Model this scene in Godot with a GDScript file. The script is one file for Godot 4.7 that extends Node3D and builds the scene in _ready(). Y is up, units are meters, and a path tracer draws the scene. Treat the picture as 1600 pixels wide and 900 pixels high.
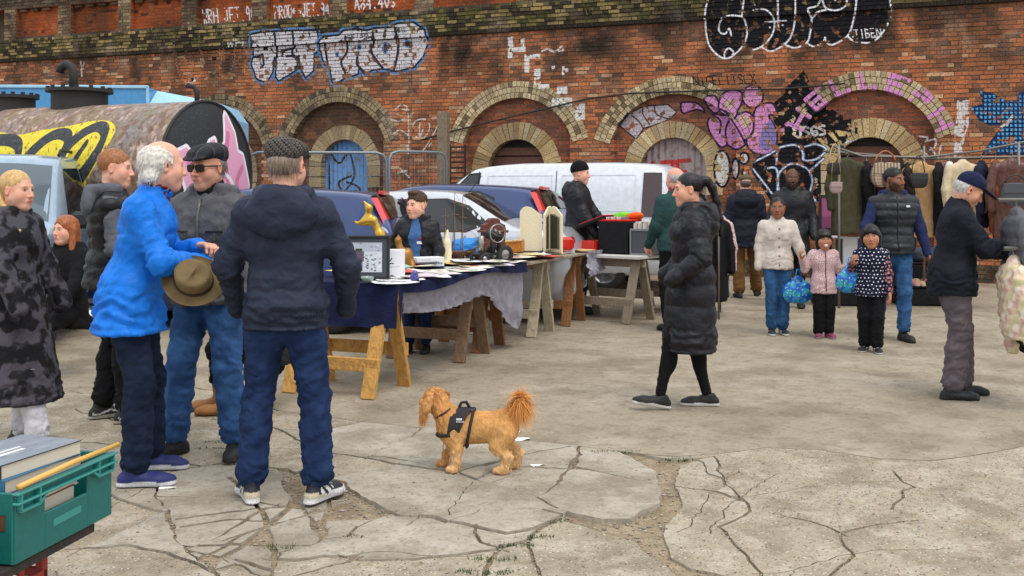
extends Node3D
# A flea market in a yard in front of a brick railway viaduct.
# One unit is a metre. The eye stands 1.5 m above the origin and looks along -z.

var M := {}
var T := {}

func _ready() -> void:
	setup_view()
	make_textures()
	build_ground()
	build_wall()
	build_vehicles()
	build_fence()
	build_tables()
	cast_people()
	build_dog()
	build_stall()
	build_crate_stand()

# ---------------------------------------------------------------- camera, sky, light
func setup_view() -> void:
	var cam := Camera3D.new()
	cam.name = "camera"
	cam.position = Vector3(0, 1.5, 0)
	cam.projection = Camera3D.PROJECTION_FRUSTUM
	cam.near = 0.05
	cam.far = 400.0
	cam.size = 0.05 * 900.0 / 1600.0
	cam.frustum_offset = Vector2(0, -0.05 * 146.0 / 1600.0)
	add_child(cam)
	cam.current = true
	var env := Environment.new()
	var sky := Sky.new()
	var sm := ProceduralSkyMaterial.new()
	sm.sky_top_color = c8(226, 232, 240)
	sm.sky_horizon_color = c8(206, 210, 216)
	sm.sky_curve = 0.2
	sm.ground_bottom_color = c8(110, 105, 98)
	sm.ground_horizon_color = c8(150, 148, 144)
	sky.sky_material = sm
	env.background_mode = Environment.BG_SKY
	env.sky = sky
	env.tonemap_mode = Environment.TONE_MAPPER_LINEAR
	env.tonemap_exposure = 1.72
	env.sdfgi_enabled = true
	env.ssao_enabled = true
	env.ssil_enabled = true
	var we := WorldEnvironment.new()
	we.name = "world"
	we.environment = env
	add_child(we)
	var sun := DirectionalLight3D.new()
	sun.name = "sun"
	sun.light_energy = 0.4
	sun.light_color = c8(255, 250, 243)
	sun.light_angular_distance = 30.0
	sun.shadow_enabled = true
	add_child(sun)
	sun.look_at_from_position(Vector3(2.5, 9, 4.5), Vector3.ZERO)

# ---------------------------------------------------------------- places
func at(x: float, y: float, d: float) -> Vector3:
	return Vector3((x - 800.0) / 1600.0 * d, 1.5 - (y - 304.0) / 1600.0 * d, -d)

func gp(x: float, y: float) -> Vector3:
	return at(x, y, 2400.0 / (y - 304.0))

# ---------------------------------------------------------------- nodes
func thing(called: String, label: String, cat: String, pos := Vector3.ZERO, yaw := 0.0, group := "") -> Node3D:
	var o := Node3D.new()
	o.name = called
	o.position = pos
	o.rotation.y = yaw
	tag(o, label, cat, group)
	add_child(o, true)
	return o

func tag(o: Node, label: String, cat: String, group := "") -> Node:
	o.set_meta("label", label)
	o.set_meta("category", cat)
	if group != "":
		o.set_meta("group", group)
	return o

func kind(o: Node, k: String) -> Node:
	o.set_meta("kind", k)
	return o

static func inst(called: String, mesh: Mesh, m: Material) -> MeshInstance3D:
	var o := MeshInstance3D.new()
	o.name = called
	o.mesh = mesh
	if m:
		o.material_override = m
	return o

func obj(called: String, shape, m: Material, parent: Node = self, pos := Vector3.ZERO) -> MeshInstance3D:
	var o := inst(called, shape.done() if shape is MB else shape, m)
	o.position = pos
	parent.add_child(o, true)
	return o

# ---------------------------------------------------------------- shapes
class MB:
	var st := SurfaceTool.new()
	func _init() -> void:
		st.begin(Mesh.PRIMITIVE_TRIANGLES)
		st.set_smooth_group(-1)
		st.set_color(Color.WHITE)
	func smooth(on: bool) -> MB:
		st.set_smooth_group(0 if on else -1)
		return self
	func col(c: Color) -> MB:
		st.set_color(c)
		return self
	func v(p: Vector3, uv := Vector2.ZERO) -> void:
		st.set_uv(uv)
		st.add_vertex(p)
	func tri(a: Vector3, b: Vector3, c: Vector3) -> void:
		v(a); v(b); v(c)
	func quad(a: Vector3, b: Vector3, c: Vector3, d: Vector3) -> MB:
		v(a, Vector2(0, 0)); v(b, Vector2(1, 0)); v(c, Vector2(1, 1))
		v(a, Vector2(0, 0)); v(c, Vector2(1, 1)); v(d, Vector2(0, 1))
		return self
	func box(c: Vector3, s: Vector3, b := Basis(), ch := 0.0) -> MB:
		var h := s * 0.5
		if ch <= 0.0:
			for ax in 3:
				for sg in [-1.0, 1.0]:
					var u := (ax + 1) % 3
					var w := (ax + 2) % 3
					var p := []
					for q in [[-1, -1], [1, -1], [1, 1], [-1, 1]]:
						var e := Vector3()
						e[ax] = h[ax] * sg
						e[u] = h[u] * q[0]
						e[w] = h[w] * q[1] * sg
						p.append(c + b * e)
					quad(p[3], p[2], p[1], p[0])
			return self
		var f := func(ax: int, sx: float, sy: float, sz: float) -> Vector3:
			var e := Vector3(sx * (h.x - ch), sy * (h.y - ch), sz * (h.z - ch))
			e[ax] = signf(e[ax]) * h[ax]
			return c + b * e
		for ax in 3:
			var u := (ax + 1) % 3
			var w := (ax + 2) % 3
			for sg in [-1.0, 1.0]:
				var p := []
				for q in [[-1, -1], [1, -1], [1, 1], [-1, 1]]:
					var e := Vector3()
					e[ax] = sg; e[u] = q[0]; e[w] = q[1] * sg
					p.append(f.call(ax, e.x, e.y, e.z))
				quad(p[3], p[2], p[1], p[0])
			for su in [-1.0, 1.0]:
				for sw in [-1.0, 1.0]:
					var e0 := Vector3(); e0[ax] = -1; e0[u] = su; e0[w] = sw
					var e1 := e0; e1[ax] = 1
					var p0: Vector3 = f.call(u, e0.x, e0.y, e0.z)
					var p1: Vector3 = f.call(u, e1.x, e1.y, e1.z)
					var p2: Vector3 = f.call(w, e1.x, e1.y, e1.z)
					var p3: Vector3 = f.call(w, e0.x, e0.y, e0.z)
					if su * sw > 0:
						quad(p0, p1, p2, p3)
					else:
						quad(p3, p2, p1, p0)
		for sx in [-1.0, 1.0]:
			for sy in [-1.0, 1.0]:
				for sz in [-1.0, 1.0]:
					var t0: Vector3 = f.call(0, sx, sy, sz)
					var t1: Vector3 = f.call(1, sx, sy, sz)
					var t2: Vector3 = f.call(2, sx, sy, sz)
					if sx * sy * sz > 0:
						tri(t0, t2, t1)
					else:
						tri(t0, t1, t2)
		return self
	func bar(a: Vector3, b: Vector3, w: float, t: float, up := Vector3.UP, ch := 0.0) -> MB:
		# a plank from a to b, w wide across, t thick along «up»
		var y := (b - a).normalized()
		var x := y.cross(up).normalized()
		var z := x.cross(y)
		return box((a + b) * 0.5, Vector3(w, a.distance_to(b), t), Basis(x, y, z), ch)
	func tube(p: Array, r, n := 8, caps := true) -> MB:
		var rings := []
		var side := Vector3.ZERO
		for i in p.size():
			var d: Vector3 = (p[mini(i + 1, p.size() - 1)] - p[maxi(i - 1, 0)]).normalized()
			if side == Vector3.ZERO:
				side = d.cross(Vector3.UP if absf(d.y) < 0.9 else Vector3.RIGHT)
			side = (side - d * side.dot(d)).normalized()
			var o := side.cross(d)
			var rr: float = r[i] if r is Array else r
			var ring := []
			for k in n:
				var a := TAU * k / n
				ring.append(p[i] + (side * cos(a) + o * sin(a)) * rr)
			rings.append(ring)
		for i in p.size() - 1:
			for k in n:
				var k2 := (k + 1) % n
				quad(rings[i][k], rings[i][k2], rings[i + 1][k2], rings[i + 1][k])
		if caps:
			for k in range(1, n - 1):
				tri(rings[0][0], rings[0][k + 1], rings[0][k])
				tri(rings[-1][0], rings[-1][k], rings[-1][k + 1])
		return self
	func lathe(prof: Array, n := 16, xf := Transform3D()) -> MB:
		for i in prof.size() - 1:
			var a: Vector2 = prof[i]
			var b: Vector2 = prof[i + 1]
			for k in n:
				var t0 := TAU * k / n
				var t1 := TAU * (k + 1) / n
				var p := [Vector3(a.x * cos(t0), a.y, a.x * sin(t0)), Vector3(a.x * cos(t1), a.y, a.x * sin(t1)), Vector3(b.x * cos(t1), b.y, b.x * sin(t1)), Vector3(b.x * cos(t0), b.y, b.x * sin(t0))]
				quad(xf * p[0], xf * p[1], xf * p[2], xf * p[3])
		return self
	func prism(poly: PackedVector2Array, d: float, xf := Transform3D()) -> MB:
		# outline in xy, thickness along z (centred)
		var ix := Geometry2D.triangulate_polygon(poly)
		for z in [-0.5, 0.5]:
			for i in range(0, ix.size(), 3):
				var q := []
				for j in 3:
					q.append(xf * Vector3(poly[ix[i + j]].x, poly[ix[i + j]].y, z * d))
				if z < 0:
					tri(q[0], q[1], q[2])
				else:
					tri(q[0], q[2], q[1])
		for i in poly.size():
			var a := poly[i]
			var b := poly[(i + 1) % poly.size()]
			quad(xf * Vector3(a.x, a.y, -d / 2), xf * Vector3(b.x, b.y, -d / 2), xf * Vector3(b.x, b.y, d / 2), xf * Vector3(a.x, a.y, d / 2))
		return self
	func grid(f: Callable, nu: int, nv: int) -> MB:
		# a sheet p = f(u, v), u and v from 0 to 1
		var p := []
		for j in nv + 1:
			for i in nu + 1:
				p.append(f.call(float(i) / nu, float(j) / nv))
		for j in nv:
			for i in nu:
				var k := j * (nu + 1) + i
				var q := [k, k + 1, k + nu + 2, k, k + nu + 2, k + nu + 1]
				for m in q:
					v(p[m], Vector2(float(m % (nu + 1)) / nu, float(m / (nu + 1)) / nv))
		return self
	func done() -> ArrayMesh:
		st.generate_normals()
		st.index()
		return st.commit()

static func pv(a: Array) -> PackedVector2Array:
	var o := PackedVector2Array()
	for i in range(0, a.size(), 2):
		o.append(Vector2(a[i], a[i + 1]))
	return o

static func rbox(w: float, h: float, r: float, n := 4) -> PackedVector2Array:
	var o := PackedVector2Array()
	for c in [[1, 1, 0], [-1, 1, 1], [-1, -1, 2], [1, -1, 3]]:
		for i in n + 1:
			var a: float = (c[2] + float(i) / n) * PI / 2
			o.append(Vector2(c[0] * (w / 2 - r) + cos(a) * r, c[1] * (h / 2 - r) + sin(a) * r))
	return o

# ---------------------------------------------------------------- distance fields
# shapes that join smoothly: tapered capsules, ellipsoids, cuts; meshed as surface nets
static func cap(a: Vector3, b: Vector3, ra: float, rb: float, k := 0.02, flat := 1.0, w := Vector3.ZERO) -> Array:
	return [0, a, b, ra, rb, k, flat, w]

static func ncap(a: Vector3, b: Vector3, ra: float, rb: float, k := 0.02) -> Array:
	return [1, a, b, ra, rb, k, 1.0, Vector3.ZERO]

static func ell(c: Vector3, r: Vector3, k := 0.02, b := Basis()) -> Array:
	return [2, c, r, b, 0, k]

static func nell(c: Vector3, r: Vector3, k := 0.02, b := Basis()) -> Array:
	return [3, c, r, b, 0, k]

static func cut(n: Vector3, p: Vector3) -> Array:
	# takes away what lies on the side of p that n points to
	return [9, n.normalized(), n.normalized().dot(p)]

static func field(prims: Array, cell: float, disp = null) -> Array:
	var lo := Vector3.ONE * 1e9
	var hi := -lo
	for q in prims:
		if q[0] == 0:
			for e in [[1, 3], [2, 4]]:
				var c: Vector3 = q[e[0]]
				var r: Vector3 = Vector3.ONE * float(q[e[1]]) * maxf(1.0, q[6])
				lo = lo.min(c - r)
				hi = hi.max(c + r)
		elif q[0] == 2:
			var r: float = maxf(q[2].x, maxf(q[2].y, q[2].z))
			lo = lo.min(q[1] - Vector3.ONE * r)
			hi = hi.max(q[1] + Vector3.ONE * r)
	lo -= Vector3.ONE * cell * 2.5
	hi += Vector3.ONE * cell * 2.5
	var nx := int((hi.x - lo.x) / cell) + 2
	var ny := int((hi.y - lo.y) / cell) + 2
	var nz := int((hi.z - lo.z) / cell) + 2
	var F := PackedFloat32Array()
	F.resize(nx * ny * nz)
	F.fill(1.0)
	for q in prims:
		var a := lo
		var b := hi
		if q[0] == 9:
			var n: Vector3 = q[1]
			for iz in nz:
				for iy in ny:
					var i := (iz * ny + iy) * nx
					var d := n.dot(lo + Vector3(0, iy, iz) * cell) - float(q[2])
					var dd := n.x * cell
					for ix in nx:
						if F[i] < d:
							F[i] = d
						i += 1
						d += dd
			continue
		var k: float = q[5]
		var ik := 0.25 / k
		var neg: bool = q[0] == 1 or q[0] == 3
		var mg := maxf(k, 3.0 * cell)
		if q[0] < 2:
			var r0: Vector3 = Vector3.ONE * (float(q[3]) * maxf(1.0, q[6]) + mg)
			var r1: Vector3 = Vector3.ONE * (float(q[4]) * maxf(1.0, q[6]) + mg)
			a = (q[1] - r0).min(q[2] - r1)
			b = (q[1] + r0).max(q[2] + r1)
		else:
			var r: float = maxf(q[2].x, maxf(q[2].y, q[2].z)) + mg
			a = q[1] - Vector3.ONE * r
			b = q[1] + Vector3.ONE * r
		var x0 := maxi(0, int((a.x - lo.x) / cell))
		var y0 := maxi(0, int((a.y - lo.y) / cell))
		var z0 := maxi(0, int((a.z - lo.z) / cell))
		var x1 := mini(nx, int((b.x - lo.x) / cell) + 2)
		var y1 := mini(ny, int((b.y - lo.y) / cell) + 2)
		var z1 := mini(nz, int((b.z - lo.z) / cell) + 2)
		if q[0] < 2:
			var w: Vector3 = q[7]
			var s := 1.0 / float(q[6]) - 1.0
			var A: Vector3 = q[1]
			var AB: Vector3 = q[2] - q[1]
			AB += w * AB.dot(w) * s
			var AN := AB / maxf(AB.length_squared(), 1e-9)
			var ra: float = q[3]
			var dr: float = q[4] - q[3]
			var fs := minf(1.0, 0.5 + 0.5 * float(q[6]))
			var dq := Vector3(cell, 0, 0) + w * w.x * s * cell
			for iz in range(z0, z1):
				for iy in range(y0, y1):
					var i := (iz * ny + iy) * nx + x0
					var p := lo + Vector3(x0, iy, iz) * cell - A
					p += w * p.dot(w) * s
					for ix in range(x0, x1):
						var t := clampf(p.dot(AN), 0.0, 1.0)
						var d := ((p - AB * t).length() - ra - dr * t) * fs
						var f := F[i]
						if neg:
							d = -d
							if d > f - k:
								var h := maxf(k - absf(f - d), 0.0)
								F[i] = maxf(f, d) + h * h * ik
						elif d < f + k:
							var h := maxf(k - absf(f - d), 0.0)
							F[i] = minf(f, d) - h * h * ik
						i += 1
						p += dq
		else:
			var rr: Vector3 = q[2]
			var inv: Basis = Basis.from_scale(Vector3.ONE / rr) * (q[3] as Basis).inverse()
			var mr := minf(rr.x, minf(rr.y, rr.z))
			var dq := inv * Vector3(cell, 0, 0)
			for iz in range(z0, z1):
				for iy in range(y0, y1):
					var i := (iz * ny + iy) * nx + x0
					var p: Vector3 = inv * (lo + Vector3(x0, iy, iz) * cell - q[1])
					for ix in range(x0, x1):
						var l := p.length()
						var d := (l - 1.0) * l / maxf((p / rr).length(), 1e-6)
						var f := F[i]
						if neg:
							d = -d
							if d > f - k:
								var h := maxf(k - absf(f - d), 0.0)
								F[i] = maxf(f, d) + h * h * ik
						elif d < f + k:
							var h := maxf(k - absf(f - d), 0.0)
							F[i] = minf(f, d) - h * h * ik
						i += 1
						p += dq
	# surface nets
	var V := PackedVector3Array()
	var I := PackedInt32Array()
	var id := PackedInt32Array()
	id.resize(F.size())
	var sy := nx
	var sz := nx * ny
	var lim := cell * 2.2
	var co := [0, 1, sy, sy + 1, sz, sz + 1, sz + sy, sz + sy + 1]
	var cv := [Vector3(0, 0, 0), Vector3(1, 0, 0), Vector3(0, 1, 0), Vector3(1, 1, 0), Vector3(0, 0, 1), Vector3(1, 0, 1), Vector3(0, 1, 1), Vector3(1, 1, 1)]
	var ed := [0, 1, 2, 3, 4, 5, 6, 7, 0, 2, 1, 3, 4, 6, 5, 7, 0, 4, 1, 5, 2, 6, 3, 7]
	var v := PackedFloat32Array()
	v.resize(8)
	for z in nz - 1:
		for y in ny - 1:
			var i := (z * ny + y) * nx - 1
			for x in nx - 1:
				i += 1
				var f0 := F[i]
				if f0 > lim or f0 < -lim:
					continue
				var m := 0
				for c in 8:
					var g := F[i + co[c]]
					v[c] = g
					if g < 0.0:
						m += 1
				if m == 0 or m == 8:
					continue
				var sum := Vector3.ZERO
				var n := 0
				for e in 12:
					var ea: int = ed[e * 2]
					var eb: int = ed[e * 2 + 1]
					var g0 := v[ea]
					var g1 := v[eb]
					if (g0 < 0.0) != (g1 < 0.0):
						sum += (cv[ea] as Vector3).lerp(cv[eb], g0 / (g0 - g1))
						n += 1
				id[i] = V.size() + 1
				V.append(lo + (Vector3(x, y, z) + sum / n) * cell)
				var neg0 := f0 < 0.0
				if y > 0 and z > 0 and neg0 != (v[1] < 0.0):
					quad_ix(I, id[i], id[i - sy], id[i - sy - sz], id[i - sz], neg0)
				if x > 0 and z > 0 and neg0 != (v[2] < 0.0):
					quad_ix(I, id[i], id[i - sz], id[i - 1 - sz], id[i - 1], neg0)
				if x > 0 and y > 0 and neg0 != (v[4] < 0.0):
					quad_ix(I, id[i], id[i - 1], id[i - 1 - sy], id[i - sy], neg0)
	var N := normals(V, I)
	if disp != null:
		for i in V.size():
			V[i] += N[i] * float(disp.call(V[i], N[i]))
		N = normals(V, I)
	return [V, N, I]

static func quad_ix(I: PackedInt32Array, a: int, b: int, c: int, d: int, flip: bool) -> void:
	if a == 0 or b == 0 or c == 0 or d == 0:
		return
	if flip:
		I.append_array([a - 1, c - 1, b - 1, a - 1, d - 1, c - 1])
	else:
		I.append_array([a - 1, b - 1, c - 1, a - 1, c - 1, d - 1])

static func normals(V: PackedVector3Array, I: PackedInt32Array) -> PackedVector3Array:
	var N := PackedVector3Array()
	N.resize(V.size())
	for t in range(0, I.size(), 3):
		var a := I[t]
		var b := I[t + 1]
		var c := I[t + 2]
		var n := (V[c] - V[a]).cross(V[b] - V[a])
		N[a] += n
		N[b] += n
		N[c] += n
	for i in N.size():
		N[i] = N[i].normalized()
	return N

static func net(parts: Array, color = null) -> ArrayMesh:
	# one mesh from several fields
	var V := PackedVector3Array()
	var N := PackedVector3Array()
	var I := PackedInt32Array()
	for p in parts:
		var o := V.size()
		V.append_array(p[0])
		N.append_array(p[1])
		for i in p[2]:
			I.append(i + o)
	var ar := []
	ar.resize(Mesh.ARRAY_MAX)
	ar[Mesh.ARRAY_VERTEX] = V
	ar[Mesh.ARRAY_NORMAL] = N
	ar[Mesh.ARRAY_INDEX] = I
	if color != null:
		var C := PackedColorArray()
		C.resize(V.size())
		for i in V.size():
			C[i] = color.call(V[i], N[i])
		ar[Mesh.ARRAY_COLOR] = C
	var m := ArrayMesh.new()
	m.add_surface_from_arrays(Mesh.PRIMITIVE_TRIANGLES, ar)
	m.set_meta("places", V)
	return m

# ---------------------------------------------------------------- materials
static func c8(r: float, g: float, b: float) -> Color:
	return Color(r / 255.0, g / 255.0, b / 255.0)

static func l8(r: float, g: float, b: float) -> Color:
	return c8(r, g, b).srgb_to_linear()

func noise(seed_: int, freq: float, oct := 4, type := FastNoiseLite.TYPE_SIMPLEX_SMOOTH, frac := FastNoiseLite.FRACTAL_FBM) -> FastNoiseLite:
	var n := FastNoiseLite.new()
	n.seed = seed_
	n.frequency = freq
	n.noise_type = type
	n.fractal_type = frac
	n.fractal_octaves = oct
	return n

func ramp(stops: Array) -> Gradient:
	var g := Gradient.new()
	var o := PackedFloat32Array()
	var c := PackedColorArray()
	for s in stops:
		o.append(s[0])
		c.append(s[1])
	g.offsets = o
	g.colors = c
	return g

func ntex(n: FastNoiseLite, size: int, r: Gradient = null, normal := 0.0) -> Texture2D:
	# seamless noise, computed once and kept as a picture
	var im := n.get_seamless_image(size, size, false, false, 0.12)
	if normal > 0.0:
		im.convert(Image.FORMAT_RGBA8)
		im.bump_map_to_normal_map(normal)
	elif r:
		var d := im.get_data()
		var o := PackedByteArray()
		o.resize(size * size * 3)
		var lut := []
		for i in 256:
			var c := r.sample(i / 255.0)
			lut.append([c.r8, c.g8, c.b8])
		for i in size * size:
			var e: Array = lut[d[i]]
			o[i * 3] = e[0]
			o[i * 3 + 1] = e[1]
			o[i * 3 + 2] = e[2]
		im = Image.create_from_data(size, size, false, Image.FORMAT_RGB8, o)
	return ImageTexture.create_from_image(im)

func mat(key: String, c: Color, rough := 0.8, opt := {}) -> StandardMaterial3D:
	if M.has(key):
		return M[key]
	var m := StandardMaterial3D.new()
	m.resource_name = key
	m.albedo_color = c
	m.roughness = rough
	m.metallic_specular = opt.get("spec", 0.5)
	m.metallic = opt.get("metal", 0.0)
	if opt.get("vc", false):
		m.vertex_color_use_as_albedo = true
	var tri: float = opt.get("tri", 0.0)
	if opt.has("tex"):
		m.albedo_texture = opt.tex
	if opt.has("nrm"):
		m.normal_enabled = true
		m.normal_texture = opt.nrm
		m.normal_scale = opt.get("ns", 1.0)
	if opt.has("rtex"):
		m.roughness_texture = opt.rtex
	if tri > 0.0:
		m.uv1_triplanar = true
		m.uv1_triplanar_sharpness = 6.0
		m.uv1_world_triplanar = opt.get("world", false)
		m.uv1_scale = Vector3.ONE * tri
	if opt.get("coat", 0.0) > 0.0:
		m.clearcoat_enabled = true
		m.clearcoat = opt.coat
		m.clearcoat_roughness = 0.05
	if opt.get("rim", 0.0) > 0.0:
		m.rim_enabled = true
		m.rim = opt.rim
		m.rim_tint = 0.5
	if opt.get("sss", 0.0) > 0.0:
		m.subsurf_scatter_enabled = true
		m.subsurf_scatter_strength = opt.sss
	if opt.get("glass", 0.0) > 0.0:
		m.transparency = BaseMaterial3D.TRANSPARENCY_ALPHA
		m.albedo_color.a = opt.glass
	if opt.get("back", 0.0) > 0.0:
		m.backlight_enabled = true
		m.backlight = Color.WHITE * opt.back
	M[key] = m
	return m

func cloth(key: String, c: Color, rough := 0.85, opt := {}) -> StandardMaterial3D:
	var o := {"tri": 1.7, "tex": T.fade, "nrm": T.folds, "ns": 0.4, "spec": 0.3}
	o.merge(opt, true)
	return mat(key, c, rough, o)

func wood(key: String, c: Color, rough := 0.75) -> StandardMaterial3D:
	return mat(key, c, rough, {"tri": 1.6, "tex": T.grain, "nrm": T.pits, "ns": 0.4})

func metal_paint(key: String, c: Color, rough := 0.3, opt := {}) -> StandardMaterial3D:
	var o := {"tri": 1.1, "tex": T.dust, "coat": 0.6}
	o.merge(opt, true)
	return mat(key, c, rough, o)

func make_textures() -> void:
	T.weave = ntex(noise(3, 0.06, 3), 256, ramp([[0.2, c8(200, 200, 200)], [0.8, c8(255, 255, 255)]]))
	T.crumple = ntex(noise(5, 0.02, 4), 256, null, 6.0)
	T.pits = ntex(noise(8, 0.09, 4), 256, null, 4.0)
	T.dust = ntex(noise(11, 0.03, 5), 256, ramp([[0.25, c8(243, 242, 240)], [0.7, c8(255, 255, 255)]]))
	T.folds = ntex(noise(15, 0.009, 3, FastNoiseLite.TYPE_SIMPLEX_SMOOTH, FastNoiseLite.FRACTAL_RIDGED), 512, null, 9.0)
	T.fade = ntex(noise(16, 0.02, 5), 256, ramp([[0.2, c8(232, 232, 232)], [0.8, c8(255, 255, 255)]]))
	T.denim = ntex(noise(19, 0.014, 4), 256, ramp([[0.25, c8(192, 196, 204)], [0.75, c8(255, 255, 255)]]))
	T.speck = ntex(noise(13, 0.2, 2), 256, ramp([[0.3, c8(190, 190, 190)], [0.6, c8(255, 255, 255)]]))
	# wood: fibres drawn along v
	var g := noise(17, 0.02, 4)
	var im := g.get_seamless_image(256, 256, false, false, 0.1)
	im.resize(256, 7, Image.INTERPOLATE_LANCZOS)
	im.resize(256, 512, Image.INTERPOLATE_CUBIC)
	var d := im.get_data()
	var o := PackedByteArray()
	o.resize(d.size() * 3)
	for i in d.size():
		var v := 214 + int(41.0 * absf(fposmod(d[i] / 255.0 * 5.0, 1.0) - 0.5) * 2.0)
		o[i * 3] = v
		o[i * 3 + 1] = int(v * 0.97)
		o[i * 3 + 2] = int(v * 0.93)
	T.grain = ImageTexture.create_from_image(Image.create_from_data(256, 512, false, Image.FORMAT_RGB8, o))

# ---------------------------------------------------------------- the viaduct wall
# along the wall: s to the right, y up, z towards the yard
const WS0 := -14.2      # left end of the painted stretch
const WL := 24.0
const WY0 := 0.3
const WH := 6.0
const ARCH := [[-6.95, 3.73, 1.5, -6.95, 2.9, 0.9, 0.58], [-3.97, 3.80, 1.53, -3.87, 2.98, 0.87, 0.56], [0.1, 3.75, 1.53, 0.05, 2.95, 0.95, 0.6], [3.24, 3.72, 1.62, 3.2, 2.89, 0.95, 0.63], [6.67, 3.68, 1.5, 6.7, 2.86, 0.93, 0.58]]
const FOOT := 1.03      # drop from the crown to the feet of a ring
const FONT := {
	"A": [[0, 1, .5, 0, 1, 1], [.2, .6, .8, .6]], "B": [[0, 0, 0, 1, .8, .9, .8, .55, 0, .5], [0, 0, .7, .1, .7, .45, 0, .5]], "D": [[0, 0, 0, 1, .6, .95, 1, .5, .6, .05, 0, 0]],
	"E": [[1, 0, 0, 0, 0, 1, 1, 1], [0, .5, .7, .5]], "G": [[1, .2, .6, 0, .1, .2, 0, .6, .4, 1, .9, .9, .9, .55, .5, .55]], "H": [[0, 0, 0, 1], [1, 0, 1, 1], [0, .5, 1, .5]], "I": [[.5, 0, .5, 1]],
	"J": [[.3, 0, 1, 0], [.7, 0, .7, .8, .4, 1, 0, .75]], "L": [[0, 0, 0, 1, .9, 1]], "N": [[0, 1, 0, 0, 1, 1, 1, 0]], "O": [[.5, 0, .1, .2, 0, .6, .3, 1, .8, .9, 1, .45, .8, .1, .5, 0]],
	"P": [[0, 1, 0, 0, .8, .1, .9, .4, 0, .55]], "R": [[0, 1, 0, 0, .8, .1, .8, .4, 0, .5, .9, 1]], "S": [[1, .1, .4, 0, 0, .25, .9, .65, .8, .95, 0, 1]], "T": [[0, 0, 1, 0], [.5, 0, .5, 1]],
	"U": [[0, 0, .05, .8, .5, 1, .95, .8, 1, 0]], "W": [[0, 0, .25, 1, .5, .3, .75, 1, 1, 0]], "X": [[0, 0, 1, 1], [1, 0, 0, 1]], "9": [[.9, .4, .4, .55, .1, .3, .5, 0, .9, .2, .8, 1]],
	"4": [[.7, 1, .7, 0, 0, .65, 1, .65]], "8": [[.5, .45, .1, .25, .5, 0, .9, .25, .5, .45, 0, .75, .5, 1, 1, .75, .5, .45]], "6": [[.8, 0, .2, .4, .1, .8, .5, 1, .9, .75, .5, .55, .15, .7]], "0": [[.5, 0, .05, .5, .5, 1, .95, .5, .5, 0]],
	"7": [[0, 0, 1, 0, .4, 1]], ".": [[.4, .95, .6, 1]], "<": [[.3, .3, 0, .5, .3, .7], [0, .5, .6, .5]], ">": [[.7, .3, 1, .5, .7, .7], [.4, .5, 1, .5]], " ": []}

func W(x: float, y: float) -> Vector2:
	var k := (x - 800.0) / 1600.0
	var s := k * 20.34 / (0.935 + 0.3546 * k)
	return Vector2(s, 1.5 - (y - 304.0) / 1600.0 * (20.34 - 0.3546 * s))

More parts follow.
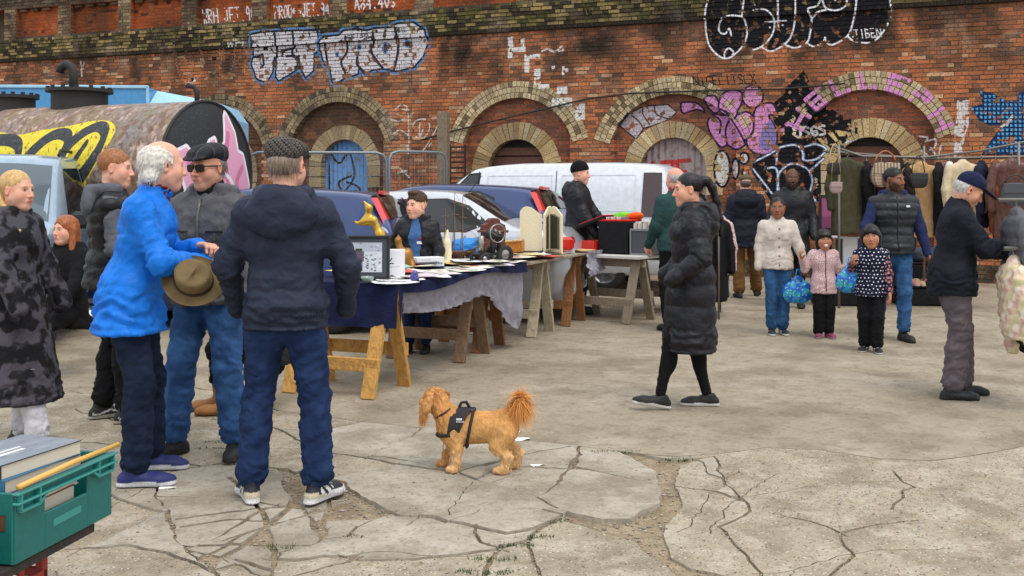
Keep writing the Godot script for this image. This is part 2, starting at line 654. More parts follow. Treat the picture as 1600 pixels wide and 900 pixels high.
class Paint:
	# paint on a picture; places are given through a mapping to its pixels
	var im: Image
	var map: Callable
	var scale := 1.0
	func _init(i: Image, m: Callable, s: float) -> void:
		im = i
		map = m
		scale = s
	func raw(q: Array, c: Color) -> void:
		var y0 := 1e9
		var y1 := -1e9
		for p in q:
			y0 = minf(y0, p.y)
			y1 = maxf(y1, p.y)
		for y in range(maxi(0, int(y0)), mini(im.get_height() - 1, int(y1)) + 1):
			var xs := []
			for i in q.size():
				var a: Vector2 = q[i]
				var b: Vector2 = q[(i + 1) % q.size()]
				if (a.y <= y + 0.5) != (b.y <= y + 0.5):
					xs.append(a.x + (y + 0.5 - a.y) / (b.y - a.y) * (b.x - a.x))
			xs.sort()
			for i in range(0, xs.size() - 1, 2):
				var xa := int(round(xs[i]))
				im.fill_rect(Rect2i(xa, y, maxi(1, int(round(xs[i + 1])) - xa), 1), c)
	func poly(a: Array, c: Color) -> void:
		var q := []
		for i in range(0, a.size(), 2):
			q.append(map.call(a[i], a[i + 1]))
		raw(q, c)
	func disc(p: Vector2, r: float, c: Color) -> void:
		for y in range(int(-r), int(r) + 1):
			var h := sqrt(maxf(r * r - y * y, 0.0))
			im.fill_rect(Rect2i(int(p.x - h), int(p.y) + y, maxi(1, int(2 * h)), 1), c)
	func line(a: Array, w: float, c: Color, closed := false) -> void:
		var q := []
		for i in range(0, a.size(), 2):
			q.append(map.call(a[i], a[i + 1]))
		if closed:
			q.append(q[0])
		path(q, w, c)
	func path(q: Array, w: float, c: Color) -> void:
		var r := maxf(w * scale / 2, 0.6)
		for i in q.size():
			if r > 1.0:
				disc(q[i], r, c)
			if i:
				var d: Vector2 = q[i] - q[i - 1]
				if d.length() > 0.01:
					var n := d.orthogonal().normalized() * r
					raw([q[i - 1] + n, q[i] + n, q[i] - n, q[i - 1] - n], c)
	func curve(a: Array, w: float, c: Color, closed := false) -> void:
		# smooth line through the points
		line(smooth(a, closed), w, c)
	func smooth(a: Array, closed := false) -> Array:
		var n := a.size() / 2
		var o := []
		for i in (n if closed else n - 1):
			var q := []
			for k in [-1, 0, 1, 2]:
				var j: int = posmod(i + k, n) if closed else clampi(i + k, 0, n - 1)
				q.append(Vector2(a[j * 2], a[j * 2 + 1]))
			for t in 6:
				var p: Vector2 = q[1].cubic_interpolate(q[2], q[0], q[3], t / 6.0)
				o.append_array([p.x, p.y])
		if not closed:
			o.append_array([a[-2], a[-1]])
		return o
	func text(s: String, corners: Array, w: float, c: Color, slant := 0.0) -> void:
		# corners: top left, top right, bottom left
		var n := s.length()
		for i in n:
			for l in FONT.get(s[i], []):
				var a := []
				for k in range(0, l.size(), 2):
					var u: float = (i + 0.12 + float(l[k]) * 0.76 - slant * float(l[k + 1])) / n
					var v: float = l[k + 1]
					a.append(corners[0] + (corners[2] - corners[0]) * u + (corners[4] - corners[0]) * v)
					a.append(corners[1] + (corners[3] - corners[1]) * u + (corners[5] - corners[1]) * v)
				line(a, w, c)

static func sub(a: Array, k: float, x: float, y: float) -> Array:
	# from places on an enlarged view to places on the whole
	var o := []
	for i in range(0, a.size(), 2):
		o.append_array([a[i] / k + x, a[i + 1] / k + y])
	return o

func speckle(w: int, h: int, n: FastNoiseLite, lo: float, hi: float, c: Color, most := 1.0, prof = null) -> Image:
	# a see-through picture of one colour where the noise is high
	var src := n.get_image(w, h, false, false, false).get_data()
	var o := PackedByteArray()
	o.resize(w * h * 4)
	var k := 0
	for y in h:
		var p: float = prof.call(float(y) / h) if prof != null else 1.0
		for x in w:
			var a := clampf((src[y * w + x] / 255.0 * 1.0 - lo) / (hi - lo), 0.0, 1.0) * most * p
			o[k] = c.r8
			o[k + 1] = c.g8
			o[k + 2] = c.b8
			o[k + 3] = int(clampf(a, 0.0, 1.0) * 255.0)
			k += 4
	return Image.create_from_data(w, h, false, Image.FORMAT_RGBA8, o)

var wrng := RandomNumberGenerator.new()
var canvas: Image
var wpaint: Paint
var tone_noise := FastNoiseLite.new()
var wall_single := []
var wall_mats := []

func wpix(s: float, y: float) -> Vector2:
	return Vector2((s - WS0) / WL * 4096.0, (1.0 - (y - WY0) / WH) * 1024.0)

func brick_tone(zone: String, s: float, y: float) -> Color:
	var t := tone_noise.get_noise_2d(s * 40.0, y * 60.0)
	var r := wrng.randf()
	var c: Color
	match zone:
		"main":
			var dark := clampf(0.25 - t * 0.9 + smoothstep(3.9, 4.8, y) * 0.3 + smoothstep(0.0, -10.0, s) * 0.15, 0.05, 0.85)
			if r < dark * 0.28: c = c8(108, 76, 60)
			elif r < dark: c = c8(146, 92, 66)
			elif r < dark + 0.08: c = c8(206, 160, 122)
			elif r < dark + 0.3 * (1 - dark): c = c8(176, 104, 68)
			else: c = c8(190, 114, 72)
		"infill":
			if r < 0.3: c = c8(124, 78, 62)
			elif r < 0.6: c = c8(146, 86, 64)
			else: c = c8(172, 98, 68)
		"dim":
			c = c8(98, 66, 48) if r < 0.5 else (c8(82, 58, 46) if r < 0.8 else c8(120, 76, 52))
		"band":
			if r < 0.36: c = c8(48, 42, 34)
			elif r < 0.55: c = c8(104, 94, 62)
			else: c = c8(158, 138, 88)
		"drip":
			c = c8(36, 31, 27)
		"panel":
			c = c8(176, 84, 42) if r < 0.93 else c8(84, 46, 34)
		"pier":
			c = c8(112, 102, 82) if r < 0.55 else (c8(146, 134, 104) if r < 0.85 else c8(70, 64, 54))
		"top":
			c = c8(84, 80, 68) if r < 0.6 else c8(60, 56, 48)
		"ring":
			c = c8(206, 190, 150) if r < 0.5 else (c8(188, 170, 130) if r < 0.85 else c8(120, 106, 78))
		"oldring":
			c = c8(162, 146, 112) if r < 0.5 else (c8(136, 122, 94) if r < 0.8 else c8(84, 76, 62))
		"stone":
			c = c8(196, 170, 122) if r < 0.6 else (c8(180, 150, 104) if r < 0.85 else c8(206, 188, 150))
		"oldstone":
			c = c8(172, 154, 120) if r < 0.6 else c8(156, 138, 106)
		_:
			c = c8(150, 130, 110)
	return c * (0.9 + wrng.randf() * 0.2)

func block(A: Array, p: Array, zf: float, zb: float) -> void:
	# a four sided prism on the wall, its front turned to the yard
	var cs: float = (p[0].x + p[2].x) / 2
	var right := cs > WS0 + WL / 2
	var a: Array = A[1 if right else 0]
	var o := WS0 + (WL / 2 if right else 0.0)
	var f := []
	var b := []
	var uv := []
	for q in p:
		f.append(Vector3(q.x, q.y, zf + wrng.randf_range(-0.0015, 0.0015)))
		b.append(Vector3(q.x, q.y, zb))
		uv.append(Vector2((q.x - o) / (WL / 2), 1.0 - (q.y - WY0) / WH))
	var faces := [[f[0], f[1], f[2], f[3], Vector3(0, 0, 1)]]
	for i in 4:
		var j := (i + 1) % 4
		var d: Vector2 = p[j] - p[i]
		faces.append([f[i], b[i], b[j], f[j], Vector3(d.y, -d.x, 0).normalized()])
	for fi in 5:
		var base: int = a[0].size()
		for k in 4:
			a[0].append(faces[fi][k])
			a[1].append(faces[fi][4])
		if fi == 0:
			a[2].append_array(PackedVector2Array(uv))
		else:
			var i := fi - 1
			var j := fi % 4
			a[2].append_array(PackedVector2Array([uv[i], uv[i], uv[j], uv[j]]))
		a[3].append_array(PackedInt32Array([base, base + 2, base + 1, base, base + 3, base + 2]))

func new_block() -> Array:
	return [[PackedVector3Array(), PackedVector3Array(), PackedVector2Array(), PackedInt32Array()], [PackedVector3Array(), PackedVector3Array(), PackedVector2Array(), PackedInt32Array()]]

func block_mesh(A: Array) -> ArrayMesh:
	var m := ArrayMesh.new()
	for i in 2:
		if A[i][0].size():
			var ar := []
			ar.resize(Mesh.ARRAY_MAX)
			ar[Mesh.ARRAY_VERTEX] = A[i][0]
			ar[Mesh.ARRAY_NORMAL] = A[i][1]
			ar[Mesh.ARRAY_TEX_UV] = A[i][2]
			ar[Mesh.ARRAY_INDEX] = A[i][3]
			m.add_surface_from_arrays(Mesh.PRIMITIVE_TRIANGLES, ar)
			m.surface_set_material(m.get_surface_count() - 1, wall_mats[i])
	return m

func rect(s0: float, s1: float, y0: float, y1: float) -> Array:
	return [Vector2(s0, y0), Vector2(s1, y0), Vector2(s1, y1), Vector2(s0, y1)]

func paint_block(p: Array, c: Color) -> void:
	var q := []
	for e in p:
		q.append(wpix(e.x, e.y))
	wpaint.raw(q, c)

func course(A: Array, s0: float, s1: float, y: float, n: int, zone: String, z: float, proud := 0.004, hgt := 0.075) -> void:
	# one row of bricks from s0 to s1
	var header := n % 2 == 0
	var stepw := 0.1125 if header else 0.225
	var s := floorf((s0 - 20.0) / 0.225) * 0.225 + (0.056 if header else 0.0) + 20.0
	if header and wrng.randf() < 0.35:
		stepw = 0.225
	while s < s1:
		var w := stepw * (1.0 if wrng.randf() > 0.12 else (0.5 if stepw > 0.2 else 2.0))
		var a := maxf(s + 0.005, s0)
		var b := minf(s + w - 0.005, s1)
		if b - a > 0.03:
			var j := 0.003
			var p := [Vector2(a + wrng.randf_range(-j, j), y + 0.005 + wrng.randf_range(0, j)), Vector2(b + wrng.randf_range(-j, j), y + 0.005 + wrng.randf_range(0, j)), Vector2(b + wrng.randf_range(-j, j), y + hgt - 0.005 - wrng.randf_range(0, j)), Vector2(a + wrng.randf_range(-j, j), y + hgt - 0.005 - wrng.randf_range(0, j))]
			var c := brick_tone(zone, (a + b) / 2, y)
			paint_block(p, c)
			var zz := z + wrng.randf_range(-proud, proud)
			if zone == "main" and wrng.randf() < 0.015:
				zz -= 0.03
			if zone == "main" and a > 7.55 and b < 9.12 and y > 1.9 and y < 4.75 and wall_single.size() < 2000:
				wall_single.append([p, zz, z - 0.05])
			else:
				block(A, p, zz, z - 0.05)
		s += w

func holes(y: float) -> Array:
	# where the big arches open the wall at this height: [from, to, number]
	var o := []
	for i in ARCH.size():
		var a: Array = ARCH[i]
		var yc: float = a[1] - a[2]
		if y >= a[1] - 0.05:
			continue
		var yy := maxf(y, a[1] - FOOT)
		var R: float = a[2] - 0.05
		if y < a[1] - FOOT - 0.12:
			R = a[2] - 0.32
		var h2 := R * R - (yy - yc) * (yy - yc)
		if h2 > 0:
			o.append([a[0] - sqrt(h2), a[0] + sqrt(h2), i])
	return o

func ring(parent: Node3D, called: String, cx: float, cy: float, r0: float, r1: float, a0: float, a1: float, rows: int, size: float, zone: String, z: float, single: bool, legs := 0.0) -> void:
	# an arch of radial bricks or stones
	var o: Node3D
	if single:
		o = Node3D.new()
		o.name = called
		parent.add_child(o, true)
	var A := new_block()
	for row in rows:
		var ra := lerpf(r0, r1, float(row) / rows) + 0.005
		var rb := lerpf(r0, r1, float(row + 1) / rows) - 0.004
		var n := int((a1 - a0) * (ra + rb) / 2 / size)
		for i in n:
			var off := 0.5 if row % 2 and rows > 1 else 0.0
			var t0 := a0 + (a1 - a0) * (i + off * 0.6) / n + 0.004 / rb
			var t1 := minf(a0 + (a1 - a0) * (i + 1 + off * 0.6) / n, a1) - 0.004 / rb
			if rows == 1:
				t0 += wrng.randf_range(-0.006, 0.006)
				rb = r1 + wrng.randf_range(-0.012, 0.008)
			if t1 - t0 < 0.01:
				continue
			var p := [Vector2(cx + ra * cos(t1), cy + ra * sin(t1)), Vector2(cx + ra * cos(t0), cy + ra * sin(t0)), Vector2(cx + rb * cos(t0), cy + rb * sin(t0)), Vector2(cx + rb * cos(t1), cy + rb * sin(t1))]
			paint_block(p, brick_tone(zone, 0, 0))
			var zz := z + wrng.randf_range(-0.005, 0.005)
			if single:
				wall_late.append([o, p, zz, z - 0.2, "voussoir"])
			else:
				block(A, p, zz, z - 0.2)
	var k := 0.0
	while k < legs - 0.05:
		for sg in [-1.0, 1.0]:
			var xa: float = cx + sg * (r0 + 0.005)
			var xb: float = cx + sg * (r1 + wrng.randf_range(-0.03, 0.03))
			var p := rect(minf(xa, xb), maxf(xa, xb), cy - k - 0.22, cy - k - 0.008)
			paint_block(p, brick_tone(zone, 0, 0))
			if single:
				wall_late.append([o, p, z, z - 0.2, "quoin"])
			else:
				block(A, p, z, z - 0.2)
		k += 0.23
	if not single:
		wall_mesh_late.append([parent, called, A])

var wall_late := []
var wall_mesh_late := []

func build_wall() -> void:
	wrng.seed = 41
	tone_noise.seed = 7
	tone_noise.frequency = 0.02
	tone_noise.fractal_octaves = 3
	canvas = Image.create(4096, 1024, false, Image.FORMAT_RGBA8)
	canvas.fill(c8(140, 122, 104))
	wpaint = Paint.new(canvas, func(x, y): return wpix(W(x, y).x, W(x, y).y), 4096.0 / WL)
	for i in 2:
		var m := StandardMaterial3D.new()
		m.resource_name = "brickwork"
		m.roughness = 0.9
		m.metallic_specular = 0.3
		m.texture_repeat = true
		wall_mats.append(m)
	var root := thing("railway_viaduct", "long soot stained brick railway viaduct with bricked up arches and graffiti", "viaduct", Vector3(0, 0, -20.34), -0.3625)
	# mortar in the panels and dark band
	paint_block(rect(WS0, WS0 + WL, 5.3, 6.3), c8(150, 84, 50))
	paint_block(rect(WS0, WS0 + WL, 4.73, 5.25), c8(60, 54, 42))
	var A := new_block()
	var left := -15.6
	var right := 11.8
	var n := 0
	var y := 0.0
	var mortar := MB.new()
	while y < 4.72:
		var hs := holes(y + 0.037)
		var s := left
		for h in hs + [[right, right, -1]]:
			if h[0] > s:
				course(A, s, h[0], y, n, "main", 0.0, 0.006)
				block(A, rect(s, h[0], y, y + 0.075), -0.014, -0.3)
			s = h[1]
			if h[2] >= 0:
				# the brick infill round the small arch
				var a: Array = ARCH[h[2]]
				var yi: float = a[4] - a[5]
				var hh := 0.0
				if y + 0.037 < a[4] - 0.04:
					var R: float = a[5] - 0.05
					hh = sqrt(maxf(R * R - pow(maxf(y + 0.037 - yi, 0.0), 2), 0.0))
					if y < yi - 0.5:
						hh = a[6]
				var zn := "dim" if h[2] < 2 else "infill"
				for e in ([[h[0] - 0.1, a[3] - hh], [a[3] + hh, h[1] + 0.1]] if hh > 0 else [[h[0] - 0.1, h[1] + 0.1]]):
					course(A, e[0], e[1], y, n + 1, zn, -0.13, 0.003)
					block(A, rect(e[0], e[1], y, y + 0.075), -0.142, -0.3)
		y += 0.075
		n += 1
	# the stepped band
	for i in 7:
		var zone := "drip" if i == 0 else "band"
		course(A, left, right, 4.73 + i * 0.075, i, zone, 0.05 + (0.02 if i == 0 else 0.012 * i), 0.004)
		block(A, rect(left, right, 4.73 + i * 0.075, 4.805 + i * 0.075), 0.035 + 0.012 * i, -0.3)
	# parapet: piers, recessed panels, top
	var piers := [[-13.26, -12.88], [-11.57, -11.18], [-9.77, -9.4], [-7.98, -7.57], [-6.12, -5.71], [-4.16, -3.72], [-2.14, -1.7], [0.1, 0.52], [2.3, 2.72], [4.5, 4.92], [6.7, 7.12], [8.9, 9.32], [11.1, 11.5]]
	for k in piers.size() - 1:
		var p0: float = piers[k][1]
		var p1: float = piers[k + 1][0]
		for i in 10:
			course(A, piers[k][0], piers[k][1], 5.255 + i * 0.075, i + 1, "pier", 0.03, 0.003)
			if i > 0:
				course(A, p0, p1, 5.255 + i * 0.075, i, "panel", -0.115, 0.0015)
			else:
				course(A, p0, p1, 5.255, 1, "top", 0.0, 0.003)
		block(A, rect(p0, p1, 5.255, 6.02), -0.119, -0.4)
		block(A, rect(piers[k][0], piers[k][1], 5.255, 6.02), 0.018, -0.4)
		# little stepped corbels under the top of each panel
		var s := p0 + 0.08
		while s < p1 - 0.2:
			var p := rect(s, s + 0.2, 5.935, 5.99)
			paint_block(p, brick_tone("top", 0, 0))
			block(A, p, -0.01, -0.3)
			s += 0.36
	for i in 10:
		course(A, left, right, 6.005 + i * 0.075, i, "top", 0.03 + 0.01 * mini(i, 3), 0.004)
	block(A, rect(left, right, 6.005, 6.76), 0.02, -0.4)
	var core := MB.new()
	core.box(Vector3((left + right) / 2, 3.3, -2.1), Vector3(right - left, 6.7, 3.2))
	core.box(Vector3((left + right) / 2, 6.82, -0.2), Vector3(right - left, 0.1, 0.7), Basis(), 0.02)
	core.box(Vector3((left + right) / 2, 5.245, -0.1), Vector3(right - left, 0.01, 0.34))
	# rings
	for i in ARCH.size():
		var a: Array = ARCH[i]
		var cy: float = a[1] - a[2]
		var th := asin(clampf((a[1] - FOOT - cy) / a[2], -1, 1))
		ring(root, "arch_ring", a[0], cy, a[2] - 0.335, a[2], th - 0.08, PI - th + 0.08, 3, 0.088, "ring" if i > 1 else "oldring", 0.014, i > 2)
		ring(root, "inner_arch", a[3], a[4] - a[5], a[6], a[5], 0.0, PI, 1, 0.105, "stone" if i > 1 else "oldstone", -0.1, i > 0, 0.5)
	paint_wall()
	kind(obj("brickwork", block_mesh(A), null, root), "stuff")
	# the bricks that show largest are pieces of their own
	wall_single.sort_custom(func(p, q): return absf(p[0][0].x - 8.5) + absf(p[0][0].y - 3.3) * 0.25 < absf(q[0][0].x - 8.5) + absf(q[0][0].y - 3.3) * 0.25)
	var rest := new_block()
	for i in wall_single.size():
		var w: Array = wall_single[i]
		if i < 300:
			var B := new_block()
			block(B, w[0], w[1], w[2])
			obj("brick", block_mesh(B), null, root)
		else:
			block(rest, w[0], w[1], w[2])
	if rest[1][0].size():
		kind(obj("brickwork", block_mesh(rest), null, root), "stuff")
	for w in wall_late:
		var B := new_block()
		block(B, w[1], w[2], w[3])
		obj(w[4], block_mesh(B), null, w[0])
	for w in wall_mesh_late:
		kind(obj(w[1], block_mesh(w[2]), null, w[0]), "stuff")
	obj("masonry", core, mat("masonry", c8(96, 80, 66), 0.95, {"tri": 0.8, "tex": T.dust}), root)
	build_arch_doors(root)
	# weeds along the ledge
	var g := MB.new()
	for i in 420:
		var s := wrng.randf_range(-9.0, 7.0)
		var p := Vector3(s, 5.25 - (0.3 if wrng.randf() < 0.2 else 0.0), wrng.randf_range(0.0, 0.1) + 0.02)
		var hh := wrng.randf_range(0.03, 0.13) * (1.0 + maxf(0.0, tone_noise.get_noise_1d(s * 90.0)))
		var d := Vector3(wrng.randf_range(-0.06, 0.06), hh, wrng.randf_range(-0.02, 0.07))
		var wv := Vector3(0.012, 0, 0.004)
		g.col(l8(70, 82, 36) if wrng.randf() < 0.6 else l8(120, 112, 60))
		g.tri(p - wv, p + d, p + wv)
	kind(obj("weeds", g, mat("weeds", Color.WHITE, 0.8, {"vc": true}), root), "stuff")
	# the cable strung along the wall
	var pts := []
	for q in [[-1.97, 2.62], [-1.2, 2.8], [0.2, 3.08], [1.6, 3.35], [2.4, 3.42], [4.0, 3.42], [5.2, 3.40], [6.3, 3.46]]:
		pts.append(Vector3(q[0], q[1], 0.05))
	obj("cable", MB.new().smooth(true).tube(pts, 0.018, 6), mat("black_rubber", c8(30, 29, 28), 0.6), root)

func paint_wall() -> void:
	var P := wpaint
	# soot, lime and damp in the brick
	var nz := noise(21, 0.012, 5)
	var soot := speckle(1024, 256, nz, 0.5, 0.75, c8(40, 32, 28), 0.75, func(v: float): return 0.34 + 1.1 * exp(-pow((v - 0.30) / 0.07, 2.0)) + (0.3 if v < 0.25 else 0.0))
	soot.resize(4096, 1024, Image.INTERPOLATE_CUBIC)
	canvas.blend_rect(soot, Rect2i(0, 0, 4096, 1024), Vector2i.ZERO)
	var runs := noise(22, 0.03, 3).get_image(1024, 8)
	var lime := speckle(1024, 256, noise(23, 0.02, 5), 0.6, 0.8, c8(176, 156, 140), 0.5)
	lime.resize(4096, 1024, Image.INTERPOLATE_CUBIC)
	canvas.blend_rect(lime, Rect2i(0, 0, 4096, 1024), Vector2i.ZERO)
	var damp := speckle(512, 64, noise(24, 0.05, 3), 0.5, 0.75, c8(34, 28, 24), 0.6, func(v: float): return exp(-pow((v - 0.3) / 0.12, 2.0)))
	damp.resize(4096, 1024, Image.INTERPOLATE_CUBIC)
	canvas.blend_rect(damp, Rect2i(0, 0, 4096, 1024), Vector2i.ZERO)
	var moss := speckle(1024, 256, noise(25, 0.06, 4), 0.52, 0.7, c8(82, 84, 40), 0.7, func(v: float): return 1.0 if v > 0.175 and v < 0.25 else 0.0)
	moss.resize(4096, 1024, Image.INTERPOLATE_CUBIC)
	canvas.blend_rect(moss, Rect2i(0, 0, 4096, 1024), Vector2i.ZERO)
	var grit := speckle(1024, 1024, noise(26, 0.35, 2), 0.55, 0.8, c8(30, 22, 18), 0.55)
	for i in 4:
		canvas.blend_rect(grit, Rect2i(0, 0, 1024, 1024), Vector2i(i * 1024, 0))
	var pale := speckle(1024, 1024, noise(27, 0.3, 2), 0.62, 0.85, c8(220, 190, 160), 0.5)
	for i in 4:
		canvas.blend_rect(pale, Rect2i(0, 0, 1024, 1024), Vector2i(i * 1024, 0))
	# the graffiti go on a sheet of their own, which is then worn
	var sheet := Image.create(4096, 1024, false, Image.FORMAT_RGBA8)
	sheet.fill(Color(0, 0, 0, 0))
	P.im = sheet
	var white := c8(226, 226, 228)
	var black := c8(26, 26, 30)
	# tags in the panels
	P.text("WRH JET.99", [310, 14, 394, 8, 312, 36], 0.03, white)
	P.text("PROD<>JET.94", [423, 8, 510, 2, 424, 28], 0.03, white)
	P.text("A84.406", [548, -4, 614, -9, 549, 14], 0.034, white)
	P.text("WH", [356, 64, 384, 61, 356, 74], 0.035, c8(190, 190, 186))
	# silver letters with a blue edge
	var jet := sub([80, 180, 170, 158, 265, 155, 400, 150, 590, 150, 590, 300, 550, 310, 545, 450, 490, 500, 450, 420, 440, 340, 420, 345, 415, 440, 280, 525, 258, 500, 262, 350, 238, 345, 225, 460, 180, 540, 110, 512, 68, 400, 85, 345], 5, 380, 20)
	var prod := sub([603, 240, 640, 195, 760, 185, 800, 150, 900, 135, 980, 150, 1040, 130, 1160, 125, 1220, 95, 1340, 85, 1420, 140, 1440, 230, 1400, 340, 1330, 420, 1200, 450, 1090, 430, 1010, 440, 950, 468, 900, 410, 892, 475, 800, 500, 720, 550, 700, 535, 680, 420, 640, 400, 605, 290], 5, 380, 20)
	for q in [jet, prod]:
		P.line(q, 0.17, c8(96, 136, 186), true)
		P.line(q, 0.08, c8(34, 40, 58), true)
		P.poly(q, c8(206, 202, 206))
	for l in [[262, 165, 265, 345], [402, 152, 405, 255, 385, 290, 395, 340, 440, 338], [150, 325, 160, 400, 140, 420], [85, 345, 140, 335, 150, 330], [262, 350, 262, 340], [340, 340, 400, 335], [810, 190, 812, 300, 765, 385, 800, 470], [1025, 150, 1020, 240, 1000, 300, 1055, 390, 1090, 430], [1200, 120, 1212, 230, 1205, 330, 1180, 440], [900, 310, 890, 400, 950, 465], [640, 240, 645, 300, 660, 400], [340, 290, 400, 275]]:
		P.curve(sub(l, 5, 380, 20), 0.055, c8(34, 40, 58))
	for e in [[735, 325, 11, 20], [908, 268, 16, 18], [1110, 275, 18, 44], [1285, 243, 26, 26]]:
		var q := []
		for k in 14:
			q.append_array([e[0] + cos(TAU * k / 14) * e[2], e[1] + sin(TAU * k / 14) * e[3]])
		P.poly(sub(q, 5, 380, 20), c8(34, 40, 58))
		P.line(sub(q, 5, 380, 20), 0.03, c8(96, 136, 186), true)
	P.text("ROIL", sub([1190, 130, 1290, 120, 1190, 160], 5, 380, 20), 0.02, c8(60, 60, 70))
	P.text("GEISO", sub([820, 180, 990, 165, 820, 208], 5, 380, 20), 0.02, c8(60, 60, 70))
	# white flakes
	for r in [[262, 160, 287, 255], [285, 205, 340, 227], [320, 168, 337, 215], [335, 235, 405, 257], [335, 235, 357, 318], [378, 300, 407, 372], [400, 368, 445, 388], [478, 378, 524, 412], [458, 428, 545, 466], [560, 455, 602, 524], [500, 290, 512, 330], [455, 288, 470, 302], [500, 300, 528, 316]]:
		P.poly(sub([r[0], r[1] + 3, r[2], r[1], r[2], r[3], r[0], r[3] + 2], 2.8125, 700, 0), c8(220, 218, 214))
	P.curve(sub([415, 225, 440, 215, 470, 228, 500, 205, 505, 222, 480, 230], 2.8125, 700, 0), 0.04, c8(200, 196, 190))
	# thin white tag by the post
	for l in [[670, 480, 690, 462, 720, 470, 700, 505, 675, 500, 670, 480], [700, 480, 750, 490, 690, 530, 650, 525], [725, 500, 728, 670, 720, 640], [740, 560, 760, 530, 800, 525, 820, 560, 790, 610, 760, 600], [660, 590, 690, 570, 730, 600], [775, 540, 775, 600, 790, 570], [740, 670, 790, 660, 850, 560, 855, 520, 830, 520], [800, 670, 830, 620], [690, 740, 730, 780], [680, 760, 720, 750]]:
		P.curve(sub(l, 2.8125, 380, 0), 0.028, c8(206, 200, 194))
	# the big black letters
	var th := [130, 0, 105, 120, 115, 270, 150, 360, 230, 425, 300, 415, 380, 335, 440, 370, 520, 345, 590, 378, 690, 325, 760, 355, 850, 315, 900, 345, 980, 290, 1040, 330, 1150, 265, 1200, 302, 1330, 310, 1420, 220, 1470, 100, 1462, 0, 1440, -60, 150, -60]
	P.poly(sub(th, 4.706, 1080, 0), black)
	for l in [[150, -60, 130, 0, 105, 120, 115, 270, 150, 360, 230, 425, 300, 415, 380, 335, 410, 250, 400, 170, 375, 128, 300, 118, 240, 130, 205, 180, 210, 235, 250, 248, 280, 208, 295, 262], [245, 418, 248, 380, 275, 355, 310, 380, 300, 415], [385, 335, 440, 368, 520, 340, 580, 280, 612, 200, 600, 120, 540, 72, 460, 78], [520, 345, 590, 376, 690, 322, 740, 250, 765, 130, 770, -20], [545, 162, 700, 150], [640, -20, 640, 215], [395, -20, 375, 128], [690, 325, 760, 353, 850, 313, 875, 240, 885, 140, 860, 70, 930, 45, 965, -30], [885, 140, 930, 95, 1000, 75], [855, 318, 905, 342, 970, 310, 985, 275, 990, 305, 1040, 328, 1150, 262, 1190, 160, 1212, 50, 1215, -20], [960, -20, 990, 60, 1070, 80, 1140, 45, 1145, 0], [1155, 268, 1200, 302, 1330, 310, 1420, 220, 1470, 100, 1462, 0]]:
		P.curve(sub(l, 4.706, 1080, 0), 0.032, c8(232, 232, 236))
	P.text("TIBEN", sub([1190, 220, 1395, 205, 1200, 285], 4.706, 1080, 0), 0.02, white)
	for s in [[470, 38], [1060, 5], [1350, 265], [1190, 270], [672, 183], [578, 200]]:
		P.line(sub([s[0], s[1], s[0] + 3, s[1] + 2], 4.706, 1080, 0), 0.03, white)
	# pale silver piece in the third arch
	var sil := sub([750, 550, 790, 500, 850, 468, 960, 460, 995, 490, 965, 520, 900, 545, 850, 560, 820, 607], 2.8125, 700, 0)
	P.line(sil, 0.05, c8(50, 44, 50), true)
	P.poly(sil, c8(196, 184, 190))
	for l in [[850, 468, 850, 500, 880, 545], [900, 463, 910, 500, 960, 520], [800, 505, 830, 530, 850, 560]]:
		P.curve(sub(l, 2.8125, 700, 0), 0.025, c8(70, 62, 70))
	# black ground, pink figure
	P.poly(sub([735, 75, 780, 160, 800, 190, 825, 250, 900, 300, 960, 340, 975, 430, 985, 520, 860, 560, 830, 600, 835, 840, 540, 840, 430, 670, 440, 600, 500, 560, 590, 500, 600, 430, 560, 380, 545, 300, 565, 258, 620, 215, 640, 165], 3.75, 1060, 90), black)
	P.poly(sub([330, 420, 430, 372, 520, 360, 520, 470, 440, 505, 400, 560, 300, 540], 4, 1200, 95), black)
	for q in [[370, 450, 400, 440, 440, 500, 420, 505], [300, 480, 330, 480, 390, 550, 370, 560], [420, 430, 490, 440, 480, 470, 440, 470], [545, 380, 560, 400, 556, 460, 540, 450]]:
		P.poly(sub(q, 4, 1200, 95), c8(206, 176, 124) if q[0] < 500 else black)
	var pink := c8(206, 140, 190)
	for q in [[10, 262, 80, 258, 125, 280, 150, 318, 100, 300, 20, 322], [150, 240, 190, 222, 225, 235, 240, 300, 205, 322, 165, 285], [245, 235, 290, 195, 365, 200, 372, 260, 345, 330, 400, 318, 440, 350, 438, 430, 390, 482, 330, 420, 300, 350, 240, 312], [165, 370, 205, 330, 245, 335, 300, 350, 385, 485, 380, 520, 330, 537, 280, 512, 240, 522, 180, 440], [400, 480, 440, 430, 450, 300, 545, 265, 580, 335, 530, 340, 575, 430, 572, 520, 520, 567, 450, 560, 410, 525]]:
		var g := sub(P.smooth(q, true), 3.75, 1060, 90)
		P.poly(g, pink)
		P.line(g, 0.035, c8(54, 36, 62), true)
	var hd := []
	for k in 20:
		hd.append_array([435 + cos(TAU * k / 20) * 62, 228 + sin(TAU * k / 20) * 66])
	P.poly(sub(hd, 3.75, 1060, 90), c8(214, 152, 196))
	P.line(sub(hd, 3.75, 1060, 90), 0.035, c8(54, 36, 62), true)
	P.poly(sub([490, 420, 540, 360, 575, 430, 565, 510, 520, 550, 470, 520], 3.75, 1060, 90), c8(130, 120, 170))
	for l in [[300, 350, 270, 420, 280, 510], [245, 300, 300, 345, 385, 485], [190, 330, 240, 370, 235, 440], [345, 330, 330, 360], [270, 310, 300, 330]]:
		P.curve(sub(l, 3.75, 1060, 90), 0.035, c8(54, 36, 62))
	for q in [[370, 330, 405, 340, 425, 400, 395, 420, 350, 370], [265, 255, 300, 240, 330, 290, 300, 310]]:
		P.poly(sub(q, 3.75, 1060, 90), c8(196, 166, 150))
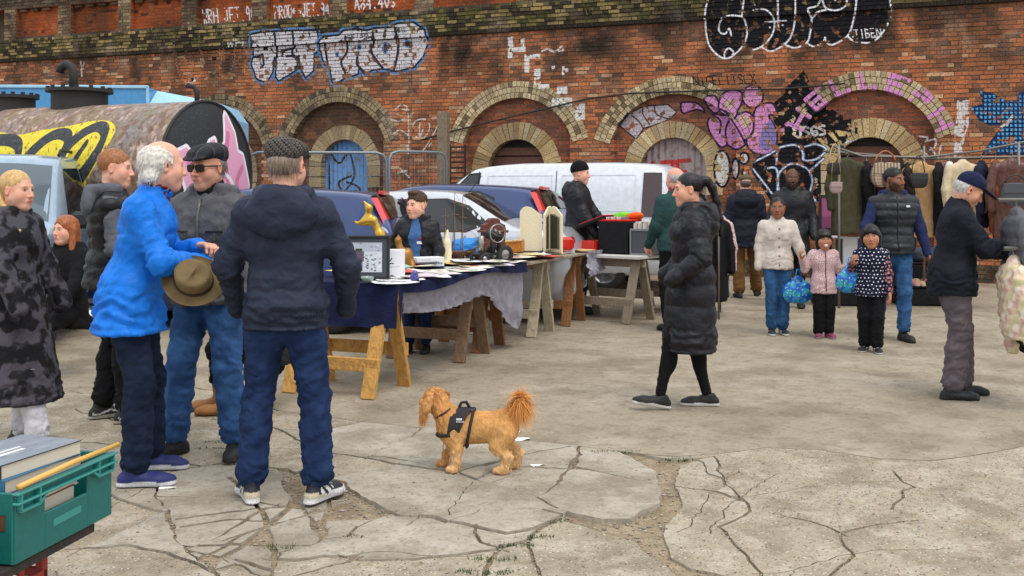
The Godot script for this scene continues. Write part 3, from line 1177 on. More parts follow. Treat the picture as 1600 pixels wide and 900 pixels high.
	# white shapes and the blue-white letters below them
	for e in [[250, 650, 46, 108], [330, 650, 26, 60], [385, 590, 28, 34], [390, 680, 16, 30]]:
		var q := []
		for k in 18:
			q.append_array([e[0] + cos(TAU * k / 18) * e[2], e[1] + sin(TAU * k / 18) * e[3]])
		P.poly(sub(q, 3.75, 1060, 90), c8(206, 202, 196))
		P.line(sub(q, 3.75, 1060, 90), 0.04, c8(30, 34, 48), true)
	for wdt in [[0.055, c8(66, 90, 136)], [0.027, c8(214, 222, 230)]]:
		for l in [[440, 612, 540, 562, 600, 525, 690, 512, 728, 555, 735, 600, 800, 595, 850, 560, 860, 530, 800, 505, 740, 520], [578, 555, 575, 625], [590, 790, 585, 690, 640, 630, 700, 625, 760, 660, 782, 720, 768, 785], [440, 655, 560, 812], [525, 648, 565, 645, 582, 680, 580, 780], [770, 660, 850, 590], [600, 800, 700, 770, 780, 810, 800, 840]]:
			P.curve(sub(l, 3.75, 1060, 90), wdt[0], wdt[1])
	P.text("USGSC", sub([670, 415, 905, 385, 680, 470], 3.75, 1060, 90), 0.045, c8(206, 206, 206))
	P.text("OEAS.", sub([470, 500, 770, 490, 480, 560], 4, 1200, 95), 0.035, c8(196, 200, 204))
	P.text("NIGELITSEX", sub([80, 110, 450, 95, 90, 165], 3.75, 1060, 90), 0.02, c8(40, 32, 30))
	for l in [[950, 470, 1000, 480, 960, 520], [990, 500, 1050, 490, 1040, 540, 1000, 560], [1020, 540, 1060, 600, 1080, 530], [960, 560, 1000, 590]]:
		P.curve(sub(l, 4, 1200, 95), 0.03, c8(206, 200, 196))
	# pink letters round the fourth ring
	var a: Array = ARCH[4]
	var cy: float = a[1] - a[2]
	var word := "HELLEPH"
	for i in 7:
		for l in FONT[word[i]]:
			var q := []
			for k in range(0, l.size(), 2):
				var ang := deg_to_rad(156.0 - 20.5 * i - float(l[k]) * 12.0)
				var r: float = a[2] - 0.04 - float(l[k + 1]) * 0.26
				q.append(wpix(a[0] + cos(ang) * r, cy + sin(ang) * r))
			P.path(q, 0.075, c8(212, 140, 196))
	for q in [[75, 430, 100, 415, 105, 440, 85, 452], [100, 395, 130, 375, 140, 395, 115, 415]]:
		P.poly(sub(q, 4, 1200, 95), c8(200, 140, 190))
	# white patch and blue chequers at the right
	P.poly(sub([1180, 250, 1260, 245, 1255, 400, 1230, 470, 1210, 600, 1160, 600, 1165, 420, 1180, 360], 4, 1200, 95), c8(214, 206, 206))
	P.poly(sub([1320, 190, 1400, 200, 1500, 262, 1560, 200, 1640, 180, 1700, 590, 1330, 590, 1420, 460, 1470, 400, 1380, 405, 1320, 372, 1265, 290, 1340, 270], 4, 1200, 95), c8(28, 52, 96))
	for j in 16:
		for i in 16:
			var x := 1278.0 + i * 27.0
			var yy := 196.0 + j * 26.0
			if Geometry2D.is_point_in_polygon(Vector2(x, yy), pv([1325, 195, 1400, 205, 1500, 268, 1560, 206, 1700, 190, 1700, 585, 1350, 585, 1430, 460, 1480, 395, 1380, 398, 1320, 365, 1272, 292, 1345, 272])):
				P.poly(sub([x - 8, yy - 8, x + 9, yy - 6, x + 7, yy + 9, x - 6, yy + 8], 4, 1200, 95), c8(96, 172, 216))
	P.poly(sub([1450, 410, 1490, 380, 1530, 330, 1535, 350, 1500, 400, 1460, 420], 4, 1200, 95), c8(214, 196, 190))
	P.line([126, 96, 128, 119], 0.05, c8(190, 180, 170))
	P.line([131, 97, 130, 108], 0.03, c8(190, 180, 170))
	# wear: paint is missing where the brick has flaked
	var mask := speckle(2048, 512, noise(31, 0.06, 5), 0.63, 0.64, Color.WHITE)
	mask.resize(4096, 1024, Image.INTERPOLATE_NEAREST)
	var clear := Image.create(4096, 1024, false, Image.FORMAT_RGBA8)
	sheet.blit_rect_mask(clear, mask, Rect2i(0, 0, 4096, 1024), Vector2i.ZERO)
	canvas.blend_rect(sheet, Rect2i(0, 0, 4096, 1024), Vector2i.ZERO)
	var fine := speckle(1024, 1024, noise(32, 0.15, 3), 0.56, 0.8, c8(60, 44, 36), 0.5)
	for i in 4:
		canvas.blend_rect(fine, Rect2i(0, 0, 1024, 1024), Vector2i(i * 1024, 0))
	canvas.convert(Image.FORMAT_RGB8)
	for i in 2:
		wall_mats[i].albedo_texture = ImageTexture.create_from_image(canvas.get_region(Rect2i(i * 2048, 0, 2048, 1024)))
		wall_mats[i].normal_enabled = false

func build_arch_doors(root: Node3D) -> void:
	# what closes each small arch
	for i in ARCH.size():
		var a: Array = ARCH[i]
		var cx: float = a[3]
		var r: float = a[6] + 0.06
		var top: float = a[4] - (a[5] - a[6]) + 0.05
		if i == 1 or i == 3 or i == 0:
			# corrugated sheet
			var im := Image.create(256, 512, false, Image.FORMAT_RGBA8)
			im.fill(c8(104, 150, 206) if i < 2 else c8(176, 160, 160))
			var P := Paint.new(im, func(x, y): return Vector2(x * 256.0, y * 512.0), 256.0)
			if i == 1:
				for l in [[.1, .1, .3, .2, .5, .12, .6, .3, .4, .42, .3, .35, .55, .3], [.3, .55, .6, .42, .8, .5, .85, .7], [.45, .35, .7, .4, .75, .55], [.05, .6, .4, .55, .6, .75, .3, .8], [.1, .2, .12, .5], [.6, .62, .6, .8]]:
					P.curve(l, 0.035, c8(24, 28, 40))
			elif i == 3:
				P.text("07E", [.08, .2, .72, .18, .08, .36], 0.06, c8(196, 56, 52))
				for l in [[.0, .45, .4, .4, .9, .44], [.5, .5, .7, .38, .95, .5, .8, .6], [.2, .6, .5, .5, .9, .62], [.6, .45, .65, .7]]:
					P.curve(l, 0.04, c8(34, 30, 36))
			var rust := speckle(256, 512, noise(60 + i, 0.03, 4), 0.55, 0.75, c8(120, 96, 84), 0.6)
			im.blend_rect(rust, Rect2i(0, 0, 256, 512), Vector2i.ZERO)
			im.convert(Image.FORMAT_RGB8)
			var b := MB.new()
			b.grid(func(u, v): return Vector3(cx + (u - 0.5) * 2 * r, top * (1.0 - v), -0.33 + 0.012 * sin(u * TAU * 11.0)), 88, 2)
			obj("corrugated_sheet", b, mat("sheet_%d" % i, Color.WHITE, 0.55, {"tex": ImageTexture.create_from_image(im), "metal": 0.2}), root)
		else:
			var b := MB.new()
			b.box(Vector3(cx, top / 2, -0.42), Vector3(2 * r, top, 0.04))
			obj("door_panel", b, mat("dark_door", c8(52, 44, 42), 0.8, {"tri": 1.5, "tex": T.dust}), root)
			for k in 3:
				obj("plank", MB.new().box(Vector3(cx + 0.04 * k - 0.03, top - 0.28 - 0.19 * k, -0.37), Vector3(2 * r - 0.02, 0.16, 0.03), Basis(Vector3(0, 0, 1), 0.012 * (k - 1)), 0.004), wood("old_plank", c8(120, 84, 72) if i == 2 else c8(40, 38, 40)), root)

# ---------------------------------------------------------------- the yard: broken concrete
func g2(x: float, y: float) -> Vector2:
	var p := gp(x, y)
	return Vector2(p.x, p.z)

func jag(a: Array, amp: float, rng: RandomNumberGenerator, stepm := 0.05) -> PackedVector2Array:
	# a line through ground places given on the picture, roughened like a crack
	var o := PackedVector2Array()
	for i in range(0, a.size(), 2):
		var p := g2(a[i], a[i + 1])
		if o.size():
			var q := o[-1]
			var n := int(q.distance_to(p) / stepm)
			var side := (p - q).orthogonal().normalized()
			var drift := 0.0
			for k in range(1, n):
				drift = clampf(drift + rng.randf_range(-amp, amp) * 0.7, -amp * 1.6, amp * 1.6) * minf(1.0, (n - k) / 3.0)
				o.append(q.lerp(p, float(k) / n) + side * drift)
		o.append(p)
	return o

func slab_mesh(poly: PackedVector2Array, y: float, tilt: Vector2, bevel: float, deep: float) -> ArrayMesh:
	if Geometry2D.is_polygon_clockwise(poly):
		poly.reverse()
	var n := poly.size()
	var inner := PackedVector2Array()
	for i in n:
		var a := poly[(i + n - 1) % n]
		var b := poly[i]
		var c := poly[(i + 1) % n]
		var d := ((b - a).normalized() + (c - b).normalized()).normalized()
		inner.append(b + Vector2(-d.y, d.x) * bevel)
	var ix := Geometry2D.triangulate_polygon(inner)
	if ix.is_empty():
		inner = poly
		ix = Geometry2D.triangulate_polygon(inner)
	if ix.is_empty():
		return null
	var ctr := Vector2.ZERO
	for p in poly:
		ctr += p / n
	var h := func(p: Vector2, dy: float) -> Vector3:
		return Vector3(p.x, y + dy + clampf((p - ctr).dot(tilt), -0.006, 0.006), p.y)
	var mb := MB.new()
	for i in range(0, ix.size(), 3):
		var t := [inner[ix[i]], inner[ix[i + 1]], inner[ix[i + 2]]]
		if (t[1] - t[0]).cross(t[2] - t[0]) > 0:
			mb.tri(h.call(t[0], 0), h.call(t[1], 0), h.call(t[2], 0))
		else:
			mb.tri(h.call(t[0], 0), h.call(t[2], 0), h.call(t[1], 0))
	for i in n:
		var j := (i + 1) % n
		mb.quad(h.call(inner[i], 0), h.call(poly[i], -bevel * 0.7), h.call(poly[j], -bevel * 0.7), h.call(inner[j], 0))
		mb.quad(h.call(poly[i], -bevel * 0.7), h.call(poly[i], -deep), h.call(poly[j], -deep), h.call(poly[j], -bevel * 0.7))
	return mb.done()

func concrete_tex(seed_: int, base: Color, pebbles: int, dirt: float) -> ImageTexture:
	# concrete with sand, stones showing, and trodden-in earth; repeats every few metres
	var n := 1024
	var im := Image.create(n, n, false, Image.FORMAT_RGBA8)
	im.fill(base)
	var lay := func(fr: float, oct: int, lo: float, hi: float, c: Color, a: float, sd: int) -> void:
		var nz := noise(seed_ + sd, fr, oct)
		var src: Image = nz.get_seamless_image(n / 2, n / 2, false, false, 0.15)
		var d := src.get_data()
		var o := PackedByteArray()
		o.resize(d.size() * 4)
		for i in d.size():
			o[i * 4] = c.r8
			o[i * 4 + 1] = c.g8
			o[i * 4 + 2] = c.b8
			o[i * 4 + 3] = int(clampf((d[i] / 255.0 - lo) / (hi - lo), 0, 1) * a * 255.0)
		var q := Image.create_from_data(n / 2, n / 2, false, Image.FORMAT_RGBA8, o)
		q.resize(n, n, Image.INTERPOLATE_CUBIC)
		im.blend_rect(q, Rect2i(0, 0, n, n), Vector2i.ZERO)
	lay.call(0.008, 5, 0.45, 0.8, c8(116, 106, 92), dirt, 1)
	lay.call(0.012, 5, 0.5, 0.8, c8(204, 198, 188), 0.5, 2)
	lay.call(0.05, 4, 0.55, 0.8, c8(126, 114, 98), 0.3, 3)
	lay.call(0.2, 2, 0.55, 0.85, c8(96, 88, 78), 0.22, 4)
	lay.call(0.25, 2, 0.6, 0.85, c8(216, 208, 194), 0.25, 5)
	var rng := RandomNumberGenerator.new()
	rng.seed = seed_
	for i in pebbles:
		var c: Color = [c8(150, 132, 108), c8(196, 184, 164), c8(110, 104, 98), c8(170, 150, 130), c8(90, 84, 78), c8(212, 204, 190)][rng.randi() % 6]
		var r := rng.randi_range(1, 3) if pebbles < 5000 else rng.randi_range(1, 5)
		var x := rng.randi() % n
		var y := rng.randi() % n
		im.fill_rect(Rect2i(x, y, r, maxi(1, r - 1)), c)
		if r > 3:
			im.fill_rect(Rect2i(x + 1, y - 1, r - 2, r + 1), c)
	im.convert(Image.FORMAT_RGB8)
	return ImageTexture.create_from_image(im)

const CRACKS := [
	[0.012, 470, 738, 500, 749, 545, 765, 600, 795, 622, 804, 678, 807, 735, 821, 790, 834, 835, 826, 881, 805],
	[0.010, 340, 655, 430, 668, 493, 703, 576, 715, 646, 729, 715, 738, 761, 754, 817, 770, 838, 776, 872, 754, 900, 724, 905, 697],
	[0.006, 562, 659, 530, 666, 498, 674, 430, 668], [0.006, 660, 668, 625, 690, 576, 713], [0.007, 626, 723, 570, 735, 500, 748],
	[0.010, 437, 862, 502, 860, 553, 872, 646, 872, 715, 865, 780, 856, 826, 842, 881, 805],
	[0.006, 610, 801, 567, 814, 545, 836, 505, 840], [0.007, 743, 826, 752, 847, 782, 856], [0.007, 826, 842, 844, 897, 850, 925],
	[0.008, 553, 872, 505, 884, 460, 897, 420, 925], [0.012, 780, 856, 757, 897, 745, 930],
	[0.005, 715, 738, 798, 715, 881, 699], [0.006, 872, 754, 905, 712],
	[0.005, 895, 728, 960, 742, 1030, 757], [0.006, 863, 791, 840, 778],
	[0.012, 860, 800, 881, 805, 930, 824, 990, 842, 1030, 872],
	[0.006, 1118, 715, 1121, 735, 1132, 755, 1172, 796, 1150, 810, 1123, 821, 1145, 845, 1168, 866, 1190, 893, 1200, 930],
	[0.006, 1050, 757, 1110, 765, 1150, 778], [0.006, 1290, 930, 1296, 897, 1334, 866, 1312, 830, 1352, 821, 1420, 812], [0.004, 1312, 830, 1265, 812, 1235, 806],
	[0.004, 1395, 790, 1410, 765, 1430, 760, 1400, 740],
	[0.014, 1330, 930, 1357, 897, 1384, 882, 1430, 886, 1465, 892, 1530, 884, 1640, 876],
	[0.010, 160, 762, 220, 790, 262, 800, 280, 835, 330, 880, 345, 925], [0.008, 120, 855, 200, 850, 262, 862, 330, 890], [0.006, 60, 690, 150, 690, 230, 705, 300, 725, 345, 735],
	[0.007, 190, 610, 230, 640, 200, 680, 262, 700], [0.006, 230, 640, 290, 655, 345, 640], [0.005, 120, 640, 190, 660, 230, 640], [0.006, 345, 735, 400, 745, 470, 738],
	[0.006, 60, 600, 130, 615, 190, 610, 280, 600, 345, 612, 430, 640],
]

func build_ground() -> void:
	var rng := RandomNumberGenerator.new()
	rng.seed = 5
	T.concrete = concrete_tex(101, c8(176, 168, 154), 2500, 0.4)
	T.aggregate = concrete_tex(131, c8(174, 165, 149), 8000, 0.4)
	T.rough = ntex(noise(51, 0.06, 5), 512, null, 5.0)
	var cm := mat("concrete", c8(236, 234, 230), 0.9, {"tri": 0.36, "world": true, "tex": T.concrete, "nrm": T.rough, "ns": 0.3, "spec": 0.3})
	var am := mat("worn_concrete", c8(236, 232, 224), 0.92, {"tri": 0.6, "world": true, "tex": T.aggregate, "nrm": T.rough, "ns": 0.5, "spec": 0.3})
	var sm := mat("swept_concrete", c8(222, 216, 206), 0.9, {"tri": 0.21, "world": true, "tex": T.concrete, "nrm": T.rough, "ns": 0.18, "spec": 0.3})
	var em := mat("earth", c8(214, 200, 180), 0.95, {"tri": 0.8, "world": true, "tex": T.aggregate, "nrm": T.rough, "ns": 1.2})
	var gm := MB.new()
	gm.quad(Vector3(-150, -0.02, -60), Vector3(150, -0.02, -60), Vector3(150, -0.02, 150), Vector3(-150, -0.02, 150))
	var ground := obj("ground", gm, em)
	kind(ground, "structure")
	# the smooth far part of the yard ends at a long curved joint
	var far_edge := jag([-900, 600, 0, 605, 60, 600, 130, 615, 190, 610, 280, 600, 345, 612, 430, 640, 500, 650, 562, 659, 660, 668, 735, 672, 807, 685, 880, 694, 943, 702, 1055, 713, 1132, 707, 1195, 699, 1276, 702, 1366, 715, 1456, 719, 1528, 710, 1600, 696, 1900, 690], 0.012, rng)
	var far := far_edge.duplicate()
	far.append_array(PackedVector2Array([Vector2(14, -12), Vector2(14, -28), Vector2(-20, -28), Vector2(-20, -9)]))
	far = Geometry2D.offset_polygon(far, -0.012)[0]
	var fm := slab_mesh(far, 0.0, Vector2.ZERO, 0.006, 0.05)
	obj("concrete_slab", fm, sm, ground)
	var near := far_edge.duplicate()
	near.append_array(PackedVector2Array([Vector2(9, -5), Vector2(9, 2.5), Vector2(-9, 2.5), Vector2(-9, -7)]))
	var pieces: Array = [near]
	# earth-filled gaps
	var gaps := [
		[965, 704, 1055, 717, 1120, 712, 1062, 726, 1062, 771, 1057, 803, 1037, 832, 1048, 868, 1080, 886, 1150, 900, 1160, 930, 1090, 925, 1040, 880, 1000, 848, 930, 826, 880, 812, 884, 800, 940, 812, 985, 812, 1000, 800, 1031, 787, 1030, 760, 1024, 735, 1000, 722],
		[1430, 722, 1500, 716, 1600, 700, 1640, 730, 1600, 745, 1560, 730, 1500, 727],
		[290, 730, 345, 722, 420, 728, 470, 738, 540, 752, 560, 775, 600, 797, 560, 822, 530, 815, 500, 845, 440, 862, 420, 905, 370, 880, 330, 890, 290, 862, 262, 800, 240, 775, 250, 745],
	]
	var todo := []
	for g in [gaps[0], gaps[1]]:
		var gpoly := jag(g + [g[0], g[1]], 0.014, rng, 0.04)
		gpoly.remove_at(gpoly.size() - 1)
		todo.append(gpoly)
	for c in CRACKS:
		var w: float = c[0]
		var pl := jag(c.slice(1), 0.016, rng, 0.04)
		pl.insert(0, pl[0] + (pl[0] - pl[1]).normalized() * 0.05)
		pl.append(pl[-1] + (pl[-1] - pl[-2]).normalized() * 0.05)
		for strip in Geometry2D.offset_polyline(pl, maxf(w, 0.008), Geometry2D.JOIN_MITER, Geometry2D.END_BUTT):
			todo.append(strip)
	for k in 18:
		var c := Vector2(rng.randf_range(60, 1560), rng.randf_range(690, 880))
		var d := Vector2.from_angle(rng.randf() * PI) * Vector2(170, 50)
		for strip in Geometry2D.offset_polyline(jag([c.x - d.x, c.y - d.y, c.x, c.y + rng.randf_range(-16, 16), c.x + d.x, c.y + d.y], 0.022, rng, 0.035), 0.0032, Geometry2D.JOIN_MITER, Geometry2D.END_BUTT):
			todo.append(strip)
	var bpoly := jag(gaps[2] + [gaps[2][0], gaps[2][1]], 0.02, rng, 0.04)
	bpoly.remove_at(bpoly.size() - 1)
	todo.append(bpoly)
	for turn in 5:
		var left := []
		for t in todo:
			holed = false
			pieces = clip_all(pieces, t)
			if holed:
				left.append(t)
		todo = left
	for p in pieces:
		var area := 0.0
		for i in p.size():
			area += p[i].cross(p[(i + 1) % p.size()]) * 0.5
		if absf(area) < 0.004:
			continue
		var c := Vector2.ZERO
		for q in p:
			c += q / p.size()
		var right := Geometry2D.is_point_in_polygon(g2(1300, 780), p) or Geometry2D.is_point_in_polygon(g2(1200, 850), p) or Geometry2D.is_point_in_polygon(g2(1090, 745), p) or Geometry2D.is_point_in_polygon(g2(1450, 850), p)
		var m := slab_mesh(p, rng.randf_range(-0.006, 0.003), Vector2(rng.randf_range(-1, 1), rng.randf_range(-1, 1)) * 0.006, 0.007, 0.05)
		if m:
			obj("concrete_slab", m, am if right else cm, ground)
	# shards of concrete in the broken patch
	var shards: Array = [Geometry2D.offset_polygon(bpoly, -0.012)[0]]
	for k in 15:
		var c := Vector2(rng.randf_range(250, 570), rng.randf_range(728, 890))
		var d := Vector2.from_angle(rng.randf() * PI) * Vector2(300, 120)
		var pl := jag([c.x - d.x, maxf(c.y - d.y, 640), c.x, c.y, c.x + d.x * 0.9 + 20, maxf(c.y + d.y, 640)], 0.03, rng, 0.06)
		for strip in Geometry2D.offset_polyline(pl, rng.randf_range(0.004, 0.016), Geometry2D.JOIN_MITER, Geometry2D.END_BUTT):
			shards = clip_all(shards, strip)
	for p in shards:
		var area := 0.0
		for i in p.size():
			area += p[i].cross(p[(i + 1) % p.size()]) * 0.5
		if absf(area) < 0.0006 or rng.randf() < 0.2:
			continue
		var m := slab_mesh(p, rng.randf_range(-0.01, 0.0), Vector2(rng.randf_range(-1, 1), rng.randf_range(-1, 1)) * 0.04, 0.007, 0.05)
		if m:
			obj("concrete_shard", m, cm, ground)
	# grit, small stones and litter
	var stone := MB.new().smooth(true)
	stone.lathe([Vector2(0.0, -0.3), Vector2(0.42, -0.2), Vector2(0.5, 0.05), Vector2(0.3, 0.3), Vector2(0.0, 0.36)], 6)
	var mm := MultiMesh.new()
	mm.transform_format = MultiMesh.TRANSFORM_3D
	mm.use_colors = true
	mm.mesh = stone.done()
	var spots := []
	for k in 9000:
		var x := rng.randf_range(-60, 1660)
		var y := rng.randf_range(560, 905)
		var p := g2(x, y)
		var big := 0.0
		var ingap := false
		for g in gaps:
			if Geometry2D.is_point_in_polygon(Vector2(x, y), pv(g)):
				ingap = true
		var e := Vector2((x - 1370) / 330.0, (y - 770) / 62.0).length()
		if ingap:
			big = rng.randf_range(0.005, 0.017)
		elif e < 1.0 and y > 700:
			big = rng.randf_range(0.003, 0.010)
		elif rng.randf() < 0.12:
			big = rng.randf_range(0.004, 0.011)
		if big > 0.0:
			spots.append([p, big, -0.018 if ingap else 0.0])
	for c in CRACKS:
		var pl := jag(c.slice(1), 0.016, rng, 0.03)
		for p in pl:
			for k in 2:
				spots.append([p + Vector2(rng.randf_range(-1, 1), rng.randf_range(-1, 1)) * 0.02, rng.randf_range(0.005, 0.012), -0.015])
	mm.instance_count = spots.size()
	for i in spots.size():
		var s: Array = spots[i]
		var b := Basis(Vector3.UP, rng.randf() * TAU).scaled(Vector3(s[1] * rng.randf_range(0.8, 1.5), s[1] * rng.randf_range(0.5, 1.0), s[1]))
		mm.set_instance_transform(i, Transform3D(b, Vector3(s[0].x, s[2] + s[1] * 0.1, s[0].y)))
		var t := rng.randf_range(0.14, 0.42)
		mm.set_instance_color(i, Color(t, t * rng.randf_range(0.82, 0.95), t * rng.randf_range(0.62, 0.85)))
	var mi := MultiMeshInstance3D.new()
	mi.name = "grit"
	mi.multimesh = mm
	mi.material_override = mat("stones", Color.WHITE, 0.9, {"vc": true})
	kind(mi, "stuff")
	ground.add_child(mi)
	# moss and blades of grass in the joints
	var tuft := MB.new()
	for s in [[965, 705, 0.16], [1058, 717, 0.07], [757, 892, 0.12], [770, 872, 0.1], [800, 850, 0.1], [437, 853, 0.06], [345, 690, 0.1], [330, 700, 0.1], [835, 838, 0.09], [552, 838, 0.05], [860, 812, 0.08], [745, 700, 0.03]]:
		var p := gp(s[0], s[1])
		for k in int(s[2] * 800):
			var q := p + Vector3(rng.randf_range(-1, 1) * s[2], -0.012, rng.randf_range(-1, 1) * 0.022)
			var hh := rng.randf_range(0.008, 0.024)
			var a := rng.randf() * TAU
			var w := Vector3(cos(a), 0, sin(a)) * 0.004
			tuft.col(l8(60, 78, 34) if rng.randf() < 0.6 else l8(92, 104, 52))
			tuft.tri(q - w, q + Vector3(rng.randf_range(-0.01, 0.01), hh, rng.randf_range(-0.01, 0.01)), q + w)
	kind(obj("moss", tuft, mat("weeds", Color.WHITE, 0.8, {"vc": true}), ground), "stuff")
	var lit := [[815, 687, 0.05, 0.03], [840, 728, 0.04, 0.012], [262, 764, 0.04, 0.02], [810, 676, 0.02, 0.01]]
	for l in lit:
		var p := gp(l[0], l[1])
		var b := MB.new().grid(func(u, v): return Vector3((u - 0.5) * l[2] * 2, 0.006 + 0.008 * sin(u * 5.0 + v * 3.0) * v, (v - 0.5) * l[3] * 2), 5, 3)
		tag(obj("paper_scrap", b, mat("paper", c8(236, 234, 228), 0.8), self, p), "white scrap of paper lying on the cracked concrete %s" % ["behind the dog", "below the dog's tail", "beside the blue trainers", "just past the dog's rump"][lit.find(l)], "litter", "scraps of litter on the concrete")

var holed := false

func clip_all(pieces: Array, by: PackedVector2Array) -> Array:
	var o := []
	for p in pieces:
		var r := Geometry2D.clip_polygons(p, by)
		var hole := false
		for q in r:
			if Geometry2D.is_polygon_clockwise(q):
				hole = true
		if hole:
			holed = true
			o.append(p)
		else:
			o.append_array(r)
	return o

# ---------------------------------------------------------------- people
# A person stands at the origin and faces +z; the person's left is +x. Places are for a height of 1.75 m.
static func ik(a: Vector3, c: Vector3, l1: float, l2: float, pole: Vector3) -> Array:
	var d := clampf(a.distance_to(c), 0.05, l1 + l2 - 0.004)
	var u := (c - a).normalized()
	var x := (l1 * l1 - l2 * l2 + d * d) / (2.0 * d)
	var h := sqrt(maxf(l1 * l1 - x * x, 0.0))
	var p := (pole - u * pole.dot(u)).normalized()
	return [a + u * x + p * h, a + u * d]

static func seg_dist(p: Vector3, a: Vector3, b: Vector3) -> Vector2:
	var ab := b - a
	var t := clampf((p - a).dot(ab) / maxf(ab.length_squared(), 1e-9), 0.0, 1.0)
	return Vector2(p.distance_to(a + ab * t), t * ab.length())

func joints(S: Dictionary) -> Dictionary:
	var J := {}
	var hip: Vector3 = S.get("hip", Vector3.ZERO)
	var lean: Vector3 = S.get("lean", Vector3.ZERO)
	var tw := Basis(Vector3.UP, deg_to_rad(S.get("twist", 0.0)))
	var wide: float = S.get("wide", 1.0)
	J.pel = Vector3(0, 0.93, 0) + hip
	J.chest = J.pel + Vector3(0, 0.38, 0.0) + lean
	J.neck = J.chest + Vector3(0, 0.165, -0.01) + lean * 0.35
	J.head = J.neck + tw * (Vector3(0, 0.155, 0.035) + S.get("headoff", Vector3.ZERO))
	J.tw = tw
	for sd in [1.0, -1.0]:
		var k: String = "l" if sd > 0 else "r"
		J["sh" + k] = J.chest + tw * Vector3(0.172 * sd * wide, 0.088 + S.get("shrug" + k, 0.0), -0.005)
		var hj: Vector3 = J.pel + Vector3(0.088 * sd, -0.02, 0)
		J["hip" + k] = hj
		var f: Array = S.get(k + "f", [0.1 * sd, 0.0, 0.0])     # x, z, yaw, lift, pitch
		var an := Vector3(f[0], 0.085 + (f[3] if f.size() > 3 else 0.0), f[1])
		var fy := deg_to_rad(f[2])
		var r := ik(hj, an, 0.42, 0.412, Vector3(sin(fy) * 0.6, 0, 1))
		J["kn" + k] = r[0]
		J["an" + k] = an
		J["fy" + k] = fy
		J["fp" + k] = deg_to_rad(f[4]) if f.size() > 4 else 0.0
		var w: Vector3 = S.get(k + "w", Vector3(0.29 * sd, 0.82, 0.08))
		var pole: Vector3 = S.get(k + "p", Vector3(0.5 * sd, -0.2, -1))
		r = ik(J["sh" + k], w, 0.285, 0.26, pole)
		J["el" + k] = r[0]
		J["wr" + k] = r[1]
	var sc: float = S.h / 1.75
	J.sc = sc
	for k in J.keys():
		if J[k] is Vector3:
			J[k] *= sc
	return J

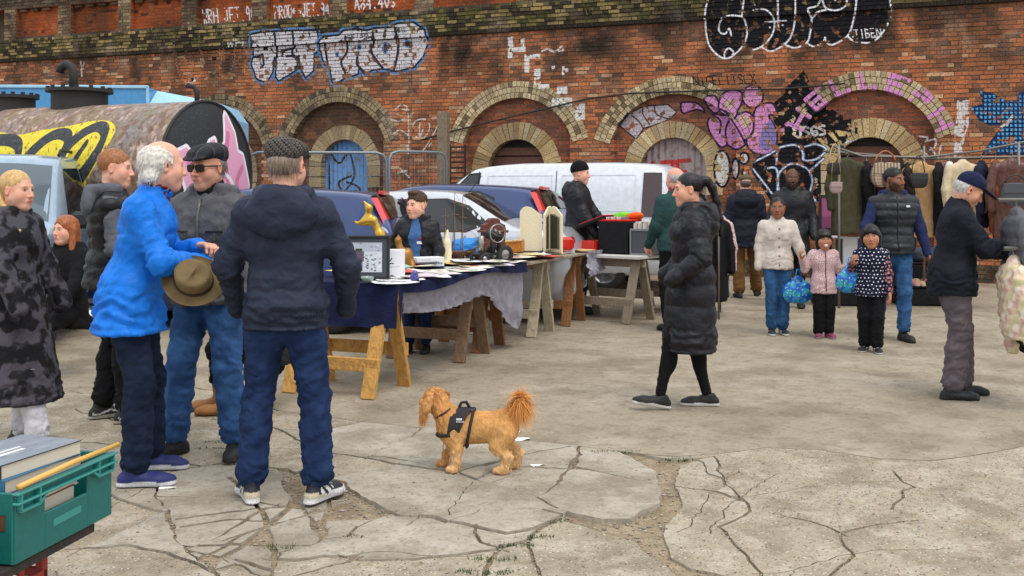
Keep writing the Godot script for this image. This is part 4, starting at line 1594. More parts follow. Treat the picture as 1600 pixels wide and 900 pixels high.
func top_layer(S: Dictionary, J: Dictionary, L: Dictionary, cell: float, seed_: int) -> ArrayMesh:
	var sc: float = J.sc
	var b: float = L.get("bulk", 0.02)
	var fat: float = S.get("fat", 1.0)
	var fwd: Vector3 = J.tw * Vector3(0, 0, 1)
	var up: Vector3 = (J.neck - J.pel).normalized()
	var Q := []
	var hem: float = L.get("hem", 0.85) * sc
	var wide: float = S.get("wide", 1.0)
	if L.get("torso", true):
		Q.append(cap(J.pel + up * 0.03 * sc, J.chest, (0.138 * fat + b) * sc, (0.138 * wide + b) * sc, 0.06 * sc, 0.72 + 0.1 * (fat - 1.0), fwd))
		var cw: Vector3 = (J.shl - J.shr) * 0.23
		Q.append(cap(J.chest + cw - up * 0.02 * sc, J.chest - cw - up * 0.02 * sc, (0.09 + b) * sc, (0.09 + b) * sc, 0.07 * sc, 0.92, fwd))
		Q.append(cap(J.shl, J.shr, (0.05 + b * 0.45) * sc, (0.05 + b * 0.45) * sc, 0.07 * sc))
		Q.append(cap(J.neck - up * 0.06 * sc, J.neck - up * 0.0 * sc, (0.075 + b * 0.6) * sc, (0.058 + b * 0.5) * sc, 0.06 * sc))
		if L.has("belly"):
			Q.append(ell(J.pel + Vector3(0, 0.13, 0.05) * sc, Vector3(0.15, 0.17, float(L.belly)) * sc, 0.06 * sc))
		if hem < J.pel.y + 0.05 * sc:
			var fl: float = L.get("flare", 0.02)
			var to: Vector3 = L.get("hemoff", Vector3.ZERO) * sc
			Q.append(cap(J.pel, Vector3(J.pel.x, hem - 0.1 * sc, J.pel.z) + to, (0.16 * fat + b) * sc, (0.16 + b + fl) * sc, 0.06 * sc, 0.8, fwd))
		Q.append(cut(Vector3(0, -1, 0) + L.get("hemtilt", Vector3.ZERO), Vector3(J.pel.x, hem, J.pel.z)))
	if L.get("open", 0.0) > 0.0:
		Q.append(ncap(J.neck + fwd * 0.16 * sc - up * 0.04 * sc, J.pel + fwd * 0.22 * sc - up * 0.3 * sc, float(L.open) * 0.8 * sc, float(L.open) * 1.1 * sc, 0.015 * sc))
	if L.get("arms", true):
		var ab: float = L.get("armbulk", b * 0.5)
		var keep: float = L.get("sleeve", 1.0)
		for k in ["l", "r"]:
			if L.get("only", k) != k:
				continue
			var wr: Vector3 = J["el" + k].lerp(J["wr" + k], keep)
			var sh: Vector3 = J["sh" + k]
			Q.append(cap(sh, J["el" + k], (0.056 + ab) * sc, (0.047 + ab) * sc, 0.035 * sc))
			Q.append(cap(J["el" + k], wr, (0.047 + ab) * sc, (0.034 + ab * 0.75) * sc, 0.03 * sc))
	if L.get("hood", 0.0) > 0.0:
		var hs: float = L.hood
		var c: Vector3 = J.neck + up * 0.0 * sc
		var pr := Vector3.INF
		for i in 9:
			var a := lerpf(-2.3, 2.3, i / 8.0)
			var p: Vector3 = c + J.tw * Vector3(sin(a) * 0.105, 0.035 - 0.02 * cos(a) - 0.03 * absf(a) / 2.3, -0.02 - cos(a) * 0.098) * sc
			if pr != Vector3.INF:
				Q.append(cap(pr, p, 0.036 * hs * sc, 0.036 * hs * sc, 0.014 * sc))
			pr = p
		Q.append(ell(c + J.tw * Vector3(0, -0.075, -0.115) * sc, Vector3(0.14, 0.105, 0.06) * hs * sc, 0.02 * sc))
	if L.get("collar", 0.0) > 0.0:
		var ch: float = L.collar
		Q.append(cap(J.neck - up * 0.04 * sc, J.neck + up * ch * sc + fwd * 0.012 * sc, 0.088 * sc, 0.080 * sc, 0.025 * sc))
		Q.append(ncap(J.neck + up * (ch * 0.3) * sc + fwd * 0.01 * sc, J.neck + up * (ch + 0.14) * sc + fwd * 0.03 * sc, 0.064 * sc, 0.085 * sc, 0.012 * sc))
	var n1 := noise(seed_, 1.0, 2, FastNoiseLite.TYPE_SIMPLEX_SMOOTH)
	var wr_amp: float = L.get("wrinkle", 0.008) * sc
	var wf: Vector3 = L.get("wf", Vector3(3.5, 6.5, 3.5)) / sc
	var sp: float = L.get("quilt", 0.0) * sc
	var qa: float = L.get("qamp", 0.014) * sc
	var limbs := []
	if L.get("arms", true):
		for k in ["l", "r"]:
			limbs.append([J["sh" + k], J["el" + k], J["el" + k], J["wr" + k]])
	var grooves: Array = L.get("grooves", [])
	var r_arm := (0.075 + b) * sc
	var disp := func(p: Vector3, n: Vector3) -> float:
		var best := 1e9
		var c: float = p.y
		var bend := 0.0
		for l in limbs:
			var d0 := seg_dist(p, l[0], l[1])
			var d1 := seg_dist(p, l[2], l[3])
			if d0.x < best and d0.x < r_arm:
				best = d0.x
				c = d0.y
			if d1.x < best and d1.x < r_arm:
				best = d1.x
				c = d1.y + 0.285 * sc
			bend = maxf(bend, exp(-pow(p.distance_to(l[1]) / (0.1 * sc), 2.0)))
		var o := 0.0
		var f := n1.get_noise_3d(p.x * wf.x, p.y * wf.y, p.z * wf.z)
		var f2 := n1.get_noise_3d(p.x * wf.x * 2.3 + 7.0, p.y * wf.y * 1.6 + p.x * 9.0 / sc, p.z * wf.z * 2.3)
		o += wr_amp * (1.3 * f + (0.5 - 3.0 * minf(absf(f2), 0.3)) * 0.4)
		if best < 1e8:
			o += wr_amp * (0.2 + 0.9 * bend) * (0.5 + 1.3 * f2) * sin(c * 112.0 / sc + f * 9.0 + p.x * 30.0)
		else:
			o += wr_amp * 0.8 * exp(-pow((p.y - hem - 0.1 * sc) / (0.11 * sc), 2.0)) * sin(p.y * 92.0 / sc + f * 9.0 + p.x * 9.0)
		for gy in grooves:
			o -= 0.009 * exp(-pow((p.y / sc - gy - 0.012 * absf(p.x / sc)) / 0.009, 2.0)) * (1.0 if best > 1e8 else 0.0)
		if sp > 0.0:
			var q := absf(sin(PI * (c + 0.012 * f * sc) / sp))
			o += qa * (pow(q, 0.5) - 0.8) + wr_amp * 0.8 * f2 * (1.0 - q)
		return o
	return net([field(Q, cell, disp)])

func legs_mesh(S: Dictionary, J: Dictionary, L: Dictionary, cell: float, seed_: int) -> ArrayMesh:
	var sc: float = J.sc
	var b: float = L.get("bulk", 0.008)
	var fat: float = S.get("fat", 1.0)
	var Q := [cap(J.pel + Vector3(0, 0.09, 0) * sc, J.pel, 0.112 * fat * sc, 0.124 * fat * sc, 0.05 * sc, 0.74, Vector3(0, 0, 1))]
	Q.append(ell(J.pel + Vector3(0, -0.075, -0.03) * sc, Vector3(0.128, 0.095, 0.076) * sc, 0.05 * sc))
	for k in ["l", "r"]:
		var an: Vector3 = J["an" + k]
		var kn: Vector3 = J["kn" + k]
		var end: Vector3 = an + (kn - an).normalized() * (0.05 + L.get("short", 0.0)) * sc
		Q.append(cap(J["hip" + k], kn, (0.088 * fat + b) * sc, (0.058 + b) * sc, 0.03 * sc))
		Q.append(cap(kn, end, (0.058 + b) * sc, (L.get("cuff", 0.05) + b) * sc, 0.03 * sc))
		Q.append(ell(kn.lerp(an, 0.3) + Vector3(0, 0, -0.022) * sc, Vector3(0.05 + b, 0.12, 0.05 + b) * sc, 0.03 * sc))
	var n1 := noise(seed_ + 50, 1.0, 2, FastNoiseLite.TYPE_SIMPLEX_SMOOTH)
	var amp: float = L.get("wrinkle", 0.007) * sc
	var ks := [J.knl, J.knr]
	var an2 := [J.anl, J.anr]
	var hp := [J.hipl, J.hipr]
	var disp := func(p: Vector3, n: Vector3) -> float:
		var w := 0.45
		for i in 2:
			w += 0.8 * exp(-pow(p.distance_to(ks[i]) / (0.13 * sc), 2.0)) + 1.3 * exp(-pow(p.distance_to(an2[i]) / (0.17 * sc), 2.0)) + 0.5 * exp(-pow(p.distance_to(hp[i]) / (0.14 * sc), 2.0))
		var f := n1.get_noise_3d(p.x * 8.0 / sc, p.y * 17.0 / sc + p.x * 8.0 / sc, p.z * 8.0 / sc)
		return amp * (1.4 * f + (w - 0.3) * (0.55 + 1.2 * n1.get_noise_3d(p.x * 5.0, p.y * 5.0 + 9.0, p.z * 5.0)) * sin(p.y * 84.0 / sc + f * 8.0 + (p.x + p.z) * 14.0))
	return net([field(Q, cell, disp)])

func shoe_mesh(J: Dictionary, k: String, st: Dictionary, cell: float) -> ArrayMesh:
	var sc: float = J.sc * st.get("scale", 1.0)
	var B: Basis = Basis(Vector3.UP, J["fy" + k]) * Basis(Vector3.RIGHT, J["fp" + k])
	var o: Vector3 = J["an" + k] - B * Vector3(0, 0.085 * J.sc, 0)
	var t := func(x: float, y: float, z: float) -> Vector3: return o + B * (Vector3(x, y, z) * sc)
	var sd := 1.0 if k == "l" else -1.0
	var fl: Vector3 = B.y
	var Q := [
		cap(t.call(0, 0.036, -0.055), t.call(0, 0.044, 0.02), 0.036 * sc, 0.038 * sc, 0.03 * sc),
		cap(t.call(0, 0.044, 0.02), t.call(0.006 * sd, 0.03, 0.115), 0.039 * sc, 0.044 * sc, 0.03 * sc, 0.85, fl),
		cap(t.call(0.006 * sd, 0.03, 0.115), t.call(-0.004 * sd, 0.028, 0.165), 0.043 * sc, 0.034 * sc, 0.03 * sc, 0.75, fl),
		cap(t.call(0, 0.05, -0.025), t.call(0, st.get("top", 0.092), -0.022), 0.036 * sc, st.get("collar", 0.04) * sc, 0.025 * sc),
		cap(t.call(0, 0.012, -0.06), t.call(0, 0.012, 0.16), 0.036 * sc, 0.04 * sc, 0.008 * sc, 0.45, fl),
		cut(-fl, t.call(0, 0.002, 0)),
		cut(fl, t.call(0, st.get("top", 0.092) + 0.022, 0)),
	]
	var inv := B.inverse()
	var up_c: Color = st.up
	var sole: Color = st.get("sole", up_c)
	var trim: Color = st.get("trim", up_c)
	var sh: float = st.get("soleh", 0.026)
	var style: String = st.get("style", "")
	var color := func(p: Vector3, n: Vector3) -> Color:
		var q: Vector3 = inv * (p - o) / sc
		if q.y < sh + 0.004 * sin(q.z * 30.0):
			if style == "line" and absf(q.y - sh * 0.65) < 0.003:
				return up_c
			if q.y < 0.007 and st.has("under"):
				return st.under
			return sole
		if style == "runner":
			if q.z < -0.045 and q.y < 0.06: return trim
			if q.z < 0.0 and q.y < 0.045: return trim
			if absf(q.x) > 0.028 and q.z > -0.03 and q.z < 0.07 and absf(fposmod(q.z * 1.0 + q.y * 0.8, 0.05) - 0.025) < 0.013: return c8(236, 236, 236).srgb_to_linear()
			if q.y < 0.045 and q.z > 0.05: return c8(236, 236, 236).srgb_to_linear()
			if q.z > 0.15: return l8(170, 100, 52)
		if style == "wave" and absf(q.x) > 0.03 and absf(q.y - 0.045 - 0.012 * sin(q.z * 38.0)) < 0.005 and q.z < 0.1 and q.z > -0.07:
			return trim
		if style == "laces" or style == "runner" or style == "line" or style == "wave":
			if absf(q.x) < 0.018 and q.z > 0.02 and q.z < 0.09 and q.y > 0.05 and fposmod(q.z, 0.017) < 0.008:
				return st.get("lace", sole)
		if style == "panel":
			if absf(q.x) > 0.022 and q.z < 0.1 and q.z > -0.02 and q.y < 0.055: return trim
		return up_c
	return net([field(Q, cell)], color)

func head_parts(S: Dictionary, cell: float, seed_: int) -> Array:
	# the head in its own place: y up, z forwards, eyes at height 0
	var nl: float = S.get("nose", 1.0)
	var Q := [
		ell(Vector3(0, 0.03, -0.014), Vector3(0.075, 0.086, 0.095), 0.03),
		ell(Vector3(0, -0.04, 0.026), Vector3(0.059, 0.072, 0.060), 0.035),
		ell(Vector3(0, -0.1, 0.058), Vector3(0.024, 0.018, 0.022) * S.get("chin", 1.0), 0.03),
		cap(Vector3(0.048, -0.055, 0.0), Vector3(0.016, -0.096, 0.05), 0.02, 0.018, 0.04),
		cap(Vector3(-0.048, -0.055, 0.0), Vector3(-0.016, -0.096, 0.05), 0.02, 0.018, 0.04),
		ell(Vector3(0.038, -0.034, 0.054), Vector3(0.028, 0.032, 0.024) * S.get("cheek", 1.0), 0.03), ell(Vector3(-0.038, -0.034, 0.054), Vector3(0.028, 0.032, 0.024) * S.get("cheek", 1.0), 0.03),
		cap(Vector3(-0.036, 0.02, 0.073), Vector3(0.036, 0.02, 0.073), 0.012, 0.012, 0.016),
		nell(Vector3(0.031, 0.001, 0.094), Vector3(0.016, 0.011, 0.015), 0.012), nell(Vector3(-0.031, 0.001, 0.094), Vector3(0.016, 0.011, 0.015), 0.012),
		ell(Vector3(0.031, 0.001, 0.0705), Vector3(0.0145, 0.0115, 0.0115), 0.004), ell(Vector3(-0.031, 0.001, 0.0705), Vector3(0.0145, 0.0115, 0.0115), 0.004),
		cap(Vector3(0, 0.008, 0.083), Vector3(0, -0.03, 0.087 + 0.015 * nl), 0.008, 0.011, 0.012),
		ell(Vector3(0, -0.036, 0.087 + 0.017 * nl), Vector3(0.011, 0.009, 0.011) * maxf(nl, 0.9), 0.008),
		ell(Vector3(0.012, -0.038, 0.092), Vector3(0.009, 0.008, 0.011), 0.006), ell(Vector3(-0.012, -0.038, 0.092), Vector3(0.009, 0.008, 0.011), 0.006),
		ell(Vector3(0, -0.066, 0.080), Vector3(0.028, 0.02, 0.014), 0.012),
		cap(Vector3(-0.018, -0.0635, 0.087), Vector3(0.018, -0.0635, 0.087), 0.0048, 0.0048, 0.006), cap(Vector3(-0.015, -0.0735, 0.086), Vector3(0.015, -0.0735, 0.086), 0.0056, 0.0056, 0.006),
		ncap(Vector3(-0.02, -0.0685, 0.096), Vector3(0.02, -0.0685, 0.096), 0.0022, 0.0022, 0.004),
		ell(Vector3(0.077, -0.008, -0.008), Vector3(0.009, 0.031, 0.018), 0.006, Basis(Vector3.UP, 0.35)), ell(Vector3(-0.077, -0.008, -0.008), Vector3(0.009, 0.031, 0.018), 0.006, Basis(Vector3.UP, -0.35)),
		nell(Vector3(0.085, -0.006, -0.002), Vector3(0.004, 0.018, 0.009), 0.004), nell(Vector3(-0.085, -0.006, -0.002), Vector3(0.004, 0.018, 0.009), 0.004),
		cap(Vector3(0, -0.07, -0.022), S.get("neckend", Vector3(0, -0.2, -0.042)), 0.052, 0.055, 0.025),
	]
	var nz := noise(seed_, 26.0, 2)
	var skin: Color = S.skin
	var hairc: Color = S.get("hair", l8(40, 30, 26))
	var beard: float = S.get("beard", 0.0)
	var browc: Color = hairc * 0.6 + skin * 0.18
	if S.get("oldbrow", false):
		browc = skin * 0.8
	var lips: Color = S.get("lips", Color(skin.r * 0.82, skin.g * 0.55, skin.b * 0.55))
	var red := Color(skin.r * 1.02, skin.g * 0.78, skin.b * 0.74)
	var color := func(p: Vector3, n: Vector3) -> Color:
		var c := skin
		var ax := absf(p.x)
		c = c * (1.0 + 0.07 * nz.get_noise_3dv(p * 1.6) + 0.05 * nz.get_noise_3dv(p * 5.0))
		# warmer cheeks, nose and ears
		c = c.lerp(red, 0.7 * exp(-(pow((ax - 0.042) / 0.022, 2.0) + pow((p.y + 0.03) / 0.025, 2.0))) * (1.0 if p.z > 0.03 else 0.0))
		c = c.lerp(red, 0.8 * exp(-pow(p.distance_to(Vector3(0, -0.036, 0.108)) / 0.016, 2.0)))
		if ax > 0.074 and p.z < 0.02 and p.z > -0.03: c = c.lerp(red, 0.6)
		if p.z > 0.06 and ax > 0.012 and ax < 0.048 and absf(p.y - (0.0235 - 60.0 * pow(ax - 0.032, 2.0) * 0.25)) < 0.0042: c = browc
		if p.z > 0.06:
			# eyes: lids, white, iris
			var e := Vector2((ax - 0.031) / 0.0135, (p.y - 0.0005) / 0.0066)
			if e.length() < 0.92:
				c = l8(196, 188, 182)
				var gx: float = S.get("gaze", 0.0)
				if Vector2(p.x - signf(p.x) * 0.031 - gx * 0.005, p.y - 0.001).length() < 0.0068: c = S.get("iris", l8(52, 40, 34))
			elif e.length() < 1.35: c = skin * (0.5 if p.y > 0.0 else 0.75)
			var lx := p.x / 0.021
			if p.z > 0.075 and absf(lx) < 1.0 and p.y < -0.0585 and p.y > -0.080 + 0.006 * lx * lx: c = lips
			if p.z > 0.075 and absf(lx) < 1.0 and absf(p.y + 0.0685) < 0.0022: c = lips * 0.6
		if beard > 0.0 and p.z > -0.01 and p.y > -0.135:
			var m := 0.0
			var edge := 0.006 * sin(p.x * 130.0) + 0.004 * sin(p.x * 310.0)
			if ax > 0.02: m = smoothstep(0.006, -0.008, p.y + 0.06 - edge - maxf(0.0, ax - 0.034) * 1.4)
			m = maxf(m, smoothstep(0.004, -0.004, p.y + 0.084 - edge * 0.5))
			if p.y < -0.047 and p.y > -0.0595: m = 1.0
			m *= 0.85 + 0.4 * nz.get_noise_3dv(p * 6.0)
			if p.y < -0.115: m *= 0.5
			c = c.lerp(S.get("beardcol", hairc), m * beard)
		return c
	return [field(Q, cell, func(p, n): return 0.0012 * nz.get_noise_3dv(p)), color]

static func hand_field(w: Vector3, dir: Vector3, pn: Vector3, side: float, curl: float, spread: float, cell: float, sc: float) -> Array:
	# wrist, direction of the fingers, the way the palm faces, side of the thumb
	dir = dir.normalized()
	pn = (pn - dir * pn.dot(dir)).normalized()
	var ac := dir.cross(pn) * side          # towards the thumb
	var Q := [cap(w - dir * 0.05 * sc, w + dir * 0.015 * sc, 0.026 * sc, 0.025 * sc, 0.015 * sc, 0.8, pn)]
	for o in [-0.02, 0.0, 0.02]:
		Q.append(cap(w + (dir * 0.02 + ac * o * 0.8) * sc, w + (dir * 0.088 + ac * o * 1.35) * sc, 0.019 * sc, 0.0145 * sc, 0.014 * sc, 0.85, pn))
	Q.append(cap(w + (dir * 0.02 + ac * 0.022 + pn * 0.008) * sc, w + (dir * 0.05 + ac * 0.03 + pn * 0.012) * sc, 0.016 * sc, 0.014 * sc, 0.012 * sc))
	var len_ := [0.068, 0.078, 0.073, 0.056]
	for i in 4:
		var p := w + (dir * (0.092 - 0.004 * absf(i - 1.3)) + ac * (0.03 - 0.02 * i)) * sc
		var d := (dir + ac * spread * (1.2 - 0.8 * i)).normalized()
		var bend: float = curl * (0.85 + 0.12 * i)
		for s in 3:
			d = d.rotated(d.cross(pn).normalized(), bend * [0.8, 1.15, 0.75][s])
			var e: Vector3 = p + d * len_[i] * [0.45, 0.31, 0.24][s] * sc
			Q.append(cap(p, e, (0.0098 - 0.0009 * s) * sc, (0.0092 - 0.0011 * s) * sc, 0.004 * sc))
			p = e
	var tp := w + (dir * 0.035 + ac * 0.03 + pn * 0.012) * sc
	var td := (dir * 0.7 + ac * (0.75 - curl * 0.3) + pn * (0.25 + curl * 0.5)).normalized()
	for s in 3:
		var e: Vector3 = tp + td * [0.036, 0.03, 0.022][s] * sc
		Q.append(cap(tp, e, [0.0135, 0.011, 0.0095][s] * sc, [0.0112, 0.0098, 0.0078][s] * sc, 0.006 * sc))
		tp = e
		td = td.lerp((dir + pn * 0.4).normalized(), 0.35 + curl * 0.2).normalized()
	return field(Q, cell)

func hair_part(S: Dictionary, cell: float, seed_: int) -> ArrayMesh:
	var Q := []
	var kindh: String = S.get("hairstyle", "short")
	var amp := 0.004
	var streak := Vector3(60, 9, 60)
	match kindh:
		"short":
			Q = [ell(Vector3(0, 0.036, -0.018), Vector3(0.081, 0.089, 0.099)), cut(Vector3(0, -0.62, 0.78), Vector3(0, 0.062, 0.078)), cut(Vector3(0, -1, -0.25), Vector3(0, -0.055, -0.06)),
				nell(Vector3(0.085, -0.02, 0.012), Vector3(0.03, 0.05, 0.035), 0.01), nell(Vector3(-0.085, -0.02, 0.012), Vector3(0.03, 0.05, 0.035), 0.01)]
		"quiff":
			Q = [ell(Vector3(0, 0.05, -0.012), Vector3(0.078, 0.084, 0.1)), ell(Vector3(0, 0.115, 0.045), Vector3(0.06, 0.024, 0.045), 0.03), cut(Vector3(0, -0.62, 0.78), Vector3(0, 0.068, 0.082)), cut(Vector3(0, -1, -0.25), Vector3(0, -0.03, -0.06)),
				nell(Vector3(0.085, -0.03, 0.012), Vector3(0.03, 0.06, 0.04), 0.01), nell(Vector3(-0.085, -0.03, 0.012), Vector3(0.03, 0.06, 0.04), 0.01)]
			amp = 0.007
		"crop":
			Q = [ell(Vector3(0, 0.034, -0.016), Vector3(0.0775, 0.0875, 0.0965)), cut(Vector3(0, -0.66, 0.75), Vector3(0, 0.06, 0.08)), cut(Vector3(0, -1, -0.25), Vector3(0, -0.05, -0.06)),
				nell(Vector3(0.085, -0.02, 0.012), Vector3(0.03, 0.05, 0.035), 0.008), nell(Vector3(-0.085, -0.02, 0.012), Vector3(0.03, 0.05, 0.035), 0.008)]
			amp = 0.002
		"ring":
			# bald on top, long at the sides and back
			Q = [ell(Vector3(0, 0.018, -0.03), Vector3(0.091, 0.085, 0.095)), cap(Vector3(-0.05, -0.06, -0.07), Vector3(0.05, -0.06, -0.07), 0.035, 0.035, 0.03), cut(Vector3(0, 0.75, 0.66), Vector3(0, 0.09, -0.022)), cut(Vector3(0, -0.1, 1.0), Vector3(0, 0.0, 0.022)), cut(Vector3(0, -1, 0.3), Vector3(0, -0.08, -0.06)),
				nell(Vector3(0.09, -0.015, 0.006), Vector3(0.03, 0.035, 0.022), 0.008), nell(Vector3(-0.09, -0.015, 0.006), Vector3(0.03, 0.035, 0.022), 0.008)]
			amp = 0.008
		"fringe_of_hair":
			Q = [ell(Vector3(0, 0.012, -0.022), Vector3(0.0785, 0.075, 0.092)), cut(Vector3(0, 1, 0.3), Vector3(0, 0.045, -0.02)), cut(Vector3(0, 0, 1.0), Vector3(0, 0.0, 0.0)), cut(Vector3(0, -1, 0), Vector3(0, -0.05, 0)),
				nell(Vector3(0.085, -0.015, 0.0), Vector3(0.03, 0.04, 0.026), 0.008), nell(Vector3(-0.085, -0.015, 0.0), Vector3(0.03, 0.04, 0.026), 0.008)]
			amp = 0.003
		"bob":
			Q = [ell(Vector3(0, 0.03, -0.012), Vector3(0.088, 0.097, 0.108)), cap(Vector3(0.07, 0.0, -0.01), Vector3(0.068, -0.1, 0.0), 0.03, 0.024, 0.03), cap(Vector3(-0.07, 0.0, -0.01), Vector3(-0.068, -0.1, 0.0), 0.03, 0.024, 0.03), cap(Vector3(-0.04, -0.05, -0.07), Vector3(0.04, -0.05, -0.07), 0.045, 0.045, 0.03),
				cap(Vector3(-0.042, 0.05, 0.072), Vector3(0.042, 0.05, 0.072), 0.015, 0.015, 0.03), nell(Vector3(0, -0.05, 0.085), Vector3(0.056, 0.082, 0.06), 0.006)]
			amp = 0.0025
		"ponytail":
			Q = [ell(Vector3(0, 0.035, -0.018), Vector3(0.0785, 0.0865, 0.097)), cut(Vector3(0, -0.62, 0.78), Vector3(0, 0.066, 0.074)), cut(Vector3(0, -1, -0.3), Vector3(0, -0.05, -0.06)),
				nell(Vector3(0.085, -0.015, 0.012), Vector3(0.03, 0.04, 0.03), 0.008), nell(Vector3(-0.085, -0.015, 0.012), Vector3(0.03, 0.04, 0.03), 0.008)]
			var t: Array = S.tail
			for i in t.size() - 1:
				var r0: float = S.get("tailr", 0.032) * (1.0 - 0.6 * float(i) / t.size())
				Q.append(cap(t[i], t[i + 1], r0, r0 * 0.92, 0.02))
			amp = 0.003
		"long":
			Q = [ell(Vector3(0, 0.034, -0.016), Vector3(0.085, 0.092, 0.103)), cap(Vector3(0.07, 0.0, -0.02), Vector3(0.085, -0.16, 0.0), 0.03, 0.028, 0.03), cap(Vector3(-0.07, 0.0, -0.02), Vector3(-0.085, -0.16, 0.0), 0.03, 0.028, 0.03), cap(Vector3(0, -0.03, -0.07), Vector3(0, -0.16, -0.08), 0.06, 0.06, 0.04), nell(Vector3(0.0, -0.03, 0.095), Vector3(0.06, 0.09, 0.07), 0.01)]
			amp = 0.005
	if Q.is_empty():
		return null
	var nz := noise(seed_ + 9, 1.0, 2)
	var base: Color = S.get("hair", l8(40, 30, 26))
	var tone := func(p: Vector3, n: Vector3) -> Color:
		return base * (1.0 + 0.45 * nz.get_noise_3d(p.x * 110.0, p.y * 18.0, p.z * 60.0))
	return net([field(Q, cell, func(p, n): return amp * nz.get_noise_3d(p.x * streak.x * 1.6, p.y * streak.y * 2.0, p.z * streak.z))], tone)

func hat_part(kindh: String, cell: float) -> ArrayMesh:
	var Q := []
	match kindh:
		"flat":
			Q = [ell(Vector3(0, 0.082, 0.004), Vector3(0.094, 0.046, 0.118), 0.02, Basis(Vector3.RIGHT, 0.16)), ell(Vector3(0, 0.06, -0.045), Vector3(0.088, 0.056, 0.072), 0.03), ell(Vector3(0, 0.055, 0.095), Vector3(0.074, 0.012, 0.05), 0.012, Basis(Vector3.RIGHT, 0.3)), cut(Vector3(0, -1, 0.0), Vector3(0, 0.028, 0))]
		"beanie":
			Q = [ell(Vector3(0, 0.045, -0.014), Vector3(0.086, 0.098, 0.104)), cut(Vector3(0, -1, 0.28), Vector3(0, 0.022, 0.0)), cap(Vector3(0, 0.04, -0.014), Vector3(0, 0.041, -0.014), 0.089, 0.089, 0.006, 1.16, Vector3(0, 0, 1)), cut(Vector3(0, -1, 0.28), Vector3(0, 0.022, 0.0))]
		"baseball":
			Q = [ell(Vector3(0, 0.05, -0.012), Vector3(0.087, 0.088, 0.105)), cut(Vector3(0, -1, 0.12), Vector3(0, 0.034, 0)), ell(Vector3(0, 0.044, 0.125), Vector3(0.072, 0.011, 0.078), 0.008, Basis(Vector3.RIGHT, 0.22))]
		"tweed":
			Q = [ell(Vector3(0, 0.07, 0.0), Vector3(0.09, 0.055, 0.11), 0.02), ell(Vector3(0, 0.05, 0.1), Vector3(0.07, 0.012, 0.045), 0.012, Basis(Vector3.RIGHT, 0.25)), cut(Vector3(0, -1, 0), Vector3(0, 0.028, 0))]
	return net([field(Q, cell)])

static func surf(m: Mesh, x: float, y: float, sgn: float) -> float:
	var best := -1e9
	for p in (m.get_meta("places") as PackedVector3Array):
		if absf(p.x - x) < 0.014 and absf(p.y - y) < 0.014:
			best = maxf(best, p.z * sgn)
	return best * sgn if best > -1e8 else 0.1 * sgn

func decorate(n: MeshInstance3D, e: Array, sc: float) -> void:
	# e: name, material, front or back, x, y, width, height
	var x: float = e[3] * sc
	var y: float = e[4] * sc
	var sg: float = e[2]
	var dx: float = e[5] * sc * 0.4
	var z := surf(n.mesh, x, y, sg)
	var slope := atan2(surf(n.mesh, x + dx, y, sg) - surf(n.mesh, x - dx, y, sg), 2.0 * dx) if e[5] > 0.03 else 0.0
	var b := MB.new()
	b.box(Vector3(x, y, z + 0.002 * sg), Vector3(e[5], e[6], 0.008) * sc, Basis(Vector3.UP, -slope), 0.002)
	n.add_child(inst(e[0], b.done(), e[1]), true)

